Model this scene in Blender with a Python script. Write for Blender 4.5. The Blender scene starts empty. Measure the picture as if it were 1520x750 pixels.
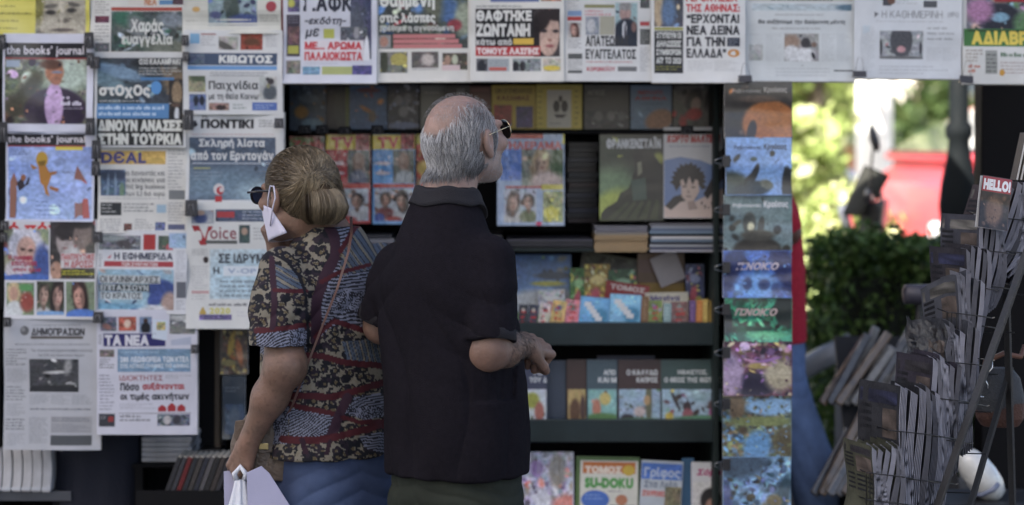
import bpy, bmesh, math, random, zlib
import numpy as np
from mathutils import Vector, Matrix, noise as mnoise
from mathutils.geometry import delaunay_2d_cdt
sc = bpy.context.scene
col = sc.collection
R = math.radians

# ------------------------------------------------------------------ camera
# the photograph is 1520 px wide; FP is the focal length in those pixels
FP, CX, HY, CAMZ = 3100.0, 760.0, 200.0, 1.665
cam_d = bpy.data.cameras.new("camera")
cam_d.sensor_width = 36.0
cam_d.lens = 36.0 * FP / 1520.0
cam_d.shift_y = -(375.0 - HY) / 1520.0
cam_d.clip_start = 0.05
cam_d.clip_end = 2000.0
cam_d.dof.use_dof = True
cam_d.dof.focus_distance = 4.93
cam_d.dof.aperture_fstop = 2.3
cam = bpy.data.objects.new("camera", cam_d)
cam.location = (0, 0, CAMZ)
cam.rotation_euler = (math.pi / 2, 0, 0)
col.objects.link(cam)
sc.camera = cam

# ------------------------------------------------------------------ light
SUN = Vector((-0.50, -0.72, 0.684)).normalized()      # direction towards the sun
w = bpy.data.worlds.new("World")
sc.world = w
w.use_nodes = True
nt = w.node_tree
sky = nt.nodes.new('ShaderNodeTexSky')
sky.sky_type = 'NISHITA'
sky.sun_disc = False
sky.sun_elevation = math.asin(SUN.z)
sky.sun_rotation = math.atan2(SUN.x, SUN.y)
sky.air_density = 0.8
sky.dust_density = 3.0
bg = nt.nodes['Background']
nt.links.new(sky.outputs[0], bg.inputs[0])
bg.inputs[1].default_value = 0.088
sun_d = bpy.data.lights.new("sun", 'SUN')
sun_d.energy = 5.0
sun_d.angle = R(0.53)
sun_d.color = (1.0, 0.95, 0.87)
sun = bpy.data.objects.new("sun", sun_d)
sun.rotation_euler = SUN.to_track_quat('Z', 'Y').to_euler()
sun.location = (-10, -10, 20)
col.objects.link(sun)
sc.view_settings.view_transform = 'Standard'
sc.view_settings.look = 'None'
sc.view_settings.gamma = 1.0
sc.view_settings.exposure = 1.9

# ------------------------------------------------------------------ helpers
def W(px, py, Y):
    s = Y / FP
    return Vector(((px - CX) * s, Y, CAMZ - (py - HY) * s))

def lin(c):
    c = np.asarray(c, dtype=float) / 255.0
    return np.where(c <= 0.04045, c / 12.92, ((c + 0.055) / 1.055) ** 2.4)

def rnd(seed):
    return random.Random(zlib.crc32(str(seed).encode()))

def tag(o, label=None, cat=None, group=None, kind=None):
    if label: o['label'] = label
    if cat: o['category'] = cat
    if group: o['group'] = group
    if kind: o['kind'] = kind
    return o

def empty(name, loc, label, cat, rz=0.0, group=None):
    o = bpy.data.objects.new(name, None)
    o.empty_display_size = 0.1
    o.location = loc
    o.rotation_euler = (0, 0, rz)
    col.objects.link(o)
    return tag(o, label, cat, group)

def link(name, me, mat, parent=None):
    o = bpy.data.objects.new(name, me)
    if mat is not None:
        me.materials.clear()
        for m in (mat if isinstance(mat, (list, tuple)) else [mat]):
            me.materials.append(m)
    col.objects.link(o)
    if parent is not None:
        o.parent = parent
    return o

_mats = {}
def mat(name, color, rough=0.6, metal=0.0, bump=0.0, bscale=40.0, vary=0.0, vscale=6.0, coat=0.0, emit=None, trans=0.0, alpha=1.0, spec=0.5, sub=0.0):
    if name in _mats: return _mats[name]
    m = bpy.data.materials.new(name); m.use_nodes = True
    n = m.node_tree.nodes; l = m.node_tree.links
    b = n['Principled BSDF']
    c = tuple(color) + (1.0,)
    b.inputs['Base Color'].default_value = c
    b.inputs['Roughness'].default_value = rough
    b.inputs['Metallic'].default_value = metal
    b.inputs['Coat Weight'].default_value = coat
    b.inputs['Specular IOR Level'].default_value = spec
    b.inputs['Transmission Weight'].default_value = trans
    b.inputs['Alpha'].default_value = alpha
    b.inputs['Subsurface Weight'].default_value = sub
    if emit:
        b.inputs['Emission Color'].default_value = tuple(emit[0]) + (1,)
        b.inputs['Emission Strength'].default_value = emit[1]
    tc = n.new('ShaderNodeTexCoord')
    if vary:
        t = n.new('ShaderNodeTexNoise'); t.inputs['Scale'].default_value = vscale; t.inputs['Detail'].default_value = 6
        l.new(tc.outputs['Object'], t.inputs['Vector'])
        r = n.new('ShaderNodeMapRange'); r.inputs[1].default_value = 0.3; r.inputs[2].default_value = 0.7
        r.inputs[3].default_value = 1 - vary; r.inputs[4].default_value = 1 + vary
        l.new(t.outputs['Fac'], r.inputs[0])
        x = n.new('ShaderNodeMix'); x.data_type = 'RGBA'; x.blend_type = 'MULTIPLY'; x.inputs[0].default_value = 1
        x.inputs[6].default_value = c
        l.new(r.outputs[0], x.inputs[7]); l.new(x.outputs[2], b.inputs['Base Color'])
        r2 = n.new('ShaderNodeMapRange'); r2.inputs[1].default_value = 0.3; r2.inputs[2].default_value = 0.7
        r2.inputs[3].default_value = max(0.02, rough - 0.12); r2.inputs[4].default_value = min(1, rough + 0.12)
        l.new(t.outputs['Fac'], r2.inputs[0]); l.new(r2.outputs[0], b.inputs['Roughness'])
    if bump:
        t = n.new('ShaderNodeTexNoise'); t.inputs['Scale'].default_value = bscale; t.inputs['Detail'].default_value = 4
        l.new(tc.outputs['Object'], t.inputs['Vector'])
        p = n.new('ShaderNodeBump'); p.inputs['Strength'].default_value = bump; p.inputs['Distance'].default_value = 0.01
        l.new(t.outputs['Fac'], p.inputs['Height']); l.new(p.outputs[0], b.inputs['Normal'])
    _mats[name] = m
    return m

def vmat(name, rough=0.6, coat=0.0, bump=0.0, bscale=60.0, spec=0.5, sub=0.0, vary=0.06, vscale=25.0, trl=0.0, stretch=None, bdist=0.01, aniso=0):
    """material whose colour is the printed / dyed colour stored on the mesh ('Col')"""
    if name in _mats: return _mats[name]
    m = bpy.data.materials.new(name); m.use_nodes = True
    n = m.node_tree.nodes; l = m.node_tree.links
    b = n['Principled BSDF']
    a = n.new('ShaderNodeAttribute'); a.attribute_name = 'Col'
    tc = n.new('ShaderNodeTexCoord')
    t = n.new('ShaderNodeTexNoise'); t.inputs['Scale'].default_value = vscale; t.inputs['Detail'].default_value = 5
    l.new(tc.outputs['Object'], t.inputs['Vector'])
    r = n.new('ShaderNodeMapRange'); r.inputs[1].default_value = 0.25; r.inputs[2].default_value = 0.75
    r.inputs[3].default_value = 1 - vary; r.inputs[4].default_value = 1 + vary
    l.new(t.outputs['Fac'], r.inputs[0])
    x = n.new('ShaderNodeMix'); x.data_type = 'RGBA'; x.blend_type = 'MULTIPLY'; x.inputs[0].default_value = 1
    l.new(a.outputs['Color'], x.inputs[6]); l.new(r.outputs[0], x.inputs[7])
    l.new(x.outputs[2], b.inputs['Base Color'])
    b.inputs['Roughness'].default_value = rough
    b.inputs['Coat Weight'].default_value = coat
    b.inputs['Coat Roughness'].default_value = 0.12
    b.inputs['Specular IOR Level'].default_value = spec
    b.inputs['Subsurface Weight'].default_value = sub
    b.inputs['Subsurface Radius'].default_value = (0.012, 0.005, 0.003)
    b.inputs['Subsurface Scale'].default_value = 1.0
    if bump:
        t2 = n.new('ShaderNodeTexNoise'); t2.inputs['Scale'].default_value = bscale; t2.inputs['Detail'].default_value = 4
        if stretch:
            mp = n.new('ShaderNodeMapping'); mp.inputs['Scale'].default_value = stretch
            l.new(tc.outputs['Object'], mp.inputs['Vector']); l.new(mp.outputs[0], t2.inputs['Vector'])
        else:
            l.new(tc.outputs['Object'], t2.inputs['Vector'])
        p = n.new('ShaderNodeBump'); p.inputs['Strength'].default_value = bump; p.inputs['Distance'].default_value = bdist
        l.new(t2.outputs['Fac'], p.inputs['Height']); l.new(p.outputs[0], b.inputs['Normal'])
        if coat: l.new(p.outputs[0], b.inputs['Coat Normal'])
    if trl:
        out = n['Material Output']
        tr = n.new('ShaderNodeBsdfTranslucent'); mx = n.new('ShaderNodeMixShader'); mx.inputs[0].default_value = trl
        l.new(x.outputs[2], tr.inputs[0]); l.new(b.outputs[0], mx.inputs[1]); l.new(tr.outputs[0], mx.inputs[2])
        l.new(mx.outputs[0], out.inputs[0])
    _mats[name] = m
    return m

def npmesh(name, V, F4=None, F3=None, C=None, smooth=False):
    """mesh from numpy arrays: quads F4, triangles F3, per-vertex linear colours C"""
    V = np.asarray(V, dtype=np.float32)
    F4 = np.zeros((0, 4), np.int32) if F4 is None or len(F4) == 0 else np.asarray(F4, np.int32)
    F3 = np.zeros((0, 3), np.int32) if F3 is None or len(F3) == 0 else np.asarray(F3, np.int32)
    me = bpy.data.meshes.new(name)
    me.vertices.add(len(V)); me.vertices.foreach_set('co', V.ravel())
    nl = len(F4) * 4 + len(F3) * 3
    me.loops.add(nl); me.loops.foreach_set('vertex_index', np.concatenate([F4.ravel(), F3.ravel()]).astype(np.int32))
    me.polygons.add(len(F4) + len(F3))
    st = np.concatenate([np.arange(len(F4)) * 4, len(F4) * 4 + np.arange(len(F3)) * 3]).astype(np.int32)
    me.polygons.foreach_set('loop_start', st)
    me.polygons.foreach_set('use_smooth', np.full(len(st), smooth))
    if C is not None:
        a = me.color_attributes.new('Col', 'FLOAT_COLOR', 'POINT')
        C = np.asarray(C, np.float32)
        if C.shape[1] == 3: C = np.concatenate([C, np.ones((len(C), 1), np.float32)], 1)
        a.data.foreach_set('color', C.ravel())
    me.update(calc_edges=True)
    me.validate()
    return me

class MB:
    """collects simple shapes into one mesh"""
    def __init__(s): s.bm = bmesh.new()
    def box(s, x0, y0, z0, x1, y1, z1, M=None):
        vs = [s.bm.verts.new((x, y, z)) for z in (z0, z1) for y in (y0, y1) for x in (x0, x1)]
        for f in ((0, 2, 3, 1), (4, 5, 7, 6), (0, 1, 5, 4), (2, 6, 7, 3), (0, 4, 6, 2), (1, 3, 7, 5)):
            s.bm.faces.new([vs[i] for i in f])
        if M is not None:
            for v in vs: v.co = M @ v.co
        return s
    def tube(s, pts, r, seg=8, cap=True, rr=None):
        pts = [Vector(p) for p in pts]; rings = []
        up = None
        for i, p in enumerate(pts):
            d = (pts[min(i + 1, len(pts) - 1)] - pts[max(i - 1, 0)]).normalized()
            if up is None:
                up = d.orthogonal().normalized()
            up = (up - d * up.dot(d)).normalized(); sd = d.cross(up)
            q = rr[i] if rr else r
            rings.append([s.bm.verts.new(p + (up * math.cos(a) + sd * math.sin(a)) * q) for a in [2 * math.pi * k / seg for k in range(seg)]])
        for a, b in zip(rings, rings[1:]):
            for k in range(seg):
                s.bm.faces.new((a[k], a[(k + 1) % seg], b[(k + 1) % seg], b[k]))
        if cap:
            s.bm.faces.new(rings[0][::-1]); s.bm.faces.new(rings[-1])
        return s
    def lathe(s, prof, c=(0, 0), seg=24, sx=1.0, sy=1.0):
        rings = [[s.bm.verts.new((c[0] + r * sx * math.cos(a), c[1] + r * sy * math.sin(a), z)) for a in [2 * math.pi * k / seg for k in range(seg)]] for r, z in prof]
        for a, b in zip(rings, rings[1:]):
            for k in range(seg):
                s.bm.faces.new((a[k], a[(k + 1) % seg], b[(k + 1) % seg], b[k]))
        s.bm.faces.new(rings[0][::-1]); s.bm.faces.new(rings[-1])
        return s
    def prism(s, pts, d0, d1, ax='y'):
        """outline pts (u, v) extruded between d0 and d1 along an axis"""
        def P(u, v, d): return (u, d, v) if ax == 'y' else ((d, u, v) if ax == 'x' else (u, v, d))
        a = [s.bm.verts.new(P(u, v, d0)) for u, v in pts]; b = [s.bm.verts.new(P(u, v, d1)) for u, v in pts]
        n = len(pts)
        s.bm.faces.new(a); s.bm.faces.new(b[::-1])
        for i in range(n): s.bm.faces.new((a[i], b[i], b[(i + 1) % n], a[(i + 1) % n]))
        return s
    def build(s, name, m, parent=None, smooth=False, bevel=0.0, loc=None):
        bmesh.ops.recalc_face_normals(s.bm, faces=s.bm.faces)
        me = bpy.data.meshes.new(name)
        s.bm.to_mesh(me); s.bm.free()
        if smooth: me.polygons.foreach_set('use_smooth', [True] * len(me.polygons))
        o = link(name, me, m, parent)
        if loc is not None: o.location = loc
        if bevel:
            md = o.modifiers.new('bevel', 'BEVEL'); md.width = bevel; md.segments = 2; md.limit_method = 'ANGLE'
        return o

# ------------------------------------------------------------------ lettering: glyph outlines -> flat letters
_gl = {}
def glyph(ch, bold=0.0):
    key = (ch, round(bold, 3))
    if key in _gl: return _gl[key]
    if ch == ' ':
        _gl[key] = (np.zeros((0, 2)), [], 0.30); return _gl[key]
    cu = bpy.data.curves.new('g', 'FONT'); cu.body = ch
    o = bpy.data.objects.new('g', cu); col.objects.link(o)
    bpy.context.view_layer.update()
    cc = o.to_curve(bpy.context.evaluated_depsgraph_get())
    cont = []
    for sp in cc.splines:
        pts = []
        if sp.type == 'BEZIER':
            bp = sp.bezier_points; n = len(bp)
            for i in range(n):
                a, b = bp[i], bp[(i + 1) % n]
                p0, p1, p2, p3 = [np.array(v[:2]) for v in (a.co, a.handle_right, b.handle_left, b.co)]
                chord = np.linalg.norm(p3 - p0)
                dev = np.linalg.norm((p1 + p2) / 2 - (p0 + p3) / 2)
                k = 1 if dev < 0.01 * max(chord, 1e-6) + 0.002 else (3 if chord > 0.12 else 2)
                for t in [j / k for j in range(k)]:
                    pts.append((1 - t) ** 3 * p0 + 3 * (1 - t) ** 2 * t * p1 + 3 * (1 - t) * t * t * p2 + t ** 3 * p3)
        else:
            pts = [np.array(p.co[:2]) for p in sp.points]
        q = []
        for p in pts:
            if not q or np.linalg.norm(p - q[-1]) > 1e-3: q.append(p)
        if len(q) > 2 and np.linalg.norm(q[0] - q[-1]) < 1e-3: q.pop()
        if len(q) > 2: cont.append(np.array(q))
    o.to_curve_clear(); bpy.data.objects.remove(o); bpy.data.curves.remove(cu)
    def area(p):
        x, y = p[:, 0], p[:, 1]
        return 0.5 * float(np.sum(x * np.roll(y, -1) - np.roll(x, -1) * y))
    if not cont:
        _gl[key] = (np.zeros((0, 2)), [], 0.3); return _gl[key]
    sg = 1.0 if area(max(cont, key=lambda p: abs(area(p)))) > 0 else -1.0
    V, E, F, wd = [], [], [], []
    for p in cont:
        if bold:
            d0 = p - np.roll(p, 1, 0); d1 = np.roll(p, -1, 0) - p
            n0 = np.stack([d0[:, 1], -d0[:, 0]], 1); n1 = np.stack([d1[:, 1], -d1[:, 0]], 1)
            n0 /= np.linalg.norm(n0, axis=1, keepdims=True) + 1e-9; n1 /= np.linalg.norm(n1, axis=1, keepdims=True) + 1e-9
            nn = n0 + n1; L = np.linalg.norm(nn, axis=1, keepdims=True) + 1e-6
            nn = nn / L * np.minimum(2.0 / L, 1.5)
            p = p + nn * bold * sg
        k = len(V)
        V += [Vector((float(a), float(b))) for a, b in p]
        ids = list(range(k, k + len(p)))
        F.append(ids if area(p) > 0 else ids[::-1]); wd.append((1 if area(p) > 0 else -1) * sg)
    try:
        E = [(f[i], f[(i + 1) % len(f)]) for f in F for i in range(len(f))]
        ov, oe, of, a1, a2, fo = delaunay_2d_cdt(V, E, [], 0, 1e-5)
        vv = np.array([[v.x, v.y] for v in ov]); tris = []
        P = np.array([[v.x, v.y] for v in V])
        for f in of:
            if len(f) != 3: continue
            c = vv[list(f)].mean(0); wn = 0
            for ring, sgn in zip(F, wd):
                q = P[ring] - c; x, y = q[:, 0], q[:, 1]; x2, y2 = np.roll(x, -1), np.roll(y, -1)
                cr = x * y2 - x2 * y
                wn += sgn * (1 if (np.sum((y <= 0) & (y2 > 0) & (cr > 0)) - np.sum((y > 0) & (y2 <= 0) & (cr < 0))) != 0 else 0)
            if wn > 0: tris.append(list(f))
    except Exception:
        vv, tris = np.zeros((0, 2)), []
    if len(vv):
        x0, x1 = min(p[:, 0].min() for p in cont), max(p[:, 0].max() for p in cont)
        vv = vv - np.array([x0, 0])
        adv = x1 - x0 + 0.10 + bold * 0.9
    else: adv = 0.4
    _gl[key] = (vv, tris, adv)
    return _gl[key]

def text_geo(s, bold=0.0):
    x = 0; VV, TT = [], []; n = 0
    for ch in s:
        v, t, a = glyph(ch, bold)
        if len(v):
            VV.append(v + np.array([x, 0])); TT += [[i + n for i in q] for q in t]; n += len(v)
        x += a
    if not VV: return np.zeros((0, 2)), []
    V = np.concatenate(VV)
    return V, TT

# ------------------------------------------------------------------ printed sheets
WHITE = (222, 224, 222); NEWS = (214, 213, 207); INK = (28, 29, 33)
STEP = 0.00030
def hashnoise(w, h, seed, cells):
    """smooth 2-D colour noise from a coarse lattice"""
    rg = np.random.RandomState(zlib.crc32(str(seed).encode()) % (2 ** 31))
    L = rg.rand(cells + 2, cells + 2, 3)
    y = np.linspace(0, cells, h); x = np.linspace(0, cells, w)
    yi = np.minimum(y.astype(int), cells); xi = np.minimum(x.astype(int), cells)
    fy = (y - yi)[:, None, None]; fx = (x - xi)[None, :, None]
    a = L[yi][:, xi]; b = L[yi][:, xi + 1]; c = L[yi + 1][:, xi]; d = L[yi + 1][:, xi + 1]
    return (a * (1 - fx) + b * fx) * (1 - fy) + (c * (1 - fx) + d * fx) * fy

class Sheet:
    def __init__(s, x0, y0, x1, y1, Y, base=WHITE, seed=0):
        s.x0, s.y0, s.x1, s.y1, s.Y = x0, y0, x1, y1, Y
        s.s = Y / FP; s.cx = (x0 + x1) / 2; s.seed = seed
        s.V, s.C, s.F3, s.F4, s.n = [], [], [], [], 0
        s.boxes = []; s.g = rnd(('sheet', x0, y0, seed))
        s.rect(x0, y0, x1, y1, base)
    def lev(s, b, add=True):
        m = 0
        for q, l in s.boxes:
            if q[0] < b[2] and q[2] > b[0] and q[1] < b[3] and q[3] > b[1]: m = max(m, l)
        if add: s.boxes.append((b, m + 1))
        return m + 1
    def add(s, P, C, F3=(), F4=(), lv=1):
        P = np.asarray(P, float)
        if len(P) == 0: return
        Q = np.stack([(P[:, 0] - s.cx) * s.s, np.full(len(P), -lv * STEP), (s.y1 - P[:, 1]) * s.s], 1)
        C = np.asarray(C, float)
        if C.ndim == 1: C = np.tile(C, (len(P), 1))
        s.V.append(Q); s.C.append(C)
        if len(F3): s.F3.append(np.asarray(F3) + s.n)
        if len(F4): s.F4.append(np.asarray(F4) + s.n)
        s.n += len(P)
    def grid(s, x0, y0, x1, y1, nx, ny):
        X, Yy = np.meshgrid(np.linspace(x0, x1, nx + 1), np.linspace(y0, y1, ny + 1))
        P = np.stack([X.ravel(), Yy.ravel()], 1)
        i = np.arange(ny)[:, None] * (nx + 1) + np.arange(nx)[None, :]
        F = np.stack([i, i + nx + 1, i + nx + 2, i + 1], -1).reshape(-1, 4)
        return P, F
    def rect(s, x0, y0, x1, y1, c, rot=0):
        x0, x1 = max(x0, s.x0), min(x1, s.x1); y0, y1 = max(y0, s.y0), min(y1, s.y1)
        if x1 <= x0 or y1 <= y0: return s
        lv = s.lev((x0, y0, x1, y1))
        P, F = s.grid(x0, y0, x1, y1, max(1, int((x1 - x0) / 5.5)), max(1, int((y1 - y0) / 5.5)))
        s.add(P, lin(c), F4=F, lv=lv); return s
    def poly(s, pts, c):
        pts = [(min(max(x, s.x0), s.x1), min(max(y, s.y0), s.y1)) for x, y in pts]
        b = (min(p[0] for p in pts), min(p[1] for p in pts), max(p[0] for p in pts), max(p[1] for p in pts))
        from mathutils.geometry import tessellate_polygon
        T = tessellate_polygon([[Vector((x, -y, 0)) for x, y in pts]])
        T = [t if (pts[t[1]][0] - pts[t[0]][0]) * (pts[t[2]][1] - pts[t[0]][1]) - (pts[t[1]][1] - pts[t[0]][1]) * (pts[t[2]][0] - pts[t[0]][0]) < 0 else t[::-1] for t in T]
        s.add(pts, lin(c), F3=T, lv=s.lev(b)); return s
    def ell(s, cx, cy, rx, ry, c, n=18):
        pts = [(cx + rx * math.cos(2 * math.pi * k / n), cy + ry * math.sin(2 * math.pi * k / n)) for k in range(n)]
        return s.poly(pts, c)
    def text(s, t, x0, y0, x1, y1, c, bold=0.03, ital=0.0, rot=0.0):
        V, T = text_geo(t, bold)
        if len(V) == 0: return s
        V = V.copy(); V[:, 0] += ital * V[:, 1]
        lo, hi = V.min(0), V.max(0)
        U = (V - lo) / np.maximum(hi - lo, 1e-6)
        P = np.stack([x0 + U[:, 0] * (x1 - x0), y1 - U[:, 1] * (y1 - y0)], 1)
        if rot:
            cc = np.array([(x0 + x1) / 2, (y0 + y1) / 2]); a = R(rot)
            D = P - cc; P = cc + np.stack([D[:, 0] * math.cos(a) + D[:, 1] * math.sin(a), -D[:, 0] * math.sin(a) + D[:, 1] * math.cos(a)], 1)
        s.add(P, lin(c), F3=T, lv=s.lev((x0, y0, x1, y1))); return s
    def words(s, x0, y0, x1, y1, c=(90, 92, 98), lh=3.4, fill=0.5, cols=1, head=0):
        """columns of body copy too small to read: each word its own dash"""
        x0, x1 = max(x0, s.x0), min(x1, s.x1); y0, y1 = max(y0, s.y0), min(y1, s.y1)
        lv = s.lev((x0, y0, x1, y1)); P, F = [], []; n = 0
        cw = (x1 - x0) / cols
        for k in range(cols):
            a, b = x0 + k * cw + (1 if k else 0), x0 + (k + 1) * cw - (1.5 if k < cols - 1 else 0)
            y = y0
            while y + lh * fill <= y1 + 0.01:
                x = a; end = b - (s.g.random() ** 3) * (b - a) * 0.5
                while x < end - 1:
                    ww = min(s.g.uniform(2.0, 7.5) * max(1, lh / 4), end - x)
                    lw = max(.55, lh * fill * .52); q = x
                    while q + lw * .4 < x + ww:          # letters: stems of uneven height
                        hh = lh * fill * s.g.choice((.68, .68, .72, 1.0)); l2 = min(lw * s.g.uniform(.55, 1.0), x + ww - q); y2 = y + lh * fill
                        P += [(q, y2 - hh), (q + l2, y2 - hh), (q + l2, y2), (q, y2)]
                        F.append((n, n + 3, n + 2, n + 1)); n += 4
                        q += l2 + lw * .30
                    x += ww + 1.1 * max(1, lh / 4)
                y += lh
        if P: s.add(P, lin(c), F4=F, lv=lv)
        return s
    def pic(s, x0, y0, x1, y1, base, shapes=(), noise=0.25, cells=6, base2=None, cell=1.25, fine=0.14, busy=None):
        """a printed photograph: a fine mesh of coloured dots. shapes = (cx, cy, rx, ry, rot, colour, soft) in 0..1"""
        x0, x1 = max(x0, s.x0), min(x1, s.x1); y0, y1 = max(y0, s.y0), min(y1, s.y1)
        nx, ny = int(max(4, min(100, (x1 - x0) / cell))), int(max(4, min(100, (y1 - y0) / cell)))
        P, F = s.grid(x0, y0, x1, y1, nx, ny)
        u = np.linspace(0, 1, nx + 1)[None, :]; v = np.linspace(0, 1, ny + 1)[:, None]
        A = np.array(base, float)[None, None, :] * np.ones((ny + 1, nx + 1, 1))
        if base2 is not None: A = A * (1 - v[..., None]) + np.array(base2, float) * v[..., None]
        if noise:
            N = hashnoise(nx + 1, ny + 1, (x0, y0, s.seed), cells)
            M_ = hashnoise(nx + 1, ny + 1, (x0, y0, s.seed, 2), cells * 3)
            K_ = hashnoise(nx + 1, ny + 1, (x0, y0, s.seed, 5), cells * 6)
            A = A * (1 + noise * 2.4 * ((N * 0.35 + N[..., :1] * 0.65) * 0.45 + M_[..., :1] * 0.3 + K_[..., :1] * .25 - 0.5) * 1.4)
        asp = (x1 - x0) / max(1e-6, (y1 - y0))
        if busy is None: busy = int(noise * 150 * min(1.5, (x1 - x0) * (y1 - y0) / 2500.0))
        pal = [np.array(base, float)] + [np.array(q[5], float) for q in shapes]
        extra = []
        for _ in range(busy):
            q = pal[s.g.randrange(len(pal))] * s.g.uniform(.45, 1.5) + s.g.uniform(-14, 14)
            w_ = s.g.uniform(.012, .075) ** 1.0; extra.append((s.g.random(), s.g.random(), w_, w_ * s.g.uniform(.2, 1.5), s.g.uniform(-70, 70), q, s.g.choice((.15, .5, .9))))
        extra.sort(key=lambda q: -q[2] * q[3]); k0 = int(len(extra) * (.9 if noise < .25 else .72))
        for (cx, cy, rx, ry, rot, c, soft) in extra[:k0] + list(shapes) + extra[k0:]:
            a = R(rot)
            du = (u - cx) * asp; dv = (v - cy)
            e1 = (du * math.cos(a) + dv * math.sin(a)) / (rx * asp); e2 = (-du * math.sin(a) + dv * math.cos(a)) / ry
            d = np.sqrt(e1 ** 2 + e2 ** 2)
            k = np.clip((1 - d) / max(soft, 0.02) + 0.5, 0, 1)[..., None]
            A = A * (1 - k) + np.array(c, float) * k
        if fine:
            M_ = hashnoise(nx + 1, ny + 1, (x0, y0, s.seed, 3), 34)
            A = A * (1 + fine * (M_[..., :1] - 0.5) * 2)
        s.add(P, lin(np.clip(A, 4, 245)).reshape(-1, 3), F4=F, lv=s.lev((x0, y0, x1, y1))); return s
    def mesh(s, name, curl=1.0, ds=.14):
        V = np.concatenate(s.V); C = np.concatenate(s.C)
        C = (C * (1 - ds) + C.mean(1, keepdims=True) * ds) * .95 + .006          # thin inks on cheap paper
        F3 = np.concatenate(s.F3) if s.F3 else None; F4 = np.concatenate(s.F4) if s.F4 else None
        W_, H_ = (s.x1 - s.x0) * s.s, (s.y1 - s.y0) * s.s
        g = rnd(('curl', s.x0, s.y0, s.seed))
        p1, p2, p3 = g.uniform(0, 6.28), g.uniform(0, 6.28), g.uniform(0.6, 1.4)
        u = V[:, 0] / W_ + 0.5; v = V[:, 2] / H_
        fold = 0.0042 * np.exp(-((v - .5) / .13) ** 2) * g.choice((-1, 1, 1.2)) + .002 * np.exp(-((u - g.uniform(.3, .7)) / .16) ** 2)
        fold = fold + .0016 * np.sin(u * 11 * p3 + v * 7 + p2) * (v < .35) * (1 - v / .35)
        d = fold + 0.004 * np.sin(u * 5.0 * p3 + p1 + v * 1.5) + 0.003 * np.sin(v * 7 + p2 + u * 2)
        d += -0.010 * np.clip(1 - v * 4, 0, 1) ** 2 * g.uniform(0.1, 1.0)          # the free bottom edge lifts a little
        d += -0.006 * np.clip(np.abs(u - 0.5) * 2 - 0.7, 0, 1) * g.uniform(-1, 1)
        V[:, 1] += d * curl
        return npmesh(name, V, F4, F3, C)

def shape_face(cx, cy, s, skin=(200, 160, 140), hair=(60, 45, 38), long=True, asp=1.0, glasses=False):
    """shapes that read as a printed head-and-shoulders portrait"""
    g = rnd(('face', cx, cy, s, skin)); k = lambda f: tuple(int(min(245, c * f)) for c in skin); t = g.uniform(-.06, .06) * s; sd = g.choice((-1, 1)); A = asp
    cloth = g.choice([(60, 70, 110), (120, 60, 60), (180, 180, 180), (50, 50, 56), (110, 120, 90)])
    r = [(cx, cy + 1.25 * s, .85 * s * A, .55 * s, 0, cloth, .3), (cx + .01, cy - 0.06 * s, 0.56 * s * A, (0.9 if long else 0.60) * s, sd * 6, hair, 0.35)]
    if long: r.append((cx - sd * .12 * s * A, cy + 0.45 * s, 0.50 * s * A, 0.6 * s, 0, tuple(int(c * .8) for c in hair), 0.4))
    r += [(cx, cy + 0.62 * s, 0.20 * s * A, 0.34 * s, 0, k(.66), 0.4), (cx + t, cy + 0.06 * s, 0.38 * s * A, 0.54 * s, sd * 5, k(.92), 0.3), (cx + t + sd * .14 * s * A, cy + .02 * s, .22 * s * A, .42 * s, 0, k(1.10), .9), (cx + t - sd * .24 * s * A, cy + .12 * s, .12 * s * A, .40 * s, 0, k(.70), .9)]
    for q in (-1, 1):
        x = cx + t + sd * .04 * s * A + q * 0.15 * s * A
        r += [(x, cy - 0.01 * s, 0.085 * s * A, 0.06 * s, 0, k(.62), .9), (x, cy - 0.02 * s, 0.065 * s * A, 0.030 * s, 0, (30, 26, 28) if glasses else k(.28), 0.7), (x, cy - 0.12 * s, 0.10 * s * A, 0.022 * s, q * 8, k(.5), 0.8)]
    x = cx + t + sd * .05 * s * A
    r += [(x, cy + 0.10 * s, 0.035 * s * A, 0.14 * s, 0, k(1.12), 0.9), (x + .02 * s, cy + 0.19 * s, 0.07 * s * A, 0.03 * s, 0, k(.6), 0.8), (x, cy + 0.32 * s, 0.12 * s * A, 0.035 * s, 0, (150, 84, 84), 0.7), (x, cy + 0.38 * s, 0.09 * s * A, 0.03 * s, 0, k(.7), 0.9), (cx + sd * .3 * s * A, cy - .45 * s, .16 * s * A, .25 * s, 30, tuple(int(min(240, c * 1.6 + 10)) for c in hair), .9)]
    return r
# ================================================================== papers hung on the kiosk
def page_mat(kind):
    if kind == 'news': return vmat('newsprint', rough=0.75, spec=0.25, bump=0.25, bscale=22, vary=0.05, trl=0.10)
    if kind == 'gloss': return vmat('glossy_cover', rough=0.32, coat=0.35, bump=0.22, bscale=14, vary=0.05)
    if kind == 'wrap': return vmat('wrapped_cover', rough=0.25, coat=1.0, bump=0.9, bscale=38, vary=0.1, stretch=(1.4, 1, 0.5), bdist=0.006)
    return vmat('book_cover', rough=0.4, coat=0.15, bump=0.05, vary=0.08)
edge_m = {'news': mat('page_edges', (0.50, 0.49, 0.46), 0.8, vary=0.15, vscale=60), 'gloss': mat('glossy_pages', (0.55, 0.55, 0.55), 0.5, vary=0.1),
          'wrap': mat('glossy_pages', (0.55, 0.55, 0.55), 0.5), 'book': mat('book_block', (0.52, 0.48, 0.40), 0.7, vary=0.15, vscale=50)}

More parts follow.
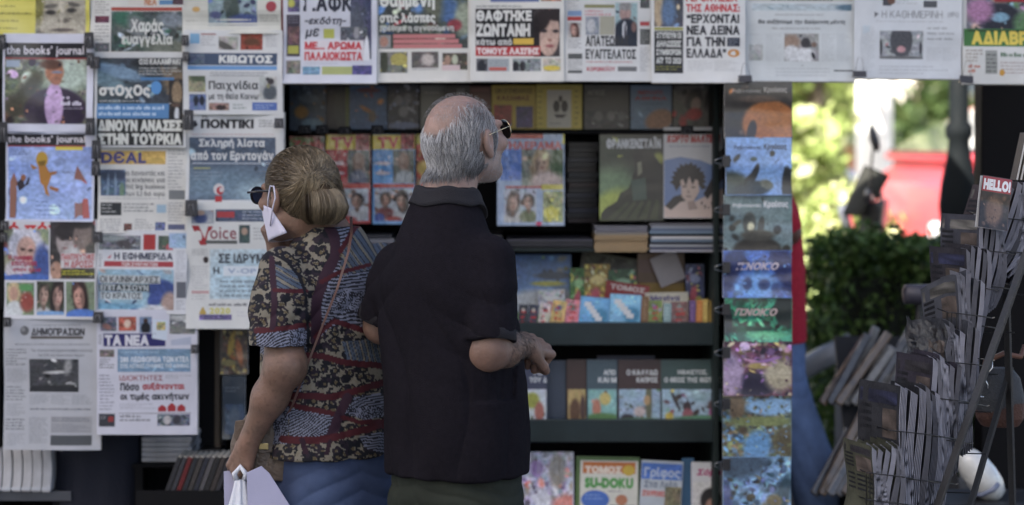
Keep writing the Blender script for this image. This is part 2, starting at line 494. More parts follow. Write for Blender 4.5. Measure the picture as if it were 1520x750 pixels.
def hang(S, name, label, cat, kind='news', rot=0.0, thick=0.004, tilt=0.0, group=None, curl=1.0, pieces='inner_pages', face='front_page'):
    """S printed sheet -> thing with its printed front and the pages behind it"""
    base = W(S.cx, S.y1, S.Y)
    t = empty(name, base, label, cat, 0, group)
    t.rotation_euler = (R(tilt), R(rot), 0)
    link(face, S.mesh(name, curl, .14 if kind == 'news' else .04), page_mat(kind), t)
    w2, h = (S.x1 - S.x0) * S.s / 2, (S.y1 - S.y0) * S.s
    g = rnd(('pg', S.x0, S.y0))
    if kind == 'news':
        n = 3
        V, F = [], []
        for k in range(n):
            dx = g.uniform(-0.002, 0.003); dz = g.uniform(-0.003, 0.0); y = 0.016 + 0.0018 * k
            b = len(V)
            m = 8
            for j in range(m + 1):
                v = j / m; d = -0.006 * max(0, 1 - v * 4) ** 2
                for q in (-w2 + dx, w2 + dx): V.append((q, y + d, dz + v * h))
            F += [(b + 2 * j, b + 2 * j + 1, b + 2 * j + 3, b + 2 * j + 2) for j in range(m)]
        me = npmesh(pieces, V, F)
        o = link(pieces, me, edge_m['news'], t)
        md = o.modifiers.new('thickness', 'SOLIDIFY'); md.thickness = 0.0009
    else:
        mb = MB(); mb.box(-w2 + 0.0006, 0.0125 if curl else 0.0006, 0.0006, w2 - 0.0006, (0.0125 if curl else 0.0006) + thick, h - 0.0006)
        mb.build('inner_pages' if kind != 'book' else 'page_block', edge_m[kind], t)
    return t

Y0 = 6.20
def sh(x0, y0, x1, y1, dy=0.0, base=NEWS): return Sheet(x0, y0, x1, y1, Y0 + dy, base, seed=x0 * 7 + y0)
BLK = (26, 27, 31); RED = (190, 40, 44); BLU = (60, 100, 175); LBL = (140, 185, 215); YEL = (225, 205, 60); NAVY = (52, 68, 100); GRY = (95, 98, 104)
N = 'newspaper'; G1 = 'newspapers and magazines hung on the kiosk front'

# --- first column from the left
p = sh(-6, -20, 133, 52, 0.0, (205, 196, 90))
p.pic(52, -20, 127, 50, (150, 146, 128), [(.5, .35, .62, .8, 0, (168, 162, 146), .3), (.3, .55, .10, .05, 0, (50, 48, 46), .7), (.72, .5, .10, .05, 0, (50, 48, 46), .7), (.3, .42, .14, .05, -8, (88, 84, 78), .6), (.75, .38, .14, .05, 8, (88, 84, 78), .6), (.56, .72, .12, .05, 0, (95, 88, 80), .6), (.55, .92, .22, .04, 0, (80, 70, 66), .6), (.05, .3, .12, .5, 0, (120, 116, 60), .5), (.52, .5, .05, .3, 0, (186, 180, 164), .8)], .35, 9)
for k in range(6): p.words(-4, -14 + k * 11, 46 - (k % 3) * 9, -9 + k * 11, (120, 112, 50), 4, .7)
hang(p, 'magazine', 'yellow magazine cover with a grey portrait at the top left corner', 'magazine', 'gloss', .6, group=G1)

p = sh(4, 50, 138, 196, -0.012, (206, 208, 222))
p.rect(7, 64, 128, 86, (24, 22, 30)).text('the books’ journal', 9, 68, 124, 85, (220, 215, 222), .02).rect(7, 86, 128, 88, (150, 40, 45))
p.pic(7, 88, 128, 184, (108, 112, 96), [(.75, .2, .3, .3, 0, (176, 192, 180), .6), (.15, .75, .16, .2, 0, (70, 66, 52), .8), (.3, .45, .1, .3, 30, (58, 58, 44), .8),
      (.62, .80, .38, .36, 0, (40, 26, 52), .12), (.60, .72, .115, .36, 0, (190, 160, 200), .1), (.60, .20, .115, .16, 0, (176, 120, 92), .2), (.56, .08, .14, .08, 0, (92, 60, 48), .4), (.62, .33, .07, .07, 0, (160, 110, 90), .4), (.63, .2, .07, .02, 0, (120, 130, 150), .4)], .4, 14)
p.words(90, 142, 106, 148, (210, 200, 220), 6, .8).words(90, 150, 124, 158, (220, 215, 230), 8, .8).words(90, 160, 122, 164, (190, 185, 200), 3)
p.rect(9, 90, 29, 100, (150, 165, 185))
hang(p, 'magazine', 'magazine with a man in a purple suit under a black title band', 'magazine', 'gloss', .4, group=G1)

p = sh(8, 192, 139, 329, -0.004, (200, 204, 224))
p.rect(10, 199, 126, 216, (24, 22, 30)).text('the books’ journal', 11, 201, 126, 215, (220, 215, 222), .02).rect(10, 216, 126, 218, (150, 40, 45))
p.pic(11, 218, 136, 326, (128, 152, 214), [(.3, .1, .3, .12, 0, (160, 180, 226), .8), (.7, .35, .3, .15, 0, (150, 172, 224), .8)], .06, 5, (160, 182, 226))
p.rect(82, 218, 122, 223, (205, 190, 60)).words(14, 221, 44, 232, (60, 70, 120), 3.5)
p.ell(62, 237, 9, 12, (176, 140, 44)).poly([(56, 246), (68, 246), (76, 262), (70, 280), (60, 272)], (168, 116, 48)).poly([(56, 250), (48, 252), (44, 244), (50, 246)], (168, 116, 48))
p.poly([(70, 256), (84, 254), (84, 258), (72, 262)], (150, 100, 50)).poly([(64, 274), (70, 276), (74, 292), (68, 288)], (168, 116, 48)).poly([(74, 276), (88, 280), (86, 285), (74, 281)], (150, 96, 46)).poly([(56, 240), (68, 238), (66, 246), (58, 246)], (120, 92, 30))
p.poly([(14, 324), (14, 270), (20, 256), (25, 270), (23, 324)], (140, 96, 80)).poly([(112, 324), (110, 262), (114, 246), (128, 270), (134, 324)], (132, 82, 74)).poly([(124, 324), (121, 262), (128, 270), (134, 324)], (165, 60, 50))
p.poly([(24, 272), (34, 262), (36, 278), (28, 284)], (38, 30, 44)).ell(34, 264, 4, 5, (140, 90, 60)).poly([(34, 278), (42, 274), (44, 264), (41, 264), (38, 272)], (38, 30, 44))
p.words(52, 298, 92, 324, (104, 120, 170), 6.5, .35).words(84, 254, 112, 258, (60, 60, 80), 2)
hang(p, 'magazine', 'magazine with a sky blue cartoon cover of floating figure and brick towers', 'magazine', 'gloss', .2, group=G1)

p = sh(6, 326, 143, 474, -0.010, (205, 205, 208))
p.text('ό,πόν', 12, 330, 88, 350, RED, .05)
p.pic(6, 340, 72, 416, (140, 150, 120), [(.48, .34, .40, .36, 0, (206, 204, 214), .2), (.5, .42, .22, .27, 0, (200, 162, 148), .2), (.42, .4, .06, .03, 0, (70, 50, 50), .6), (.6, .42, .06, .03, 0, (70, 50, 50), .6), (.52, .58, .1, .035, 0, (170, 90, 90), .6), (.3, .8, .3, .2, 0, (196, 190, 196), .3), (.86, .7, .2, .4, 0, (70, 90, 150), .5), (.5, .98, .6, .1, 0, (70, 105, 180), .1)], .25, 9)
p.text('Η ομορφη', 12, 378, 48, 388, (170, 50, 80), .05).text('επιστροφη', 16, 388, 54, 397, (170, 50, 80), .05).text('στον ήλιο', 18, 397, 60, 405, (170, 50, 80), .05)
p.pic(74, 327, 141, 414, (52, 50, 52), [(.36, .35, .22, .28, 0, (160, 150, 148), .2), (.36, .18, .26, .16, 0, (40, 36, 38), .3), (.72, .25, .2, .26, 12, (120, 106, 100), .25), (.7, .05, .25, .1, 0, (38, 35, 36), .4), (.28, .33, .05, .02, 0, (50, 40, 40), .6), (.45, .33, .05, .02, 0, (50, 40, 40), .6), (.36, .48, .07, .02, 0, (120, 70, 70), .6), (.14, .86, .14, .16, 0, (178, 140, 120), .2), (.5, .62, .2, .18, 0, (190, 190, 190), .4)], .25, 9)
p.rect(90, 376, 141, 398, (208, 205, 205)).text('ΠΑΝΤΡΕΥΤΗΚΕ', 91, 377, 140, 386, (180, 34, 44), .03).text('Η ΔΡΟΣΩ', 96, 387, 138, 397, (180, 34, 44), .03).rect(90, 400, 141, 410, (60, 58, 30)).words(92, 401, 140, 409, (205, 200, 60), 4.2, .6)
p.pic(9, 420, 50, 468, (110, 130, 100), [(.25, .3, .24, .36, 0, (200, 180, 140), .3), (.26, .34, .15, .22, 0, (190, 150, 130), .25), (.28, .9, .32, .34, 0, (196, 200, 200), .2), (.75, .6, .26, .3, 0, (150, 70, 60), .5), (.7, .15, .25, .1, 0, (90, 150, 90), .4)], .25, 8)
p.pic(54, 418, 95, 468, (70, 80, 60), shape_face(.25, .4, .5, (180, 150, 135), (52, 46, 40), False, .8) + shape_face(.75, .42, .55, (186, 150, 138), (35, 26, 26), True, .8) + [(.5, .98, .7, .1, 0, (120, 160, 205), .2)], .15, 7)
p.pic(98, 418, 141, 470, (120, 135, 110), shape_face(.48, .42, .6, (196, 150, 135), (45, 28, 26), True, .8) + [(.55, 1.0, .6, .22, 0, (80, 120, 195), .2)], .1, 7)
hang(p, 'magazine', 'gossip magazine cover crowded with five portrait photos', 'magazine', 'gloss', .1, group=G1)

p = sh(5, 472, 149, 668, -0.002, (188, 190, 196))
p.ell(36, 491, 6.5, 7, (110, 110, 112)).ell(34, 489, 3, 3.5, (150, 150, 150)).text('ΔΗΜΟΠΡΑΣΙΩΝ', 46, 487, 124, 498, (50, 50, 54), .05).rect(45, 499, 122, 503, (96, 90, 84)).words(48, 482, 118, 485, GRY, 3)
p.words(22, 510, 134, 513, (120, 122, 128), 4).text('Την ηλεκτρονική παρακολούθηση πλειστηρ', 46, 518, 136, 523, GRY, .01).text('του ΣτΕ των δικαστικών Αρχών', 56, 525, 124, 530, GRY, .01)
p.pic(43, 533, 116, 582, (72, 74, 78), [(.55, .40, .26, .045, -3, (205, 205, 205), .5), (.78, .2, .07, .26, 10, (160, 160, 160), .9), (.5, .92, .8, .12, 0, (48, 50, 54), .4), (.4, .7, .03, .04, 0, (150, 150, 150), .6)], .16, 5)
p.words(8, 518, 40, 545, GRY, 4.4, .45).words(9, 548, 39, 570, (150, 152, 158), 2.6).words(8, 574, 38, 596, GRY, 4.6, .5).words(9, 600, 38, 618, (150, 152, 158), 2.6).words(8, 622, 38, 640, GRY, 4.6, .5).words(9, 644, 38, 662, (150, 152, 158), 2.6)
p.words(43, 586, 136, 602, (150, 152, 158), 2.5, cols=3).words(44, 606, 136, 613, GRY, 5, .5).words(43, 620, 71, 660, (140, 142, 148), 2.6)
p.rect(75, 618, 136, 643, (172, 173, 178)).words(77, 620, 134, 626, GRY, 3.6).words(77, 629, 134, 642, (130, 132, 138), 2.6).rect(75, 646, 136, 661, (84, 88, 92)).words(14, 476, 22, 481, GRY, 3)
hang(p, 'newspaper', 'large grey newspaper with a dark photo of a boat, lowest in the left column', N, 'news', .4, group=G1)

# --- second column
p = sh(134, -12, 273, 82, 0.0)
p.rect(190, -10, 232, 8, (214, 208, 200)).text('ΝΕΑ', 214, -4, 232, 8, (196, 130, 90), .06).rect(236, 0, 256, 7, (90, 140, 185)).pic(256, -5, 272, 7, (90, 70, 80), (), .4, 5)
p.rect(165, 11, 270, 16, (176, 70, 54)).pic(165, 17, 270, 77, (74, 86, 84), [(.2, .15, .2, .2, 0, (60, 110, 90), .8), (.85, .2, .2, .18, 0, (130, 140, 150), .8), (.35, .35, .1, .3, -30, (120, 122, 124), .8), (.8, .9, .3, .2, 0, (110, 116, 104), .6)], .35, 8)
p.text('Χαράς', 194, 28, 242, 52, (214, 216, 208), .035).text('ευαγγέλια', 181, 50, 256, 70, (214, 216, 208), .035)
p.words(141, 2, 162, 22, (140, 138, 134), 4).pic(141, 24, 162, 34, (110, 60, 80), (), .5, 4).words(141, 38, 162, 60, GRY, 5, .4).pic(141, 64, 163, 77, (110, 112, 112), (), .45, 6)
hang(p, 'newspaper', 'newspaper with two cream words over a dark crowd photo in the second column', N, 'news', .1, group=G1)

p = sh(140, 78, 276, 219, -0.012, (205, 207, 208))
p.pic(144, 86, 272, 154, (62, 72, 80), [(.22, .3, .34, .14, 14, (120, 150, 176), .5), (.1, .5, .3, .16, 25, (110, 138, 150), .6), (.9, .5, .14, .3, 0, (120, 104, 84), .5), (.6, .1, .2, .12, 0, (44, 48, 52), .5)], .18, 6)
p.pic(250, 118, 272, 180, (52, 50, 50), [(.55, .32, .36, .28, 0, (150, 128, 100), .3), (.5, .8, .4, .25, 0, (34, 34, 38), .4), (.55, .85, .16, .2, 0, (200, 205, 210), .3), (.5, .62, .3, .05, 0, (90, 70, 60), .5)], .12, 5)
p.rect(144, 154, 250, 176, (74, 128, 180)).words(147, 157, 246, 164, (190, 214, 235), 7.5, .75).words(147, 166, 240, 173, (190, 214, 235), 7.5, .75)
p.text('στΟχΟς', 147, 126, 222, 146, (222, 222, 216), .06).ell(231, 130, 8, 10, (80, 150, 215)).words(147, 149, 222, 152, (200, 200, 196), 3.5)
p.text('ΟΧΙ ΚΑΛΑΜΡΑΚΙ', 206, 87, 268, 96, (210, 212, 208), .06).words(206, 100, 270, 113, (190, 192, 190), 4.4, .5).rect(208, 115, 258, 119, (70, 130, 185))
p.rect(144, 176, 272, 216, (44, 46, 46)).text('ΔΙΝΟΥΝ ΑΝΑΣΕΣ', 146, 178, 270, 195, (214, 216, 208), .075).text('ΣΤΗΝ ΤΟΥΡΚΙΑ', 146, 198, 270, 215, (214, 216, 208), .075)
hang(p, 'newspaper', 'dark newspaper with a blue band and heavy cream headline in two lines', N, 'news', .1, group=G1)

p = sh(145, 216, 277, 346, -0.003)
p.pic(149, 224, 245, 244, (204, 168, 84), (), .06, 5).text('DЄAL', 150, 225, 216, 243, (74, 74, 130), .05)
p.pic(149, 252, 186, 291, (98, 120, 146), [(.5, .2, .6, .2, 0, (70, 80, 100), .6), (.3, .6, .05, .4, 4, (140, 165, 190), .8), (.6, .6, .05, .4, 0, (140, 165, 190), .8), (.85, .8, .1, .3, 0, (120, 150, 120), .5)], .3, 8)
for k, t in enumerate(['οι δανειστές και', 'οι κινήσεις για', 'τις big business', 'των 5,2 δισ. ευρώ']): p.text(t, 186, 253 + k * 10.3, 244, 262 + k * 10.3, (66, 68, 74), .012)
p.words(149, 294, 245, 296, (160, 160, 165), 3).rect(149, 301, 180, 320, (52, 56, 58)).words(151, 303, 178, 318, (190, 192, 190), 5, .5).words(183, 302, 230, 316, GRY, 5, .45).rect(232, 304, 246, 316, (160, 190, 210))
p.words(149, 325, 180, 344, (120, 122, 128), 4, .5).pic(184, 332, 196, 343, (100, 70, 64), (), .5, 5).words(200, 325, 228, 344, (120, 122, 128), 4, .5).pic(230, 330, 245, 343, (90, 104, 140), (), .5, 5)
p.words(249, 222, 273, 284, (140, 142, 148), 5, .45).rect(250, 282, 274, 296, (120, 124, 126)).words(249, 300, 273, 330, (140, 142, 148), 4.4, .45).rect(249, 333, 274, 341, (92, 98, 130))
hang(p, 'newspaper', 'newspaper with an orange and purple masthead strip', N, 'news', .3, group=G1)

p = sh(143, 342, 277, 466, -0.010, (214, 216, 220))
p.pic(146, 350, 208, 371, (120, 124, 130), [(.6, .6, .2, .3, 20, (80, 76, 80), .6), (.3, .2, .3, .2, 0, (150, 160, 160), .7)], .35, 9).rect(212, 348, 230, 371, (176, 50, 50)).pic(234, 350, 256, 371, (90, 104, 90), [(.8, .8, .3, .25, 0, (190, 90, 96), .3)], .3, 5).pic(250, 346, 276, 368, (160, 190, 220), (), .1, 4)
p.poly([(158, 384), (165, 378), (163, 384)], (200, 70, 90)).text('Η ΕΦΗΜΕΡΙΔΑ', 169, 375, 256, 386, (52, 56, 78), .045).rect(154, 388, 257, 396, (170, 58, 66)).text('ΤΩΝ ΣΥΝΤΑΚΤΩΝ', 180, 389.5, 234, 395, (215, 205, 205), .04).words(146, 378, 151, 396, GRY, 4)
p.pic(145, 400, 258, 460, (150, 188, 208), [(.85, .5, .2, .25, 10, (62, 84, 150), .3), (.76, .72, .12, .16, -35, (66, 88, 160), .3), (.95, .85, .12, .3, 0, (176, 150, 140), .4), (.7, .98, .2, .1, 0, (206, 208, 214), .4), (.2, .92, .4, .08, 0, (110, 165, 195), .5)], .07, 5)
p.rect(147, 409, 238, 421, (206, 212, 214)).text('ΟΙ ΚΛΙΝΙΚΑΡΧΕΣ', 148, 410, 236, 420, (56, 62, 66), .02).rect(146, 422, 222, 433, (60, 70, 74)).text('ΕΠΙΤΑΣΣΟΥΝ', 148, 423, 220, 432, (206, 216, 220), .03).rect(147, 434, 211, 445, (198, 208, 212)).text('ΤΟ ΚΡΑΤΟΣ', 149, 435, 209, 444, (56, 62, 66), .02)
p.words(261, 372, 275, 415, (160, 162, 170), 3.6).rect(262, 418, 276, 442, (110, 114, 122)).words(262, 446, 275, 462, (150, 152, 160), 3.6)
hang(p, 'newspaper', 'newspaper with a red strip and pale blue photo of a gloved hand', N, 'news', .5, group=G1)

p = sh(144, 460, 293, 645, -0.014, (206, 207, 220))
p.pic(150, 470, 174, 491, (110, 116, 130), [(.4, .7, .3, .2, 20, (170, 120, 110), .6)], .4, 6).pic(177, 470, 203, 491, (176, 90, 70), [(.5, .5, .2, .3, 10, (225, 200, 180), .5)], .35, 6).pic(208, 470, 226, 494, (120, 140, 170), [(.5, .25, .2, .16, 0, (70, 50, 46), .3), (.5, .7, .38, .36, 0, (32, 34, 40), .2)], .15, 4)
p.pic(252, 464, 290, 496, (120, 124, 120), [(.5, .2, .5, .2, 0, (180, 184, 184), .6)], .3, 7)
p.rect(154, 495, 246, 514, (46, 44, 110)).text('ΤΑ ΝΕΑ', 156, 497, 222, 513, (220, 220, 228), .07).poly([(228, 474), (250, 476), (248, 506), (226, 502)], (206, 218, 232)).pic(233, 478, 246, 490, (190, 180, 120), (), .5, 4)
p.words(147, 497, 152, 512, GRY, 3).poly([(254, 505), (284, 500), (284, 512), (254, 513)], (176, 184, 205))
p.pic(175, 518, 283, 552, (116, 150, 180), (), .07, 5).text('280 ΛΕΩΦΟΡΕΙΑ ΤΩΝ ΚΤΕΛ', 179, 529, 281, 538, (214, 222, 230), .05).text('ΣΤΙΣ ΑΣΤΙΚΕΣ ΓΡΑΜΜΕΣ ΤΗΣ ΑΘΗΝΑΣ', 179, 540, 281, 546, (214, 222, 230), .03).words(180, 521, 280, 526, (170, 195, 215), 5)
p.text('ΙΔΙΟΚΤΗΤΕΣ', 178, 557, 242, 565, (150, 44, 54), .01).words(246, 557, 284, 563, (150, 150, 160), 3)
p.text('Πόσο', 179, 568, 207, 580, (50, 50, 60), .055).text('αυξάνονται', 212, 568, 274, 580, (176, 36, 44), .055).text('οι τιμές ακινήτων', 179, 583, 281, 596, (50, 50, 60), .055)
p.words(178, 599, 234, 608, (160, 162, 175), 3)
for hx, hs in ((241, 10), (255, 13), (269, 11)): p.poly([(hx - 6, 611), (hx - 6, 611 - hs * .6), (hx, 611 - hs), (hx + 6, 611 - hs * .6), (hx + 6, 611)], (172, 40, 48))
p.rect(177, 613, 284, 614, (120, 120, 130)).words(178, 616, 232, 628, GRY, 5.5, .6).pic(234, 615, 282, 632, (100, 108, 124), [(.3, .5, .12, .4, 0, (190, 185, 185), .4), (.6, .5, .12, .4, 0, (60, 60, 70), .4)], .5, 9)
p.pic(148, 519, 170, 530, (120, 110, 110), (), .5, 5).words(148, 532, 170, 548, GRY, 4, .6).words(148, 556, 170, 610, (130, 132, 150), 5, .45).rect(147, 614, 171, 633, (60, 62, 70)).rect(161, 618, 169, 626, (150, 50, 50)).words(149, 617, 160, 624, (170, 170, 175), 3)
hang(p, 'newspaper', 'newspaper with navy masthead and three little red house signs', N, 'news', -.1, group=G1)

# --- third column
p = sh(271, -14, 417, 50, 0.0, (202, 202, 192))
p.pic(309, -14, 382, 38, (134, 158, 164), [(.5, .6, .14, .5, 0, (70, 84, 80), .3), (.75, .85, .35, .18, 0, (74, 92, 150), .4), (.4, .3, .08, .3, 15, (84, 96, 92), .4), (.15, .7, .12, .1, 0, (90, 96, 140), .5)], .12, 9)
p.ell(291, 14, 6, 4, (200, 160, 90)).words(276, 30, 305, 34, (160, 158, 150), 3).ell(403, 10, 8, 8, (160, 60, 70)).words(386, 22, 414, 36, (140, 138, 130), 4)
hang(p, 'newspaper', 'newspaper with blue sea photo of a rocky islet, topmost in the third column', N, 'news', 0, group=G1)

p = sh(272, 45, 419, 170, -0.012, (210, 212, 212))
p.rect(282, 50, 296, 65, (120, 170, 205)).rect(298, 50, 320, 52, (150, 80, 70)).words(298, 54, 320, 70, (140, 142, 146), 4, .4).pic(324, 54, 353, 74, (170, 168, 160), [(.3, .7, .5, .25, 25, (90, 88, 84), .4)], .2, 5).pic(356, 50, 389, 74, (150, 70, 54), [(.5, .5, .38, .22, 0, (100, 64, 44), .6)], .25, 8).words(394, 50, 411, 72, (150, 152, 158), 3.5)
p.rect(279, 79, 411, 97, (66, 82, 108)).text('ΚΙΒΩΤΟΣ', 325, 82, 404, 94, (220, 222, 218), .055).pic(281, 80, 304, 95, (90, 104, 124), (), .3, 5).rect(279, 98, 411, 104, (100, 152, 205)).words(312, 107, 406, 114, (120, 124, 130), 4, .5)
p.pic(280, 113, 305, 137, (168, 164, 130), [(.6, .15, .5, .2, 0, (90, 104, 80), .5)], .2, 5).pic(281, 140, 306, 164, (100, 120, 160), [(.4, .4, .15, .3, 0, (40, 44, 56), .4), (.75, .4, .15, .3, 0, (40, 44, 56), .4)], .25, 5)
p.text('Παιχνίδια', 310, 120, 383, 136, (58, 62, 66), .03).text('με τη θεία Κοινωνία', 310, 138, 398, 150, (62, 66, 70), .03).pic(385, 114, 411, 148, (190, 192, 190), [(.65, .2, .2, .14, 0, (70, 66, 70), .3), (.6, .7, .4, .34, 20, (88, 96, 104), .4), (.5, .4, .1, .1, 0, (150, 150, 110), .5)], .1, 4)
p.pic(310, 153, 340, 164, (160, 130, 120), [(.6, .6, .25, .4, 0, (60, 50, 50), .4)], .3, 6).words(346, 154, 368, 163, (120, 140, 130), 5, .5).rect(374, 152, 411, 164, (80, 110, 180)).words(378, 155, 408, 162, (170, 190, 225), 4, .5)
hang(p, 'newspaper', 'newspaper with a slate blue masthead over a bright blue stripe', N, 'news', .2, group=G1)

p = sh(276, 166, 421, 302, -0.003, (210, 212, 212))
p.text('ΤΟ', 299, 172, 308, 176, (50, 50, 54), .05).text('ΠΟΝΤΙΚΙ', 298, 177, 376, 191, (46, 46, 50), .07).poly([(285, 184), (290, 178), (294, 186), (288, 190)], (60, 60, 64)).words(384, 178, 410, 190, GRY, 4, .5).words(284, 199, 408, 201, (180, 110, 110), 2.5)
p.pic(281, 204, 409, 297, (84, 98, 118), [(.4, .75, .6, .25, 0, (110, 134, 152), .9), (.85, .9, .3, .2, 0, (140, 164, 176), .8)], .06, 5)
p.text('Σκληρή λίστα', 295, 206, 393, 221, (220, 222, 222), .045).text('από τον Ερντογάν', 283, 224, 406, 241, (220, 222, 222), .045).rect(285, 242, 404, 243.5, (180, 190, 200)).rect(287, 249, 312, 251, (160, 165, 110)).words(288, 255, 330, 268, (140, 155, 170), 5, .4)
p.ell(325, 281, 8, 8.5, (205, 200, 200)).ell(327, 283, 5.5, 6, (180, 40, 46)).ell(329, 282, 3.4, 3.8, (200, 190, 190)).rect(320, 291, 330, 300, (180, 44, 50)).ell(378, 284, 9, 6, (190, 205, 215))
hang(p, 'newspaper', 'newspaper with white headline on stormy blue photo and a red pin', N, 'news', .2, group=G1)

p = sh(276, 300, 428, 488, -0.014, (214, 216, 214))
p.pic(284, 312, 318, 332, (160, 165, 176), [(.4, .6, .3, .4, 0, (70, 84, 130), .5), (.4, .2, .2, .2, 0, (180, 150, 130), .5)], .15, 5).pic(320, 311, 426, 329, (78, 92, 116), (), .2, 8).rect(322, 314, 348, 323, (176, 60, 66)).words(360, 313, 420, 327, (180, 190, 205), 5, .5)
p.poly([(284, 335), (295, 335), (304, 354), (309, 336), (316, 336), (306, 364), (297, 364)], (166, 38, 46)).text('oice', 312, 337, 351, 355, (140, 60, 74), .01).rect(305, 357, 352, 362, (96, 100, 98)).pic(355, 334, 371, 361, (70, 90, 90), [(.5, .35, .3, .2, 0, (180, 150, 130), .4)], .2, 4).words(376, 338, 420, 358, (150, 152, 156), 5, .4)
p.pic(311, 370, 424, 444, (196, 214, 222), [(.5, .6, .6, .5, 0, (178, 206, 220), .8)], .02, 4).text('ΣΕ ΙΔΡΥΜΑΤΑ', 324, 377, 424, 391, (64, 68, 76), .04).text('Η', 316, 397, 325, 407, (64, 68, 76), .04).rect(331, 395, 426, 410, (214, 224, 232)).text('V-OPALIA', 338, 399, 420, 406, (120, 150, 190), .01)
p.words(326, 416, 424, 442, (110, 120, 130), 7, .5).words(284, 370, 308, 380, (150, 152, 156), 3.5).ell(305, 386, 4, 5, (60, 50, 50)).words(284, 395, 310, 446, (165, 167, 172), 4, .45).rect(284, 432, 310, 436, (200, 160, 160))
p.words(310, 450, 390, 456, GRY, 7, .6).poly([(296, 464), (301, 455), (306, 464), (306, 474), (296, 474)], (190, 160, 70)).text('2020', 311, 457, 342, 466, (206, 200, 90), .05).pic(296, 467, 344, 475, (100, 90, 140), (), .6, 10).words(352, 462, 420, 472, (190, 192, 200), 5)
hang(p, 'newspaper', 'white newspaper with a big red initial in its masthead, behind the woman', N, 'news', .1, group=G1)

# --- top row over the opening
def top(x0, y1, x1, dy, base=NEWS): return sh(x0, -16, x1, y1, dy, base)
p = top(417, 124, 559, -0.006, (205, 208, 220))
p.rect(417, -16, 420, 120, (130, 60, 54)).pic(427, -14, 445, 18, (100, 90, 130), [(.3, .6, .3, .2, 0, (190, 190, 80), .4)], .4, 5).rect(425, 22, 445, 84, (70, 64, 76)).pic(427, 40, 444, 66, (120, 88, 92), (), .35, 4).rect(427, 68, 443, 80, (170, 170, 70)).words(427, 24, 443, 37, (130, 130, 150), 4)
p.text('ΓΙΑΦΚΑ', 450, -8, 541, 18, (48, 52, 66), .06).pic(520, -14, 551, 88, (70, 74, 100), [(.2, .6, .5, .4, 0, (90, 96, 110), .8)], .3, 6).pic(505, 40, 545, 60, (96, 100, 108), [(.6, .4, .1, .5, 0, (160, 160, 165), .6)], .3, 6)
p.text('‑εκδότη‑', 452, 25, 514, 39, (60, 64, 76), .04, .25).text('με', 452, 42, 474, 58, (70, 74, 84), .03, .2).rect(480, 43, 496, 57, (180, 184, 80))
p.rect(451, 60, 540, 91, (212, 206, 212)).text('ΜΕ... ΑΡΩΜΑ', 452, 62, 537, 74, (196, 44, 56), .06).text('ΠΑΛΑΙΟΚΩΣΤΑ', 452, 77, 538, 90, (196, 44, 56), .06).poly([(539, 90), (541, 62), (544, 52), (547, 62), (549, 90)], (222, 224, 230))
p.words(452, 94, 540, 96, (160, 160, 175), 2.4).pic(425, 90, 446, 110, (120, 120, 110), (), .5, 5).pic(449, 99, 475, 111, (110, 150, 180), (), .25, 5).rect(478, 99, 526, 111, (168, 176, 110)).pic(523, 97, 552, 111, (80, 76, 130), (), .4, 6)
hang(p, 'newspaper', 'tabloid with red capital headline at the left end of the top row', N, 'news', .1, group=G1)

p = top(559, 122, 699, 0.002)
p.pic(562, -14, 695, 72, (66, 74, 70), [(.78, .35, .12, .22, 20, (70, 104, 150), .4), (.95, .5, .1, .3, 0, (150, 160, 140), .5), (.85, .6, .08, .1, 0, (150, 60, 70), .5), (.62, .3, .1, .3, 0, (96, 100, 84), .8)], .25, 8)
p.text('Θαμμένη', 564, -10, 646, 15, (214, 216, 210), .06).text('στις λάσπες', 564, 19, 647, 36, (214, 216, 210), .06).text('βρέθηκε η αγνοούμενη', 564, 37, 674, 48, (204, 206, 200), .045)
p.pic(562, 52, 580, 71, (150, 150, 150), [(.45, .5, .35, .4, 0, (176, 130, 112), .4)], .1, 3)
for k in range(3): p.rect(584, 51 + k * 7.4, 676 + k * 5, 57 + k * 7.4, (196, 120, 120)); p.words(586, 52 + k * 7.4, 672 + k * 5, 56.5 + k * 7.4, (236, 224, 222), 6, .8)
p.pic(564, 77, 605, 108, (120, 122, 118), [(.15, .5, .14, .6, 0, (70, 74, 60), .4), (.7, .35, .32, .3, 0, (176, 166, 86), .2)], .2, 6).pic(611, 77, 651, 101, (104, 100, 96), [(.6, .5, .25, .35, 30, (200, 190, 184), .5)], .25, 6).words(612, 102, 650, 107, (150, 152, 156), 4).pic(657, 79, 694, 104, (90, 84, 74), [(.2, .45, .12, .3, 0, (176, 140, 120), .4), (.5, .4, .12, .3, 0, (190, 196, 170), .4)], .3, 7).rect(656, 97, 683, 105, (214, 190, 190))
hang(p, 'newspaper', 'tabloid with three pink lines over a green night photo, second in the top row', N, 'news', -.3, group=G1)

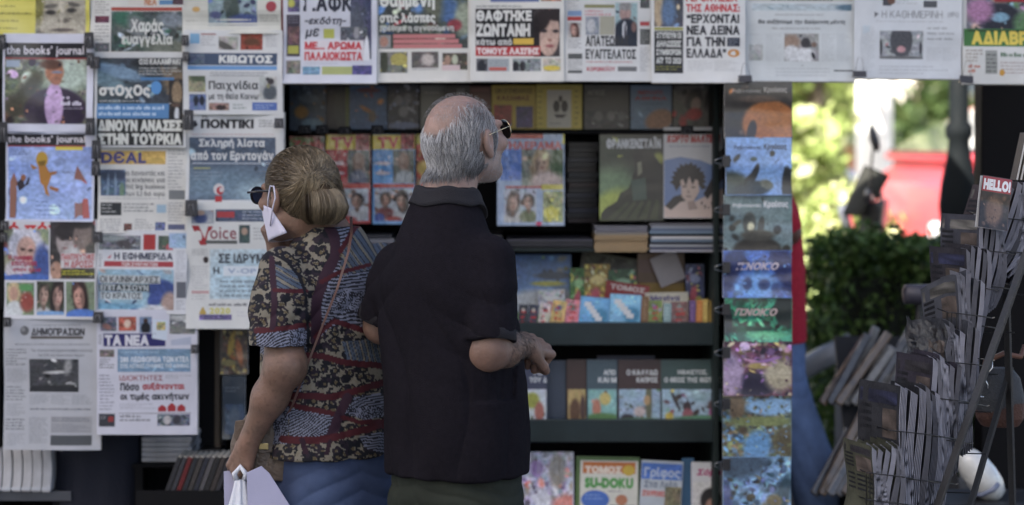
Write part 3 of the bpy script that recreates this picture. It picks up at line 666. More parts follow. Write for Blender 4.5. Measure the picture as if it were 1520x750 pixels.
p = top(698, 121, 837, -0.008)
p.rect(728, -12, 800, 3, (92, 106, 160)).pic(803, -10, 833, 2, (170, 110, 90), (), .4, 5).words(707, 8, 830, 12, GRY, 5)
p.rect(706, 13, 831, 83, (38, 38, 42)).pic(792, 13, 831, 84, (70, 64, 66), [(.55, .5, .44, .50, 0, (198, 166, 150), .12), (.3, .25, .3, .3, 30, (46, 38, 40), .3), (.85, .1, .4, .16, 0, (46, 38, 40), .3), (.1, .6, .14, .5, 0, (40, 34, 36), .3), (.4, .47, .12, .035, 0, (56, 50, 56), .5), (.84, .47, .12, .035, 0, (56, 50, 56), .5), (.62, .66, .08, .03, 0, (160, 112, 100), .6), (.62, .78, .16, .035, 0, (160, 90, 92), .6), (.1, 1.0, .3, .12, 0, (38, 34, 38), .3)], .06, 5)
p.text('ΘΑΦΤΗΚΕ', 707, 15, 789, 32, (226, 226, 222), .065).text('ΖΩΝΤΑΝΗ', 707, 35, 787, 54, (226, 226, 222), .065).text('κάτω από', 707, 57, 760, 67, (206, 206, 202), .045).rect(762, 57, 792, 66, (214, 176, 50)).rect(706, 69, 802, 83, (186, 40, 46)).text('ΤΟΝΟΥΣ ΛΑΣΠΗΣ', 708, 71, 800, 81, (228, 216, 214), .065)
p.pic(707, 87, 724, 106, (110, 110, 114), [(.5, .6, .4, .5, 0, (44, 46, 54), .4)], .1, 3).rect(724, 87, 756, 106, (170, 178, 182)).rect(726, 100, 752, 105, (190, 90, 80)).words(726, 89, 754, 98, (120, 124, 130), 3.6).pic(761, 87, 803, 106, (140, 150, 150), [(.1, .6, .12, .4, 0, (40, 40, 46), .4), (.35, .6, .1, .4, 0, (44, 40, 44), .4)], .25, 6).words(776, 92, 802, 104, (90, 94, 104), 3.6).pic(806, 87, 832, 106, (190, 184, 170), [(.5, .75, .5, .2, 0, (214, 190, 60), .3)], .2, 5)
hang(p, 'newspaper', 'tabloid with a close portrait of a woman and white headline over red strip', N, 'news', 0, group=G1)

p = top(836, 121, 968, 0.0, (206, 208, 208))
p.words(842, -12, 862, 14, (150, 152, 156), 4).rect(842, 16, 863, 24, (120, 150, 190)).rect(842, 25, 863, 31, (176, 60, 60)).pic(843, 34, 862, 56, (180, 176, 174), shape_face(.5, .5, .6, (190, 150, 136), (90, 60, 56), True, 1), .1, 3).words(843, 58, 863, 74, (130, 132, 136), 3, .6).rect(843, 80, 864, 88, (90, 94, 94)).words(843, 90, 864, 104, (130, 132, 136), 3, .6).rect(843, 105, 864, 109, (84, 88, 90))
p.rect(867, 7, 912, 12, (140, 140, 96)).words(868, 15, 910, 24, (206, 120, 130), 5, .6).pic(869, 25, 889, 52, (140, 146, 160), [(.4, .5, .3, .4, 0, (190, 192, 196), .5)], .2, 5).rect(890, 24, 912, 52, (170, 168, 150))
p.pic(913, 4, 946, 69, (150, 180, 186), [(.45, .24, .26, .20, 0, (170, 140, 134), .3), (.45, .08, .3, .1, 0, (140, 140, 140), .4), (.5, .8, .62, .44, 0, (44, 52, 66), .15), (.42, .62, .10, .2, 0, (205, 208, 214), .2), (.45, .7, .05, .22, 0, (60, 60, 70), .2), (.85, .55, .12, .12, 0, (130, 100, 96), .4)], .06, 4)
p.text('ΑΠΑΤΕΩΝΑΣ', 869, 53, 934, 69, (58, 60, 62), .05).text('ΕΥΑΓΓΕΛΑΤΟΣ', 869, 73, 944, 88, (58, 60, 62), .05).words(870, 91, 944, 95, (186, 90, 90), 4, .5).text('ΚΟΡΩΝΟΪΟΥ', 871, 98, 913, 106, (176, 44, 66), .04).rect(917, 99, 945, 106, (110, 112, 114))
p.pic(950, -4, 964, 12, (90, 92, 92), (), .5, 4).rect(950, 32, 964, 38, (180, 70, 74)).rect(950, 43, 965, 66, (84, 88, 88)).words(951, 45, 963, 64, (150, 152, 150), 4).words(950, 70, 965, 108, (140, 142, 146), 3.4, .5)
hang(p, 'newspaper', 'tabloid with a dark suited man above two black headline lines', N, 'news', .2, group=G1)

p = top(967, 123, 1106, -0.008, (214, 216, 216))
p.pic(971, -14, 1014, 40, (74, 76, 88), [(.15, .5, .16, .6, 0, (180, 160, 130), .5), (.5, .6, .25, .4, 0, (92, 120, 156), .6)], .2, 6).rect(971, 41, 1014, 45, (150, 150, 60)).rect(971, 46, 1014, 109, (50, 52, 56))
for k, t in enumerate(['ΧΤΥΠΟΥΝ ΟΙ', 'ΔΗΛΩΣΕΙΣ', 'ΣΥΜΦΟΡΩΝ', 'ΑΠ’ ΤΟ 2021']): p.text(t, 974, 48 + k * 12.4, 1011, 57.5 + k * 12.4, (212, 214, 210), .05)
p.words(973, 98, 1012, 107, (150, 150, 70), 4)
p.text('ΓΕΡΟΝΤΙΣΣΑ', 1018, -10, 1094, 3, (196, 46, 54), .05).text('ΤΗΣ ΑΘΗΝΑΣ:', 1018, 6, 1098, 18, (196, 46, 54), .05)
for t, x1 in (('“ΕΡΧΟΝΤΑΙ', 1097), ('ΝΕΑ ΔΕΙΝΑ', 1098), ('ΓΙΑ ΤΗΝ', 1076), ('ΕΛΛΑΔΑ”', 1078)):
    k = ('“ΕΡΧΟΝΤΑΙ', 'ΝΕΑ ΔΕΙΝΑ', 'ΓΙΑ ΤΗΝ', 'ΕΛΛΑΔΑ”').index(t); p.text(t, 1019, 21 + k * 17, x1, 35 + k * 17, (44, 46, 54), .055)
p.rect(1079, 56, 1098, 69, (54, 60, 74)).words(1081, 58, 1096, 67, (140, 150, 165), 3.5).ell(1089, 79, 9, 6, (206, 140, 50)).words(1020, 90, 1098, 108, (176, 178, 180), 2.8, .5, cols=2)
hang(p, 'newspaper', 'tabloid with a quoted four line black headline and orange blob', N, 'news', .1, group=G1)

p = top(1103, 121, 1269, 0.004, (200, 207, 210))
p.rect(1110, -16, 1265, 2, (188, 186, 182)).words(1144, -3, 1236, 2, (60, 62, 66), 5, .8).pic(1116, 6, 1264, 16, (176, 190, 198), [(.97, .5, .12, .5, 0, (90, 120, 140), .6)], .05, 6).words(1150, 21, 1228, 24, (130, 134, 138), 4)
p.text('Θα αυξήσουμε την διεύρυνση μάντη', 1125, 29, 1254, 37, (70, 74, 78), .04, .12).words(1146, 41, 1232, 46, (150, 154, 158), 5)
p.pic(1164, 50, 1215, 91, (150, 152, 152), [(.2, .3, .25, .25, 0, (150, 128, 112), .5), (.62, .35, .14, .2, 0, (62, 62, 66), .3), (.2, .72, .22, .3, 0, (206, 210, 214), .3), (.6, .8, .3, .28, 0, (212, 216, 220), .3), (.86, .4, .08, .1, 0, (120, 100, 90), .4), (.84, .8, .05, .14, -20, (50, 50, 56), .4)], .12, 6)
p.words(1112, 50, 1160, 92, (176, 182, 186), 2.6, .5, cols=2).words(1219, 50, 1262, 92, (176, 182, 186), 2.6, .5, cols=2).pic(1112, 66, 1132, 90, (168, 172, 172), (), .12, 4).words(1152, 101, 1232, 113, (165, 172, 178), 5, .35).rect(1237, 104, 1266, 106, (80, 84, 88)).words(1190, 96, 1194, 100, (60, 60, 66), 4)
hang(p, 'newspaper', 'pale broadsheet with a small photo of medics in white coats', N, 'news', .3, group=G1)

p = top(1267, 117, 1427, -0.006, (204, 210, 216))
p.rect(1309, -4, 1322, 9, (74, 76, 84)).ell(1322, 2, 6, 5, (110, 80, 70)).rect(1370, 1, 1390, 11, (84, 88, 94)).words(1330, 0, 1362, 8, (170, 174, 180), 4)
p.text('Η ΚΑΘΗΜΕΡΙΝΗ', 1308, 16, 1398, 27, (108, 112, 120), -.008).poly([(1297, 18), (1303, 21), (1297, 27)], (110, 114, 120)).text('(8Ν)', 1406, 17, 1422, 27, (130, 134, 142), 0).words(1300, 31, 1400, 33, (176, 180, 186), 4)
p.pic(1305, 46, 1370, 88, (160, 166, 170), [(.5, .35, .26, .6, 0, (82, 84, 90), .12), (.5, .65, .1, .12, 0, (200, 150, 155), .5), (.03, .6, .03, .28, 0, (60, 60, 66), .4), (.95, .6, .03, .24, 0, (60, 60, 66), .4), (.5, .95, .7, .06, 0, (110, 112, 114), .4)], .12, 8)
p.words(1277, 40, 1298, 108, (176, 182, 188), 3, .5).words(1376, 40, 1420, 66, (150, 156, 162), 8, .35).words(1376, 70, 1422, 92, (182, 187, 193), 2.6, .5, cols=2).words(1304, 98, 1410, 110, (165, 170, 178), 5, .35).words(1280, 39, 1290, 50, (170, 205, 225), 3)
hang(p, 'newspaper', 'pale newspaper with a grey doorway photo, second from the right in the top row', N, 'news', .5, group=G1)

p = top(1428, 125, 1535, 0.002, (206, 208, 206))
p.pic(1434, -14, 1535, 46, (120, 116, 130), [(.5, .2, .12, .14, 0, (170, 140, 124), .3), (.5, .7, .3, .4, 0, (46, 50, 62), .2), (.5, .66, .14, .12, 0, (120, 165, 190), .3), (.9, .8, .2, .3, 0, (90, 130, 90), .5), (.2, .5, .2, .3, 0, (170, 120, 160), .6)], .25, 7)
p.rect(1476, -12, 1535, 3, (150, 44, 54)).rect(1430, 43, 1535, 69, (66, 120, 66)).rect(1436, 45, 1535, 47, (46, 52, 40)).text('ΑΔΙΑΒΡΟΧ', 1441, 46, 1562, 67, (222, 200, 70), .07)
p.words(1433, 74, 1458, 92, (130, 110, 90), 5, .5).words(1437, 96, 1456, 110, (180, 90, 60), 7, .7).rect(1462, 75, 1480, 110, (150, 154, 150)).words(1463, 80, 1479, 108, (80, 84, 86), 6, .5).words(1485, 78, 1530, 86, (70, 110, 80), 8, .8).words(1485, 92, 1530, 112, (150, 120, 120), 5, .4).ell(1487, 108, 4, 5, (200, 150, 50))
hang(p, 'newspaper', 'sports paper with a big yellow headline at the right end of the top row', N, 'news', .3, group=G1)

# --- booklets clipped in a column right of the opening
def booklet(x0, y0, x1, y1, dy, base, fn, label, rot=0):
    p = Sheet(x0, y0, x1, y1, 6.19 + dy, base, seed=y0); pc = p.pic; p.pic = lambda *a, **k: pc(*a, **dict(k, cell=1.0)); fn(p)
    hang(p, 'booklet', label, 'booklet', 'gloss', rot, thick=0.003, group='booklets clipped in a column beside the opening', curl=0.5)
def f(p): p.pic(1076, 122, 1175, 205, (36, 32, 30), [(.68, .75, .42, .42, 0, (150, 92, 44), .15), (.4, .88, .07, .2, 12, (30, 26, 28), .3), (.5, .3, .3, .06, 0, (80, 66, 56), .6)], .12, 6).text('Ροβινσώνας', 1087, 132, 1130, 139, (140, 138, 134), .03).text('Κρούσος', 1134, 129, 1168, 139, (150, 148, 144), .03)
booklet(1075, 121, 1176, 206, 0.0, (40, 36, 34), f, 'black and burnt orange booklet, topmost of the column')
def f(p): p.pic(1078, 205, 1175, 289, (120, 156, 206), [(.1, .9, .3, .3, 20, (62, 72, 66), .3), (.4, .9, .3, .14, -8, (50, 56, 56), .3), (.44, .62, .05, .18, 20, (40, 42, 44), .3), (.38, .68, .12, .05, -40, (48, 50, 50), .3), (.62, .82, .1, .08, 20, (96, 100, 88), .4), (.93, .85, .08, .35, 0, (38, 42, 44), .2)], .05, 5).text('Ροβινσώνας', 1090, 216, 1130, 223, (40, 44, 60), .03).text('Κρούσος', 1134, 213, 1168, 224, (36, 36, 50), .05)
booklet(1077, 204, 1175, 290, -0.008, (110, 146, 196), f, 'sky blue booklet with a dark climbing figure')
def f(p): p.pic(1074, 290, 1175, 373, (100, 122, 126), [(.5, 1.0, .36, .26, 0, (40, 38, 34), .2), (.38, .5, .1, .2, 0, (60, 66, 64), .3), (.4, .56, .05, .08, 0, (206, 204, 170), .5), (.55, .55, .05, .18, 8, (56, 60, 58), .3), (.5, .72, .25, .1, 0, (64, 64, 58), .4)], .08, 5).text('Ροβινσώνας', 1088, 302, 1130, 309, (200, 205, 210), .03).text('Κρούσος', 1134, 298, 1170, 310, (214, 216, 220), .045)
booklet(1074, 289, 1176, 374, 0.0, (100, 122, 126), f, 'grey green booklet with two figures on a rock mound')
def f(p): p.pic(1074, 373, 1175, 442, (70, 110, 190), [(.1, .4, .16, .6, 20, (40, 52, 100), .4), (.9, .4, .16, .6, -20, (38, 48, 96), .4), (.5, .75, .3, .3, 0, (110, 160, 220), .7), (.35, .7, .07, .14, 10, (60, 76, 120), .4), (.6, .72, .09, .12, -20, (60, 76, 120), .4), (.78, .8, .08, .12, 0, (60, 80, 130), .4)], .3, 14, busy=110).text('ΠΙΝΟΚΙΟ', 1092, 390, 1156, 401, (190, 180, 190), .05, .3)
booklet(1073, 372, 1175, 442, -0.008, (70, 100, 170), f, 'bright blue booklet with slanted lettering')
def f(p): p.pic(1076, 443, 1175, 508, (60, 150, 118), [(.9, .25, .16, .4, 0, (34, 44, 42), .2), (.4, .7, .3, .06, 0, (30, 70, 60), .5), (.25, .8, .08, .2, 0, (36, 90, 74), .5), (.65, .85, .3, .1, 0, (90, 180, 130), .6), (.05, .5, .07, .3, 0, (40, 44, 46), .4)], .3, 14, busy=130).text('ΠΙΝΟΚΙΟ', 1090, 458, 1154, 469, (200, 176, 172), .05, .3)
booklet(1076, 441, 1176, 508, 0.0, (60, 140, 110), f, 'emerald green booklet with slanted lettering')
def f(p): p.pic(1074, 508, 1175, 587, (96, 56, 76), [(.45, .80, .34, .22, 0, (36, 32, 56), .2), (.12, .62, .16, .4, 0, (170, 150, 180), .5), (.82, .62, .22, .3, 0, (176, 166, 140), .5), (.5, .38, .22, .03, 14, (200, 150, 180), .3), (.6, .36, .28, .03, -14, (150, 110, 170), .3), (.5, .45, .15, .06, 0, (170, 150, 90), .5)], .5, 20, busy=170)
booklet(1074, 507, 1176, 588, -0.008, (96, 56, 76), f, 'plum purple booklet crossed by a lilac streak')
def f(p): p.pic(1073, 588, 1174, 678, (104, 112, 84), [(.7, .18, .4, .14, 0, (130, 170, 206), .4), (.2, .15, .12, .3, 0, (110, 92, 70), .4), (.55, .42, .5, .08, 0, (130, 140, 90), .5), (.5, .85, .2, .3, 20, (100, 150, 196), .4), (.9, .75, .16, .25, 0, (92, 84, 60), .5)], .5, 22, busy=300)
booklet(1073, 587, 1175, 679, 0.0, (100, 112, 90), f, 'booklet with a lively countryside scene by a blue river')
def f(p): p.pic(1074, 679, 1174, 766, (130, 170, 208), [(.3, .15, .4, .2, -10, (70, 90, 110), .6), (.9, .6, .1, .3, 10, (50, 76, 90), .5), (.75, .75, .12, .12, 0, (120, 110, 80), .5), (.05, .8, .08, .3, 0, (86, 96, 140), .5)], .3, 20, busy=170)
booklet(1073, 678, 1174, 768, -0.008, (120, 160, 200), f, 'pale blue booklet at the bottom of the column')

# --- binder clips
clip_m = mat('clip_steel_black', (0.018, 0.018, 0.022), 0.35, bump=0.05)
wire_m = mat('clip_wire', (0.35, 0.35, 0.36), 0.3, metal=1.0)
def clip(px, py, wpx, hpx, label, up=0, Y=6.165, rot=0.0, group='black binder clips holding the papers'):
    s = Y / FP; w2, h = wpx * s / 2, hpx * s
    t = empty('binder_clip', W(px, py + hpx / 2, Y), label, 'clip', 0, group); t.rotation_euler = (0, R(rot), 0)
    m = MB(); m.prism([(-0.010, 0.0), (0.012, 0.0), (0.0035, h), (-0.0015, h)], -w2, w2, 'x'); m.build('clip_body', clip_m, t, bevel=0.0012)
    m = MB()
    a = w2 * 0.62
    if up:
        m.tube([(-a, -0.002, h), (-a * .8, -0.004, h + up * s * .5), (-a * .45, -0.006, h + up * s), (a * .45, -0.006, h + up * s), (a * .8, -0.004, h + up * s * .5), (a, -0.002, h)], 0.0009, 6)
    else:
        m.tube([(-a, -0.011, 0.001), (-a * .6, -0.013, h * .7), (a * .6, -0.013, h * .7), (a, -0.011, 0.001)], 0.0008, 6)
    m.build('handle', wire_m, t, smooth=True)
    return t
for px, py, w_, h_, lb in ((132, 60, 14, 24, 'black clip at the upper right corner of the yellow magazine'), (141, 93, 14, 18, 'black clip between the purple suit magazine and the next column'),
        (134, 88, 10, 20, 'black clip beside the red rule of the purple suit magazine'), (5, 196, 12, 30, 'black clip at the left frame edge beside the second black title band'), (134, 188, 13, 26, 'black clip at the lower right of the purple suit magazine'),
        (143, 222, 13, 28, 'black clip left of the orange masthead'), (4, 62, 9, 22, 'black clip at the left edge beside the first title band'), (142, 250, 12, 22, 'black clip beside the blue photo of the orange masthead paper'), (7, 335, 12, 14, 'black clip at the top left of the gossip magazine'), (145, 352, 14, 16, 'black clip above the red strip newspaper'), (6, 352, 10, 14, 'black clip on the left margin of the gossip magazine'),
        (146, 471, 15, 16, 'black clip above the navy masthead newspaper'), (11, 478, 11, 14, 'black clip at the top left of the grey newspaper'), (289, 518, 11, 13, 'black clip on the right edge of the navy masthead newspaper'), (275, 60, 10, 16, 'black clip between second and third column near the top'), (276, 84, 10, 14, 'black clip beside the slate blue masthead'),
        (280, 178, 14, 30, 'black clip at the left of the mouse title newspaper'), (284, 309, 18, 24, 'large black clip above the red initial newspaper'), (414, 183, 13, 15, 'black clip on the right margin under the tabloid row')):
    clip(px, py, w_, h_, lb)
clip(1106, 117, 20, 10, 'binder clip with raised handles over the booklet column', up=18)
clip(1276, 110, 20, 9, 'binder clip with raised handles between the two pale broadsheets', up=20)
clip(1434, 118, 20, 11, 'binder clip with raised handles under the sports paper', up=22, rot=4)
for k, (py, lb) in enumerate(((398, 'beside the bright blue booklet'), (460, 'beside the emerald booklet'), (524, 'beside the plum booklet'), (600, 'beside the countryside booklet'), (690, 'beside the bottom booklet'), (240, 'beside the sky blue booklet'), (312, 'beside the grey green booklet'))):
    s = 6.17 / FP
    t = empty('binder_clip', W(1078, py + 8, 6.17), 'sideways binder clip with wire arms ' + lb, 'clip', 0, 'binder clips on the booklet column')
    m = MB(); m.box(-0.012, -0.006, 0.0, 0.012, 0.004, 0.034); m.build('clip_body', clip_m, t, bevel=0.0015)
    m = MB(); m.tube([(-0.010, -0.007, 0.006), (-0.026, -0.012, 0.010), (-0.036, -0.014, 0.014), (-0.036, -0.014, 0.020), (-0.026, -0.012, 0.024), (-0.010, -0.007, 0.028)], 0.0011, 6); m.build('handle', wire_m, t, smooth=True)
# ================================================================== the kiosk
green = mat('dark_green_paint', (0.013, 0.023, 0.026), 0.45, bump=0.12, bscale=14, vary=0.30, vscale=9, spec=.35)
dark = mat('kiosk_dark_inside', (0.009, 0.009, 0.010), 0.85, vary=0.2, spec=.15)
dgreen = mat('kiosk_green_frame', (0.012, 0.020, 0.020), 0.6, vary=0.2, spec=.25)
XL, XR = (425 - CX) * 0.002 - 0.012, (1073 - CX) * 0.002 + 0.01      # clear opening
ZT = CAMZ - (122 - HY) * 0.002
kio = empty('newsstand_kiosk', (0, 6.6, 0), 'dark green newsstand kiosk with stocked shelves behind its open front', 'kiosk')
def kp(name, x0, y0, z0, x1, y1, z1, m, bev=0.002):
    mb = MB(); mb.box(x0, y0 - 6.6, z0, x1, y1 - 6.6, z1); return mb.build(name, m, kio, bevel=bev)
def zof(py, Y): return CAMZ - (py - HY) * Y / FP
kp('fascia', -2.6, 6.26, zof(116, 6.2), 0.86, 6.32, 2.75, dgreen)
kp('side_wall', -1.62, 6.33, 0.0, -1.55, 7.55, 2.70, dark)
kp('side_wall', 0.70, 6.33, 0.0, 0.76, 7.55, 2.70, dark)
kp('back_wall', -1.55, 7.50, 0.0, 0.70, 7.56, 2.70, dark)
kp('roof', -1.7, 6.05, 2.76, 0.95, 7.7, 2.84, dgreen)
kp('floor_board', -1.55, 6.34, 0.0, 0.70, 7.49, 0.06, dark)
kp('post', 0.648, 6.262, 0.0, 0.695, 6.322, zof(118, 6.2), dgreen)
kp('post', -0.755, 6.262, zof(470, 6.2), -0.70, 6.322, zof(118, 6.2), dgreen)
kp('paper_board', -1.56, 6.262, zof(462, 6.2), -0.757, 6.30, zof(118, 6.2), dark)
# backing that the upper books lean on
kp('book_backboard', XL, 6.83, zof(345, 6.8), XR, 6.85, 2.65, dark)
kp('backboard', XL, 6.92, 0.07, XR, 6.94, zof(380, 6.8), dark)
# shelf boards with their green lips
def shelf(py, Yf, depth, lip_top, lip_bot, x0=XL, x1=XR):
    z = zof(lip_top, Yf)
    zz = zof(lip_bot, Yf)
    kp('shelf_board', x0, Yf + 0.02, zz + 0.012, x1, Yf + depth, zz + 0.032, dgreen)
    kp('shelf_lip', x0, Yf, zz, x1, Yf + 0.018, z, green, 0.003)
shelf(0, 6.50, 0.40, 479, 513)
shelf(0, 6.50, 0.40, 623, 657)
kp('shelf_board', XL, 6.50, zof(374, 6.5), XR, 6.86, zof(369, 6.5), dgreen)
kp('shelf_board', XL, 6.66, zof(196, 6.66) - 0.004, XR, 6.82, zof(196, 6.66) + 0.006, dgreen)
kp('shelf_rail', XL, 6.52, zof(199, 6.5), XR, 6.53, zof(194, 6.5), dark)
kp('side_panel', 0.625, 6.45, 0.07, 0.64, 6.90, 2.6, dgreen)
kp('shelf_board', XL, 6.50, zof(800, 6.5), XR, 6.9, zof(795, 6.5), dgreen)

# --- printed things standing inside
def cover(x0, y0, x1, y1, Y, base, fn, label, cat='magazine', kind='book', rot=0, thick=0.006, tilt=0, name=None, group=None):
    p = Sheet(x0, y0, x1, y1, Y, base, seed=int(x0 * 3 + y0))
    if fn: fn(p)
    return hang(p, (name or cat).replace(' ', '_').replace("'s", 's'), label, cat, kind, rot, thick=thick, tilt=tilt, group=group, curl=0.35 if kind == 'wrap' else 0.0, face='cover')
GU = 'books in the shaded upper row'
def f(p): p.pic(432, 126, 484, 194, (52, 72, 96), [(.3, .6, .2, .14, 0, (150, 110, 50), .4), (.6, .85, .3, .12, 0, (110, 140, 160), .4), (.5, .3, .3, .1, 0, (90, 110, 130), .5)], .15, 6)
cover(430, 126, 484, 194, 6.64, (52, 72, 96), f, 'dim blue book at the left end of the upper row', 'book', group=GU)
def f(p): p.pic(484, 128, 520, 192, (44, 40, 46), [(.6, .5, .3, .4, 0, (60, 64, 60), .5)], .2, 6).rect(513, 130, 519, 192, (104, 116, 54))
cover(484, 128, 519, 192, 6.66, (44, 40, 46), f, 'near black book with a narrow green spine strip', 'book', group=GU)
def f(p): p.pic(519, 128, 575, 192, (72, 104, 146), [(.45, .55, .22, .05, 30, (190, 126, 70), .4), (.6, .7, .1, .14, 0, (120, 100, 80), .4), (.5, .1, .3, .05, 0, (120, 60, 70), .5)], .08, 5)
cover(519, 127, 575, 192, 6.65, (72, 104, 146), f, 'blue book with an orange figure on its cover', 'book', group=GU)
def f(p): p.pic(575, 126, 622, 192, (54, 56, 64), [(.35, .35, .14, .12, 0, (130, 130, 136), .4), (.65, .3, .14, .12, 0, (120, 120, 126), .4), (.5, .6, .16, .12, 0, (140, 138, 140), .4), (.5, .92, .5, .08, 0, (120, 130, 160), .4)], .3, 9)
cover(576, 126, 622, 192, 6.64, (54, 56, 64), f, 'book with a dark group photograph on its cover', 'book', group=GU)
def f(p): p.words(630, 136, 655, 142, (170, 170, 160), 6)
cover(624, 127, 661, 192, 6.66, (128, 128, 122), f, 'plain grey book above the man', 'book', group=GU)
def f(p): p.rect(678, 132, 690, 142, (110, 110, 106))
cover(661, 127, 697, 192, 6.64, (70, 66, 62), f, 'plain brownish grey book behind the bald head', 'book', group=GU)
cover(697, 128, 729, 192, 6.66, (96, 52, 44), lambda p: p.rect(700, 132, 726, 136, (120, 70, 60)), 'rust brown book right of the bald head', 'book', group=GU)
def f(p): p.text('ΟΙΚΟΓΕΝΕΙΑΚΟΣ', 734, 131, 790, 139, (120, 96, 30), .04).text('ΚΑΖΑΜΙΑΣ', 738, 142, 786, 149, (120, 60, 30), .04).pic(733, 156, 760, 188, (150, 60, 50), (), .3, 5).pic(766, 158, 791, 190, (80, 70, 110), (), .3, 5)
cover(730, 127, 795, 192, 6.65, (186, 160, 50), f, 'golden yellow book with two small red and violet pictures', 'book', group=GU)
def f(p):
    p.rect(812, 134, 848, 190, (196, 192, 180)).ell(826, 158, 5, 9, (50, 46, 46)).ell(838, 158, 5, 9, (50, 46, 46)).ell(832, 147, 3, 5, (80, 74, 70)).poly([(822, 170), (842, 170), (836, 175), (826, 175)], (60, 54, 52)).words(816, 182, 846, 186, (90, 84, 80), 4)
    for yy in range(134, 186, 8): p.words(799, yy, 806, yy + 4, (120, 100, 40), 4, .7); p.words(853, yy, 860, yy + 4, (120, 100, 40), 4, .7)
    p.words(802, 129, 860, 132, (120, 100, 40), 4)
cover(796, 126, 864, 192, 6.64, (200, 180, 70), f, 'yellow framed book with a small dark drawing on white', 'book', group=GU)
def f(p): p.text('ΑΓΙΟΣ', 872, 134, 898, 141, (140, 140, 134), .02).words(872, 146, 892, 150, (120, 120, 116), 4).pic(870, 165, 932, 190, (74, 74, 74), [(.3, .3, .1, .3, 0, (120, 118, 116), .4), (.6, .3, .1, .3, 0, (130, 128, 126), .4), (.85, .3, .1, .3, 0, (110, 110, 110), .4)], .3, 8)
cover(867, 126, 934, 192, 6.66, (86, 86, 84), f, 'dark grey book with a row of little heads', 'book', group=GU)
def f(p): p.text('ΗΜΕΡΟΛΟΓΙΟ', 946, 134, 984, 141, (170, 80, 90), .04).text('ΑΘΗΝΑ', 942, 143, 990, 149, (170, 80, 90), .04).words(950, 153, 984, 156, (80, 90, 110), 4).pic(936, 160, 997, 191, (120, 146, 176), [(.7, .6, .35, .5, -20, (176, 130, 100), .3)], .08, 4)
cover(936, 127, 997, 192, 6.65, (120, 146, 176), f, 'light blue book with a peach coloured foot of the cover', 'book', group=GU)
def f(p): p.pic(999, 127, 1074, 190, (104, 102, 96), [(.42, .35, .16, .28, 20, (40, 36, 38), .3), (.46, .44, .1, .17, 15, (176, 150, 138), .3), (.42, .68, .16, .14, -10, (190, 50, 50), .3), (.75, .4, .12, .3, 0, (44, 40, 40), .4), (.8, .7, .14, .3, 0, (110, 106, 104), .4), (.2, .85, .08, .14, 0, (180, 60, 56), .4)], .12, 6)
cover(999, 127, 1073, 191, 6.64, (104, 102, 96), f, 'book with a drawn girl in a red scarf', 'book', group=GU)
# wrapped magazines
GM = 'plastic wrapped magazines clipped in the opening'
def f(p): p.pic(430, 203, 482, 332, (140, 60, 62), [(.3, .1, .4, .1, 0, (120, 140, 90), .5), (.5, .35, .4, .06, 0, (190, 120, 120), .5)], .35, 9).text('Ζωή', 434, 208, 478, 224, (190, 90, 90), .06)
cover(430, 202, 482, 334, 6.56, (130, 66, 66), f, 'red wrapped magazine beside the ponytail', 'magazine', 'wrap', group=GM)
def tvcover(x0, x1, c1, c2):
    def f(p):
        p.rect(x0, 200, x1, 222, (214, 190, 60)).text('TV', x0 + 8, 203, x0 + (x1 - x0) * .62, 221, (196, 44, 44), .07).pic(x0 + (x1 - x0) * .66, 196, x1 - 1, 222, (150, 70, 70), (), .4, 6)
        p.pic(x0 + 1, 223, x0 + (x1 - x0) * .48, 272, c1, [(.5, .4, .4, .06, 0, (220, 200, 200), .4), (.5, .7, .4, .05, 0, (220, 200, 200), .4)], .15, 6)
        p.pic(x0 + (x1 - x0) * .48, 223, x1 - 1, 272, (80, 90, 84), [(.5, .35, .28, .3, 0, (150, 120, 104), .4), (.5, .9, .4, .3, 0, c2, .4)], .3, 8)
        p.rect(x0 + 1, 273, x1 - 1, 279, (190, 60, 50))
        p.pic(x0 + 3, 280, x1 - 3, 328, (186, 190, 196), shape_face(.28, .34, .34, (180, 140, 120), (60, 50, 44), x0 < 500, .8) + shape_face(.72, .38, .36, (176, 136, 116), (50, 40, 38), x0 > 500, .8) + [(.12, .92, .14, .16, 0, (70, 90, 160), .4), (.5, .96, .2, .1, 0, (160, 60, 56), .5)], .14, 8)
    return f
cover(484, 196, 550, 332, 6.55, (180, 60, 60), tvcover(484, 550, (176, 50, 56), (70, 80, 110)), 'red television magazine in plastic between the two people', 'magazine', 'wrap', group=GM)
cover(553, 196, 616, 333, 6.54, (110, 160, 210), tvcover(553, 616, (90, 150, 205), (150, 156, 160)), 'blue television magazine in plastic left of the man', 'magazine', 'wrap', group=GM)
def f(p): p.rect(618, 196, 660, 214, (205, 190, 70)).pic(618, 215, 660, 330, (170, 70, 60), [(.3, .3, .3, .1, 0, (210, 180, 100), .5)], .35, 9)
cover(618, 195, 662, 333, 6.56, (170, 70, 60), f, 'red and yellow wrapped magazine partly behind the man', 'magazine', 'wrap', group=GM)
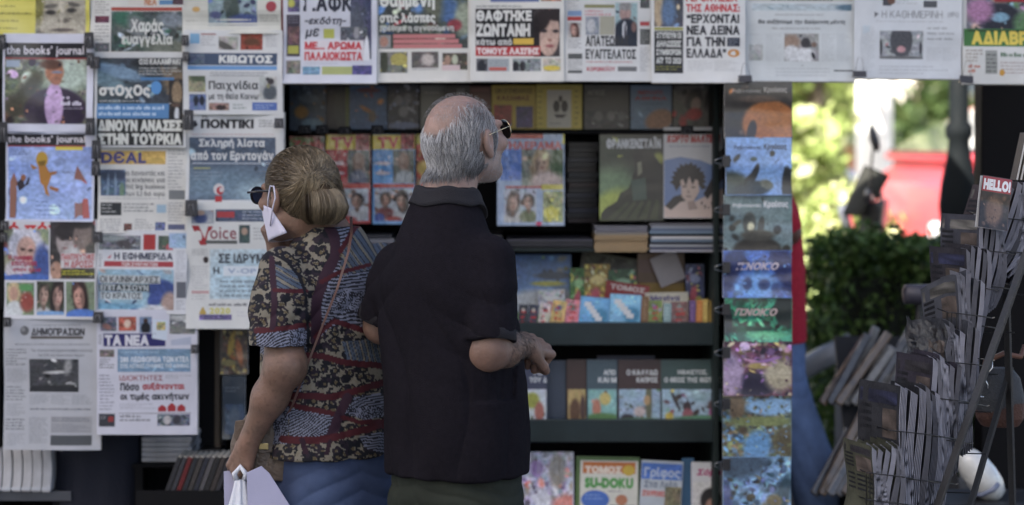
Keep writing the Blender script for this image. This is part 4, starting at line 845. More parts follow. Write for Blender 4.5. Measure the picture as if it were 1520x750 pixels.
def f(p):
    p.rect(752, 196, 806, 206, (176, 60, 44)).poly([(806, 212), (838, 196), (838, 214)], (205, 196, 60)).text('ΤΗΛΕΡΑΜΑ', 745, 210, 834, 222, (190, 96, 96), .06)
    p.pic(742, 222, 774, 268, (92, 126, 196), (), .12, 5).pic(774, 222, 836, 276, (120, 128, 120), shape_face(.45, .38, .42, (190, 162, 142), (168, 146, 112), True, .9) + [(.9, .4, .2, .5, 0, (70, 96, 64), .5), (.6, .9, .4, .3, 0, (190, 170, 166), .5)], .2, 7)
    p.rect(750, 276, 806, 280, (170, 90, 90)).pic(748, 281, 796, 330, (176, 186, 200), shape_face(.28, .42, .40, (180, 146, 130), (84, 66, 60), True, .9) + shape_face(.76, .38, .36, (176, 140, 124), (50, 44, 42), False, .9), .14, 8)
    p.rect(804, 274, 836, 282, (200, 190, 80)).pic(806, 284, 836, 330, (150, 160, 110), [(.4, .7, .4, .2, 0, (206, 200, 80), .4)], .35, 7).ell(800, 332, 5, 3, (200, 80, 120))
cover(738, 195, 838, 335, 6.53, (150, 170, 200), f, 'busy television magazine in plastic right of the man', 'magazine', 'wrap', group=GM, thick=0.012)
# comic albums
def jag(g, x0, y0, x1, y1, n, amp): return [(x0 + (x1 - x0) * i / n, y0 + (y1 - y0) * i / n + g.uniform(-amp, amp)) for i in range(n + 1)]
def f(p):
    g = rnd('green'); p.pic(890, 196, 985, 328, (46, 58, 46), [(.1, .62, .5, .22, -10, (110, 138, 104), .8), (.1, .82, .35, .12, -35, (168, 182, 88), .7), (.85, .2, .4, .3, 0, (34, 38, 36), .8), (.92, .3, .08, .07, 0, (150, 156, 70), .7)], .14, 9, fine=.1)
    p.poly(jag(g, 892, 322, 945, 262, 9, 6) + jag(g, 945, 262, 984, 300, 4, 5) + [(984, 327), (892, 327)], (32, 38, 28)).poly([(940, 232), (952, 222), (968, 226), (984, 248), (984, 300), (952, 292), (938, 262), (944, 250)], (30, 31, 30)).poly([(946, 242), (952, 240), (953, 256), (947, 262)], (128, 130, 110)).poly([(936, 268), (958, 264), (960, 296), (940, 298)], (60, 82, 74))
    for k in range(5): p.poly([(900 + k * 16, 326), (930 + k * 11, 300 - k), (934 + k * 11, 302 - k), (912 + k * 16, 326)], (58, 66, 44))
    p.text('ΦΡΑΝΚΕΝΣΤΑΪΝ', 900, 203, 981, 221, (206, 210, 216), .06)
cover(890, 196, 985, 328, 6.54, (36, 44, 36), f, 'dark green comic album with white title lettering', 'comic album', 'gloss', thick=0.01)
def f(p):
    g = rnd('youth'); p.poly([(986, 238), (1010, 233), (1040, 238), (1073, 252), (1073, 323), (986, 323)], (112, 136, 182)).poly([(986, 306), (1006, 296), (1030, 300), (1050, 290), (1073, 280), (1073, 323), (986, 323)], (206, 186, 178)).poly([(1044, 288), (1058, 262), (1073, 246), (1073, 266), (1060, 282), (1050, 296)], (48, 44, 46)).poly([(987, 306), (1000, 292), (1022, 286), (1036, 294), (1010, 300), (996, 312)], (46, 42, 44))
    ring = []
    for i in range(26):
        an = math.pi * (0.92 + 1.2 * i / 25); r_ = 22 + (5 if i % 2 else 0) + g.uniform(-1, 2); ring.append((1022 + r_ * math.cos(an), 268 + r_ * .98 * math.sin(an)))
    p.poly(ring + [(1042, 282), (1034, 270), (1012, 272), (1004, 284)], (38, 34, 38)).poly([(1010, 268), (1022, 262), (1036, 268), (1038, 284), (1030, 298), (1020, 300), (1012, 292)], (204, 182, 172))
    p.poly([(1012, 262), (1018, 276), (1023, 262), (1028, 275), (1034, 262), (1036, 256), (1014, 256)], (38, 34, 38)).rect(1013, 276, 1019, 278, (50, 42, 44)).rect(1026, 277, 1032, 279, (50, 42, 44)).poly([(1021, 280), (1024, 287), (1020, 287)], (150, 128, 120)).rect(1018, 291, 1026, 292.5, (90, 60, 62)).poly([(1020, 300), (1030, 298), (1036, 310), (1022, 312)], (160, 140, 134))
    for k in range(6): p.poly([(1040 + k * 5, 300 + (k % 3) * 5), (1043 + k * 5, 299 + (k % 3) * 5), (1042 + k * 5, 306 + (k % 2) * 6)], (60, 54, 56))
    p.poly([(1066, 226), (1073, 220), (1073, 244), (1064, 240)], (56, 52, 54)).text('ΚΟΡΤΟ ΜΑΛΤΕΖΕ', 990, 200, 1070, 212, (176, 34, 40), .09, .2).words(994, 216, 1066, 219, (110, 120, 150), 4)
cover(985, 189, 1073, 324, 6.53, (204, 204, 208), f, 'white and blue comic album with a dark haired youth and red brush title', 'comic album', 'gloss', thick=0.01)
for px, py, l_ in ((478, 192, 'left'), (512, 194, 'middle'), (640, 192, 'behind the man'), (1020, 193, 'above the comic albums'), (560, 192, 'left of the man'), (452, 192, 'far left')):
    clip(px, py, 18, 12, 'black clip on the magazine rail, ' + l_, Y=6.50, group='clips on the magazine rail')

# --- stacks on the ledge
def stack(x0, x1, y0, y1, Y, depth, cols, label, cat='stack', seed=1, name='book_stack', piece='book'):
    g = rnd(('st', x0, seed)); s = Y / FP; base = W((x0 + x1) / 2, y1, Y + depth / 2)
    t = empty(name, base, label, cat)
    w2 = (x1 - x0) * s / 2; H = (y1 - y0) * s; z = 0; n = len(cols)
    for k in range(n):
        h = H / n; a, b = g.uniform(-.006, .004), g.uniform(-.004, .006)
        m = MB(); m.box(-w2 + a, -depth / 2 + g.uniform(-.006, .006), z + 0.0004, w2 + b, depth / 2, z + h - 0.0004)
        c = lin(cols[k]); m.build(piece, mat('cover_%d_%d_%d' % cols[k], c, 0.5, vary=0.1), t, bevel=0.0006)
        z += h
g = rnd('stk')
stack(880, 958, 332, 371, 6.50, .26, [(150, 128, 96)] * 7 + [(130, 122, 110), (118, 116, 122), (110, 110, 120), (104, 104, 112)], 'stack of tan and grey paperbacks below the green comic album', 'book stack')
stack(961, 1071, 328, 371, 6.50, .27, [(150, 150, 160), (60, 66, 90), (178, 182, 188), (34, 40, 56), (120, 140, 160), (200, 200, 204), (30, 34, 46), (110, 130, 150), (90, 104, 130), (140, 146, 156), (96, 96, 104)], 'stack of blue and white albums below the white comic album', 'book stack')
stack(752, 878, 352, 371, 6.50, .27, [(30, 30, 34), (70, 70, 80), (20, 20, 24), (44, 44, 52), (20, 20, 24), (60, 60, 70)], 'low pile of dark magazines right of the man', 'magazine pile', name='magazine_pile', piece='magazine_issue')
stack(842, 886, 210, 330, 6.70, .12, [(40, 30, 34), (28, 30, 36), (40, 44, 60), (30, 28, 30), (24, 26, 34), (36, 40, 56), (26, 26, 30), (52, 36, 36), (28, 28, 32), (30, 36, 44), (40, 30, 30), (26, 26, 30), (34, 36, 50), (24, 24, 28), (40, 40, 44), (30, 26, 30)], 'tall dark pile in the gap beside the green comic album', 'book stack')
stack(592, 745, 346, 371, 6.52, .25, [(60, 56, 60), (36, 36, 40), (90, 90, 96), (40, 40, 44)], 'pile of dark magazines on the ledge behind the man', 'magazine pile', name='magazine_pile', piece='magazine_issue')
stack(428, 588, 345, 371, 6.52, .25, [(50, 50, 60), (90, 40, 44), (120, 120, 126), (44, 44, 50)], 'pile of magazines on the ledge behind the woman', 'magazine pile', name='magazine_pile', piece='magazine_issue')

# --- children's shelf
def f(p): p.pic(762, 380, 846, 478, (90, 130, 190), [(.5, .75, .7, .25, 0, (206, 210, 214), .4), (.3, 1.0, .9, .12, 8, (130, 170, 90), .3), (.7, .3, .3, .06, 0, (60, 70, 84), .4), (.62, .42, .3, .04, 0, (190, 184, 60), .4), (.78, .75, .16, .3, 20, (110, 116, 116), .5)], .12, 7)
cover(762, 378, 848, 478, 6.69, (90, 130, 190), f, 'tall picture book with blue sky and white ground', 'picture book', tilt=-8)
def f(p): p.pic(830, 382, 945, 470, (92, 96, 88), [(.4, .5, .4, .2, 20, (150, 160, 140), .6), (.2, .3, .05, .4, 30, (50, 50, 50), .4), (.5, .2, .05, .3, 40, (56, 56, 54), .4), (.7, .4, .3, .3, 0, (74, 74, 70), .6), (.8, .8, .1, .3, -30, (60, 64, 60), .4)], .3, 9)
cover(850, 378, 946, 472, 6.72, (92, 96, 88), f, 'grey green wildlife magazine lying askew', 'magazine', rot=9, tilt=-10)
def f(p): p.rect(948, 420, 1016, 440, (176, 140, 50)).text('11', 953, 392, 962, 400, (170, 160, 160), .05).rect(948, 385, 975, 405, (120, 90, 84))
cover(946, 376, 1016, 450, 6.72, (120, 92, 70), f, 'brown and ochre box set at the back of the children’s shelf', 'book')
def f(p): p.poly([(978, 378), (1016, 378), (1018, 416), (1004, 418)], (170, 168, 176))
cover(980, 374, 1020, 420, 6.68, (170, 166, 174), None, 'loose pale sheet folded over the ochre book', 'sheet of paper', rot=-22, thick=0.001, name='paper_sheet')
def f(p): p.text('ΤΟΜΟΣ', 900, 424, 952, 432, (220, 206, 206), .05)
cover(893, 420, 958, 470, 6.64, (150, 40, 46), f, 'red cover with white lettering leaning behind the blue booklets', 'picture book', rot=8)
def f(p): p.text('Μανίνα', 966, 438, 1010, 447, (70, 60, 130), .05)
cover(958, 434, 1022, 470, 6.62, (206, 204, 190), f, 'cream cover with violet lettering on the children’s shelf', 'picture book', rot=-1)
kids = [((768, 452, 782, 478), (44, 50, 62), 'slate book with red letters at the left end', 6), ((782, 452, 797, 478), (52, 58, 76), 'narrow slate book second from the left end', 8), ((798, 450, 814, 479), (206, 196, 190), 'small white book with orange letters', 10),
        ((815, 446, 836, 479), (200, 170, 110), 'small yellow and pink book', 12), ((836, 445, 860, 479), (206, 130, 140), 'small pink book with red letters', 8), ((858, 441, 902, 479), (92, 156, 205), 'light blue booklet with a white ribbon, left one', 7), ((903, 437, 950, 479), (120, 180, 220), 'light blue booklet with a white ribbon, right one', 4),
        ((951, 440, 962, 479), (120, 90, 60), 'thin brown book', 3), ((962, 446, 983, 479), (120, 140, 80), 'green book with a yellow dot', 0), ((984, 450, 996, 479), (140, 170, 176), 'thin pale teal book', 2), ((996, 448, 1022, 479), (120, 90, 90), 'dusky red book with white patch', -2),
        ((1023, 446, 1032, 479), (110, 80, 140), 'thin violet book', 2), ((1032, 446, 1042, 479), (206, 130, 60), 'thin orange book', 4), ((1043, 444, 1051, 479), (196, 170, 90), 'thin sand coloured book', 0), ((1052, 446, 1060, 479), (170, 140, 60), 'thin mustard book', 3), ((1061, 448, 1069, 479), (90, 70, 70), 'thin umber book at the right end', 0)]
for i, ((x0, y0, x1, y1), c, lb, rt) in enumerate(kids):
    def f(p, x0=x0, y0=y0, x1=x1, y1=y1, c=c, i=i):
        w_ = x1 - x0
        if i in (5, 6):
            p.pic(x0 + 2, y0 + 2, x1 - 2, y1, tuple(min(250, v + 20) for v in c), [(.75, .7, .3, .3, 0, (60, 130, 170), .6)], .12, 5)
            for k in range(5): p.rect(x0 + w_ * (.15 + k * .1), y0 + 8 + k * 5, x0 + w_ * (.38 + k * .1), y0 + 15 + k * 5, (210, 214, 220))
        elif w_ > 12:
            p.pic(x0 + 1, y0 + 1, x1 - 1, y1, c, [(.5, .3, .2, .12, 0, tuple(255 - v for v in c), .5)], .3, 5)
            for k in range(3): p.words(x0 + w_ * .3, y0 + 8 + k * 8, x1 - w_ * .2, y0 + 13 + k * 8, (190, 40, 44), 6, .8)
        else: p.words(x0 + w_ * .3, y0 + 6, x1 - w_ * .3, y1 - 4, tuple(min(250, v + 60) for v in c), 5, .5)
    cover(x0, y0, x1, y1 + 4, 6.56 - 0.002 * (i % 2), c, f, lb + ' in the children’s row', 'small book', rot=rt * .8, name='small_book', thick=0.01, group='small children’s books in a row')

g = rnd('extra')
ex = [((846, 398, 872, 470), (70, 120, 60), 'green picture book corner showing behind the small books'), ((868, 392, 906, 468), (150, 130, 60), 'mustard activity book behind the light blue booklets'), ((1018, 392, 1046, 462), (60, 70, 110), 'slate blue book standing at the back right'),
      ((800, 430, 840, 470), (200, 206, 214), 'white picture book with a pink figure behind the small books'), ((906, 400, 948, 462), (50, 90, 60), 'dark green puzzle book behind the right light blue booklet')]
for i, ((x0, y0, x1, y1), c, lb) in enumerate(ex):
    cover(x0, y0, x1, y1, 6.66 - .004 * i, c, (lambda c_: lambda p: p.pic(p.x0 + 1, p.y0 + 1, p.x1 - 1, p.y1, c_, [(.5, .3, .3, .1, 0, tuple(min(250, v + 90) for v in c_), .4), (.4, .65, .2, .2, 10, (200, 90, 110), .5), (.7, .8, .2, .12, 0, (220, 200, 90), .5)], .45, 10))(c), lb, 'picture book', rot=g.uniform(-9, 9), name='picture_book')

# --- mythology books
def myth(x0, x1, head, pic, lines, label, dy, shp=()):
    def f(p):
        p.rect(x0, 534, x1, 577, head)
        for k, t in enumerate(lines):
            y = 549 + k * 11
            p.text(t[0], t[1], y, t[2], y + 8, (206, 212, 216), .045)
        p.pic(x0 + 2, 578, x1 - 1, 625, pic, shp, .12, 6)
    cover(x0, 534, x1, 626, 6.56 + dy, head, f, label, "children's book", thick=0.008, group='mythology picture books in a row')
myth(774, 812, (60, 66, 90), (196, 206, 214), [('ΤΟ', 790, 806), ('ΤΟΥ Δ', 786, 812)], 'mythology book with a green dragon, leftmost in its row', 0.0, [(.4, .35, .3, .25, 0, (150, 156, 70), .4), (.7, .7, .2, .3, 0, (160, 100, 90), .4)])
cover(812, 535, 840, 626, 6.575, (48, 60, 78), None, 'plain dark blue spine between two mythology books', "children's book", group='mythology picture books in a row')
myth(841, 870, (60, 44, 42), (170, 150, 100), [], 'mythology book with a brown band and sepia picture', 0.0, [(.4, .7, .3, .4, 0, (90, 64, 46), .4), (.85, .6, .15, .4, 0, (70, 50, 50), .4)])
myth(871, 916, (64, 84, 96), (130, 180, 180), [('ΑΠΟ', 896, 914), ('ΚΑΙ Μ', 888, 915)], 'mythology book with a slate band and a meadow picture', -.004, [(.6, .3, .2, .2, 0, (196, 180, 110), .4), (.3, .6, .15, .3, 0, (180, 120, 100), .4), (.5, .9, .6, .15, 0, (90, 130, 80), .4)])
myth(917, 981, (62, 46, 48), (150, 176, 200), [('Ο ΚΑΛΥΔΩ', 930, 976), ('ΚΑΠΡΟΣ', 945, 976)], 'mythology book with a maroon band and a leaning tree', 0.0, [(.72, .4, .08, .7, 0, (96, 100, 80), .4), (.68, .35, .08, .16, 0, (180, 150, 110), .4), (.5, .7, .14, .16, 0, (190, 176, 176), .4), (.2, .9, .16, .12, 0, (50, 46, 56), .4), (.5, .98, .6, .08, 0, (90, 130, 90), .4)])
myth(981, 1072, (56, 80, 80), (156, 184, 206), [('ΗΦΑΙΣΤΟΣ,', 1006, 1050), ('Ο ΘΕΟΣ ΤΗΣ ΦΩΤΙΑΣ', 986, 1070)], 'wide mythology book with a dark green band on the right', -.006, [(.22, .35, .03, .3, -25, (60, 56, 60), .3), (.42, .55, .07, .16, 0, (60, 50, 56), .3), (.43, .8, .09, .2, 0, (150, 90, 100), .4), (.82, .5, .05, .14, 0, (90, 70, 70), .3), (.83, .8, .05, .2, 0, (150, 80, 130), .4), (.7, .92, .5, .1, 0, (90, 140, 110), .4), (.12, .85, .07, .12, 0, (200, 180, 80), .4)])
cover(886, 528, 972, 560, 6.66, (52, 58, 84), None, 'dark blue book standing behind the mythology row', 'book')

# --- bottom shelf
def f(p): p.pic(774, 672, 850, 770, (176, 180, 206), [(.7, .3, .16, .25, 0, (120, 110, 96), .5), (.3, .25, .15, .12, 0, (140, 110, 170), .6), (.4, .7, .2, .14, 0, (210, 212, 226), .6), (.9, .85, .3, .2, 0, (210, 120, 110), .5)], .4, 12)
cover(774, 672, 852, 768, 6.58, (176, 180, 206), f, 'pale lilac magazine with scattered figures at the lower right of the man', 'magazine', 'wrap', tilt=-8)
cover(556, 672, 604, 768, 6.58, (176, 186, 210), lambda p: p.pic(556, 672, 604, 768, (170, 180, 206), [(.3, .2, .3, .12, 0, (150, 70, 90), .5), (.6, .45, .2, .16, 0, (170, 100, 70), .5)], .35, 9), 'pale blue magazine seen between the two people', 'magazine', 'wrap', tilt=-8)
def f(p):
    p.rect(864, 686, 942, 703, (190, 110, 50)).text('ΤΟΜΟΣ', 867, 692, 922, 703, (226, 214, 200), .08).ell(932, 698, 9, 8, (200, 170, 60)).text('SU-DOKU', 867, 709, 939, 725, (74, 150, 70), .08).words(902, 728, 938, 731, (90, 80, 120), 4)
    p.ell(883, 742, 21, 14, (70, 110, 190)).words(868, 734, 898, 746, (140, 170, 220), 5, .5).ell(922, 742, 9, 8, (180, 120, 90)).rect(905, 750, 942, 766, (60, 60, 70))
cover(860, 684, 946, 768, 6.56, (210, 210, 200), f, 'puzzle book with green lettering and an orange band', 'puzzle book', 'book', rot=1)
cover(854, 678, 948, 768, 6.575, (90, 120, 70), None, 'green puzzle book showing behind the orange banded one', 'puzzle book', 'book', rot=1)
def f(p): p.pic(949, 688, 1009, 712, (66, 110, 190), (), .08, 4).text('Γρίφος', 953, 694, 1007, 712, (176, 190, 214), .04).text('Στα Λεξά', 954, 714, 1003, 726, (110, 120, 140), .04).rect(950, 728, 990, 738, (196, 190, 190)).text('ΣΤΑΥΡΟΛΕΞΑ', 952, 729, 988, 737, (190, 50, 50), .05).pic(985, 722, 1009, 766, (120, 116, 90), (), .3, 5)
cover(948, 684, 1010, 768, 6.555, (180, 190, 200), f, 'blue puzzle magazine tilted beside the green lettered one', 'puzzle magazine', 'book', rot=3)
cover(1012, 680, 1030, 768, 6.575, (60, 110, 150), None, 'teal book edge left of the bearded man cover', 'book', 'book')
def f(p): p.text('Σόβα', 1034, 696, 1072, 708, (170, 50, 110), .05, .2).pic(1028, 716, 1073, 768, (206, 206, 206), [(.6, .5, .34, .34, 10, (36, 32, 34), .2), (.65, .75, .24, .3, 0, (170, 132, 116), .25)], .04, 4)
cover(1026, 686, 1073, 768, 6.55, (206, 208, 212), f, 'white magazine with magenta lettering and a black haired man', 'magazine', 'book')

# --- lower left: under the hanging papers
t = Sheet(326, 489, 368, 556, 6.30, (60, 54, 50), seed=3); t.pic(328, 491, 367, 555, (84, 70, 60), [(.4, .3, .12, .3, 10, (190, 160, 70), .4), (.7, .5, .12, .3, -10, (190, 110, 60), .4), (.3, .75, .3, .08, 0, (150, 140, 90), .4)], .5, 9)
hang(t, 'magazine', 'dark magazine with yellow and orange figures left of the woman', 'magazine', 'gloss', curl=.2)
t = Sheet(330, 558, 364, 652, 6.30, (44, 58, 72), seed=4); t.words(334, 574, 360, 584, (110, 120, 130), 5).pic(334, 600, 362, 645, (60, 80, 104), [(.5, .5, .3, .4, 0, (90, 104, 120), .6)], .25, 6)
hang(t, 'magazine', 'dark blue magazine hanging below the orange figured one', 'magazine', 'gloss', curl=.2)
kp('door_post', (318 - CX) * .00205, 6.36, 0.0, (326 - CX) * .00205, 6.42, zof(480, 6.4), mat('door_post_paint', (0.05, 0.035, 0.022), 0.5, vary=.2))
kp('counter_panel', -1.54, 6.56, 0.07, (330 - CX) * .0021, 6.60, zof(470, 6.5), dark)
# dark navy cloth-covered box
m = MB(); pr = []
nv = empty('cloth_cover', W(147, 900, 6.42) * 1.0, 'dark navy cloth cover hanging below the two lowest newspapers', 'cloth cover')
nv.location.z = 0
V, F = [], []; nx, nz = 36, 24
for j in range(nz + 1):
    for i in range(nx + 1):
        u, v = i / nx, j / nz
        a = u * math.pi
        hw = 0.145 - 0.012 * v
        V.append((-math.cos(a) * hw, -math.sin(a) ** .6 * 0.10 + 0.003 * math.sin(u * 13 + v * 2) + .001 * math.sin(u * 37 + 1), v * (zof(600, 6.42))))
F = [(j * (nx + 1) + i, j * (nx + 1) + i + 1, (j + 1) * (nx + 1) + i + 1, (j + 1) * (nx + 1) + i) for j in range(nz) for i in range(nx)]
link('cloth', npmesh('cloth', V, F, smooth=True), mat('navy_cloth', (0.006, 0.008, 0.018), 0.85, bump=.3, bscale=120), nv)
mb = MB(); mb.box(-0.13, -0.02, 0, 0.13, 0.1, zof(600, 6.42) - .01); mb.build('box_inside', dark, nv)
# folded newspaper stacks on the low counter (each paper its own thing-part)
paper_e = mat('folded_newsprint', (0.46, 0.46, 0.48), 0.7, bump=.2, bscale=30, vary=.25, vscale=14)
cb = empty('counter_shelf', (W(40, 0, 6.3).x, 6.42, 0), 'low steel counter shelf at the bottom left corner', 'counter')
zc = zof(727, 6.35)
mb = MB(); mb.box(-0.22, -0.10, zc - 0.03, 0.13, 0.12, zc); mb.build('counter_top', mat('counter_steel', (0.12, 0.125, 0.14), 0.35, metal=.6, vary=.2), cb, bevel=.003)
mb = MB(); mb.box(-0.2, -0.08, 0, -0.17, 0.1, zc - 0.03); mb.box(0.08, -0.08, 0, 0.11, 0.1, zc - 0.03); mb.build('counter_leg', dark, cb)
gp = rnd('fold')
for i in range(6):
    px = -4 + i * 15; s = 6.32 / FP
    o = empty('folded_newspaper', (W(px, 0, 6.32).x, 6.36, zc + 0.001), ['white folded newspaper leaning in the bottom left pile, %s' % q for q in ('at the frame edge', 'second from the frame edge', 'third from the frame edge', 'third from the cloth cover', 'second from the cloth cover', 'next to the navy cloth')][i], 'newspaper', 0, 'folded newspapers at the bottom left')
    H = (727 - 664) * s
    prof = []
    for k in range(9):
        v = k / 8; prof.append((0.005 * math.sin(v * 2.6) , v * H))
    out = [(x - 0.0138, z) for x, z in prof] + [(x + 0.0138 * (1 - .2 * abs(z / H - .5)), z) for x, z in prof[::-1]]
    mb = MB(); mb.prism(out, -0.06 + gp.uniform(-.006, .006), 0.07); mb.build('folded_sheets', paper_e, o, bevel=.003)
    mb = MB(); mb.box(-0.0135, -0.068, H * .06, 0.0145, -0.0655, H * .12); mb.build('band', mat('strap_plastic', (.5, .52, .56), .3), o)
# pile of papers right of the cloth
for i in range(5):
    z = zof(684, 6.40) + i * 0.0155
    mb = MB(); mb.box(-0.075, -0.10, 0, 0.078 - .004 * (i % 2), 0.10, 0.0145)
    o = mb.build('newspaper_bundle', paper_e, None, bevel=.003); o.location = (W(252, 0, 6.44).x, 6.47, z)
    tag(o, 'flat pile of white newspapers under the navy masthead paper, layer %s' % ('lowest', 'second from the bottom', 'in the middle', 'second from the top', 'topmost')[i], 'newspaper bundle', 'flat newspapers right of the navy cloth')
pt = empty('low_table', (W(262, 0, 6.44).x, 6.45, 0), 'dark low table under the flat newspapers', 'table')
mb = MB(); mb.box(-.12, -.11, zof(690, 6.4), .12, .11, zof(685, 6.4)); mb.build('table_top', dark, pt, bevel=.002)
for a in (-.1, .1):
    for b in (-.09, .09):
        mb = MB(); mb.box(a - .012, b - .012, 0, a + .012, b + .012, zof(690, 6.4)); mb.build('leg', dark, pt)
# slanted paperbacks
gb = rnd('pb'); dcol = [(40, 40, 44), (52, 52, 58), (92, 26, 28), (36, 38, 44), (60, 56, 54), (38, 40, 50), (80, 78, 80), (34, 34, 36), (56, 50, 48), (44, 44, 50)]
tr = empty('book_tray', (W(280, 0, 6.3).x, 6.28, 0), 'black tray holding slanted paperbacks left of the handbag', 'tray')
mb = MB(); mb.box(-.14, -.08, zof(752, 6.2), .12, .10, zof(745, 6.2)); mb.box(-.14, -.085, zof(752, 6.2), .12, -.08, zof(728, 6.2)); mb.box(-.13, -.05, 0, .1, .06, zof(752, 6.2) - .001); mb.build('tray_body', dark, tr)
for i in range(10):
    o = empty('paperback', (W(247 + i * 8.2, 0, 6.25).x, 6.27, zof(744, 6.2)), 'slanted paperback in the black tray, ' + ['leftmost', 'second from left', 'the dark red one', 'right of the red one', 'fifth from left', 'fifth from right', 'fourth from right', 'third from right', 'second from right', 'rightmost'][i], 'book', 0, 'paperbacks slanted in the tray')
    o.rotation_euler = (0, R(20), 0)
    mb = MB(); mb.box(-.0065, -.07, 0, .0065, .07, .138); mb.build('cover', mat('pb%d' % i, lin(dcol[i]), .4), o, bevel=.001)
    mb = MB(); mb.box(-.005, -.068, .137, .005, .068, .1395); mb.build('page_block', edge_m['book'], o)
mb = MB(); mb.box(-.035, -.05, 0, .035, .05, .03); o = mb.build('black_box', mat('black_box_plastic', (.01, .01, .011), .3), None, bevel=.004); o.location = (W(310, 0, 6.3).x, 6.36, zof(683, 6.3)); tag(o, 'small black box above the slanted paperbacks', 'box')
mb = MB(); mb.box(-.06, -.05, -.012, .06, .05, -.001); mb.box(-.05, .02, -.9 , .05, .04, -.012); o2 = mb.build('box_stand', dark, None); o2.location = o.location; o2.location.z -= 0.001; tag(o2, 'dark bracket shelf under the small black box', 'shelf')
# ================================================================== the street around the kiosk
def gmat(name, c, sc=3.0, v=.2, rough=.85, joints=None):
    return mat(name, c, rough, vary=v, vscale=sc, bump=.3, bscale=60)
m = MB(); m.box(-300, -300, -0.3, 300, 8.6, 0.0); g0 = m.build('pavement', gmat('pavement_stone', (.16, .155, .15)), None); tag(g0, kind='structure')
m = MB(); m.box(-300, 8.6, -0.3, 300, 600, 0.38); g1 = m.build('raised_square', gmat('square_paving', (.34, .32, .29), .8), None); tag(g1, kind='structure')
slab = vmat('paving_slab', .8, bump=.3, vary=.15)
def slabs(parent, x0, x1, y0, y1, s, z):
    g = rnd(('sl', x0)); me = None
    mb = MB(); mb.box(-s / 2 + .004, -s / 2 + .004, 0, s / 2 - .004, s / 2 - .004, .012); base = mb.build('paving_slab', gmat('paving_slab_stone', (.2, .19, .18)), parent)
    nx, ny = int((x1 - x0) / s), int((y1 - y0) / s); k = 0
    for i in range(nx):
        for j in range(ny):
            o = base if k == 0 else base.copy()
            if k: col.objects.link(o)
            o.location = (x0 + (i + .5) * s, y0 + (j + .5) * s, z + g.uniform(-.0015, .0015)); k += 1
slabs(g0, -2.8, 3.2, 2.6, 6.2, .4, 0.0)

# --- unseen block of flats added behind the camera, sized to shade kiosk and pavement
tanE = SUN.z / -SUN.y
YB = -9.0; HB = 0.1 + (9.4 - YB) * tanE
bld = empty('shade_building', (-10.5, YB - 5, 0), 'cream block of flats facing the newsstand across the pavement', 'building')
wallm = mat('cream_render', (.52, .49, .43), .85, vary=.08, vscale=.6, bump=.2, bscale=8); glassm = mat('dark_window_glass', (.03, .04, .05), .08); framem = mat('white_frame', (.6, .6, .58), .5)
m = MB(); m.box(-6.8, -5, 0, 6.8, 4.9, HB - .2); m.build('wall', wallm, bld)
m = MB(); m.box(-7.0, -5.2, HB - .199, 7.0, 5.0, HB); m.build('cornice', wallm, bld)
wb = None
for fl in range(5):
    for i in range(4):
        if wb is None:
            m = MB(); m.box(-.7, 0, 0, .7, .08, 1.7); wb = m.build('window', framem, bld); m = MB(); m.box(-.6, .081, .1, .6, .10, 1.6); pn = m.build('pane', glassm, wb); o, q = wb, pn
        else:
            o = wb.copy(); col.objects.link(o); q = pn.copy(); col.objects.link(q); q.parent = o
        o.location = (-4.8 + i * 3.2, 4.9, 1.0 + fl * 3.3)

# --- foliage helper
def leaves(name, pts, size, cols, m, parent=None, seed=1, flat=0.0, asp=.6, kind=None):
    rg = np.random.RandomState(seed); pts = np.asarray(pts); n = len(pts)
    a = rg.normal(size=(n, 3)); a[:, 2] *= (1 - flat); a /= np.linalg.norm(a, axis=1, keepdims=True)
    b = np.cross(a, rg.normal(size=(n, 3))); b /= np.linalg.norm(b, axis=1, keepdims=True)
    s = size * (0.6 + .8 * rg.rand(n, 1))
    A = a * s; B = b * s * asp
    V = np.stack([pts - A, pts - B * .9 + A * .1, pts + A, pts + B * .9 + A * .1], 1).reshape(-1, 3)
    F = np.arange(n * 4).reshape(-1, 4)
    cc = lin(np.array(cols))[rg.randint(0, len(cols), n)] * (0.7 + .6 * rg.rand(n, 1))
    return link(name, npmesh(name, V, F, C=np.repeat(cc, 4, 0)), m, parent)
leafm = vmat('leaf', rough=.55, trl=.35, vary=.2, spec=.3)
def blobpts(rg, n, blobs, surf=.65):
    out = []
    w_ = np.array([b[3] * b[4] * b[5] for b in blobs]); w_ = w_ / w_.sum()
    for b, k in zip(blobs, (w_ * n).astype(int)):
        d = rg.normal(size=(k, 3)); d /= np.linalg.norm(d, axis=1, keepdims=True)
        r = surf + (1 - surf) * rg.rand(k, 1) ** .5
        r = r * (1 + .22 * rg.normal(size=(k, 1)) * .5)
        out.append(np.array(b[:3]) + d * r * np.array(b[3:]))
    return np.concatenate(out)
barkm = mat('bark', (.09, .07, .05), .9, bump=.6, bscale=30)
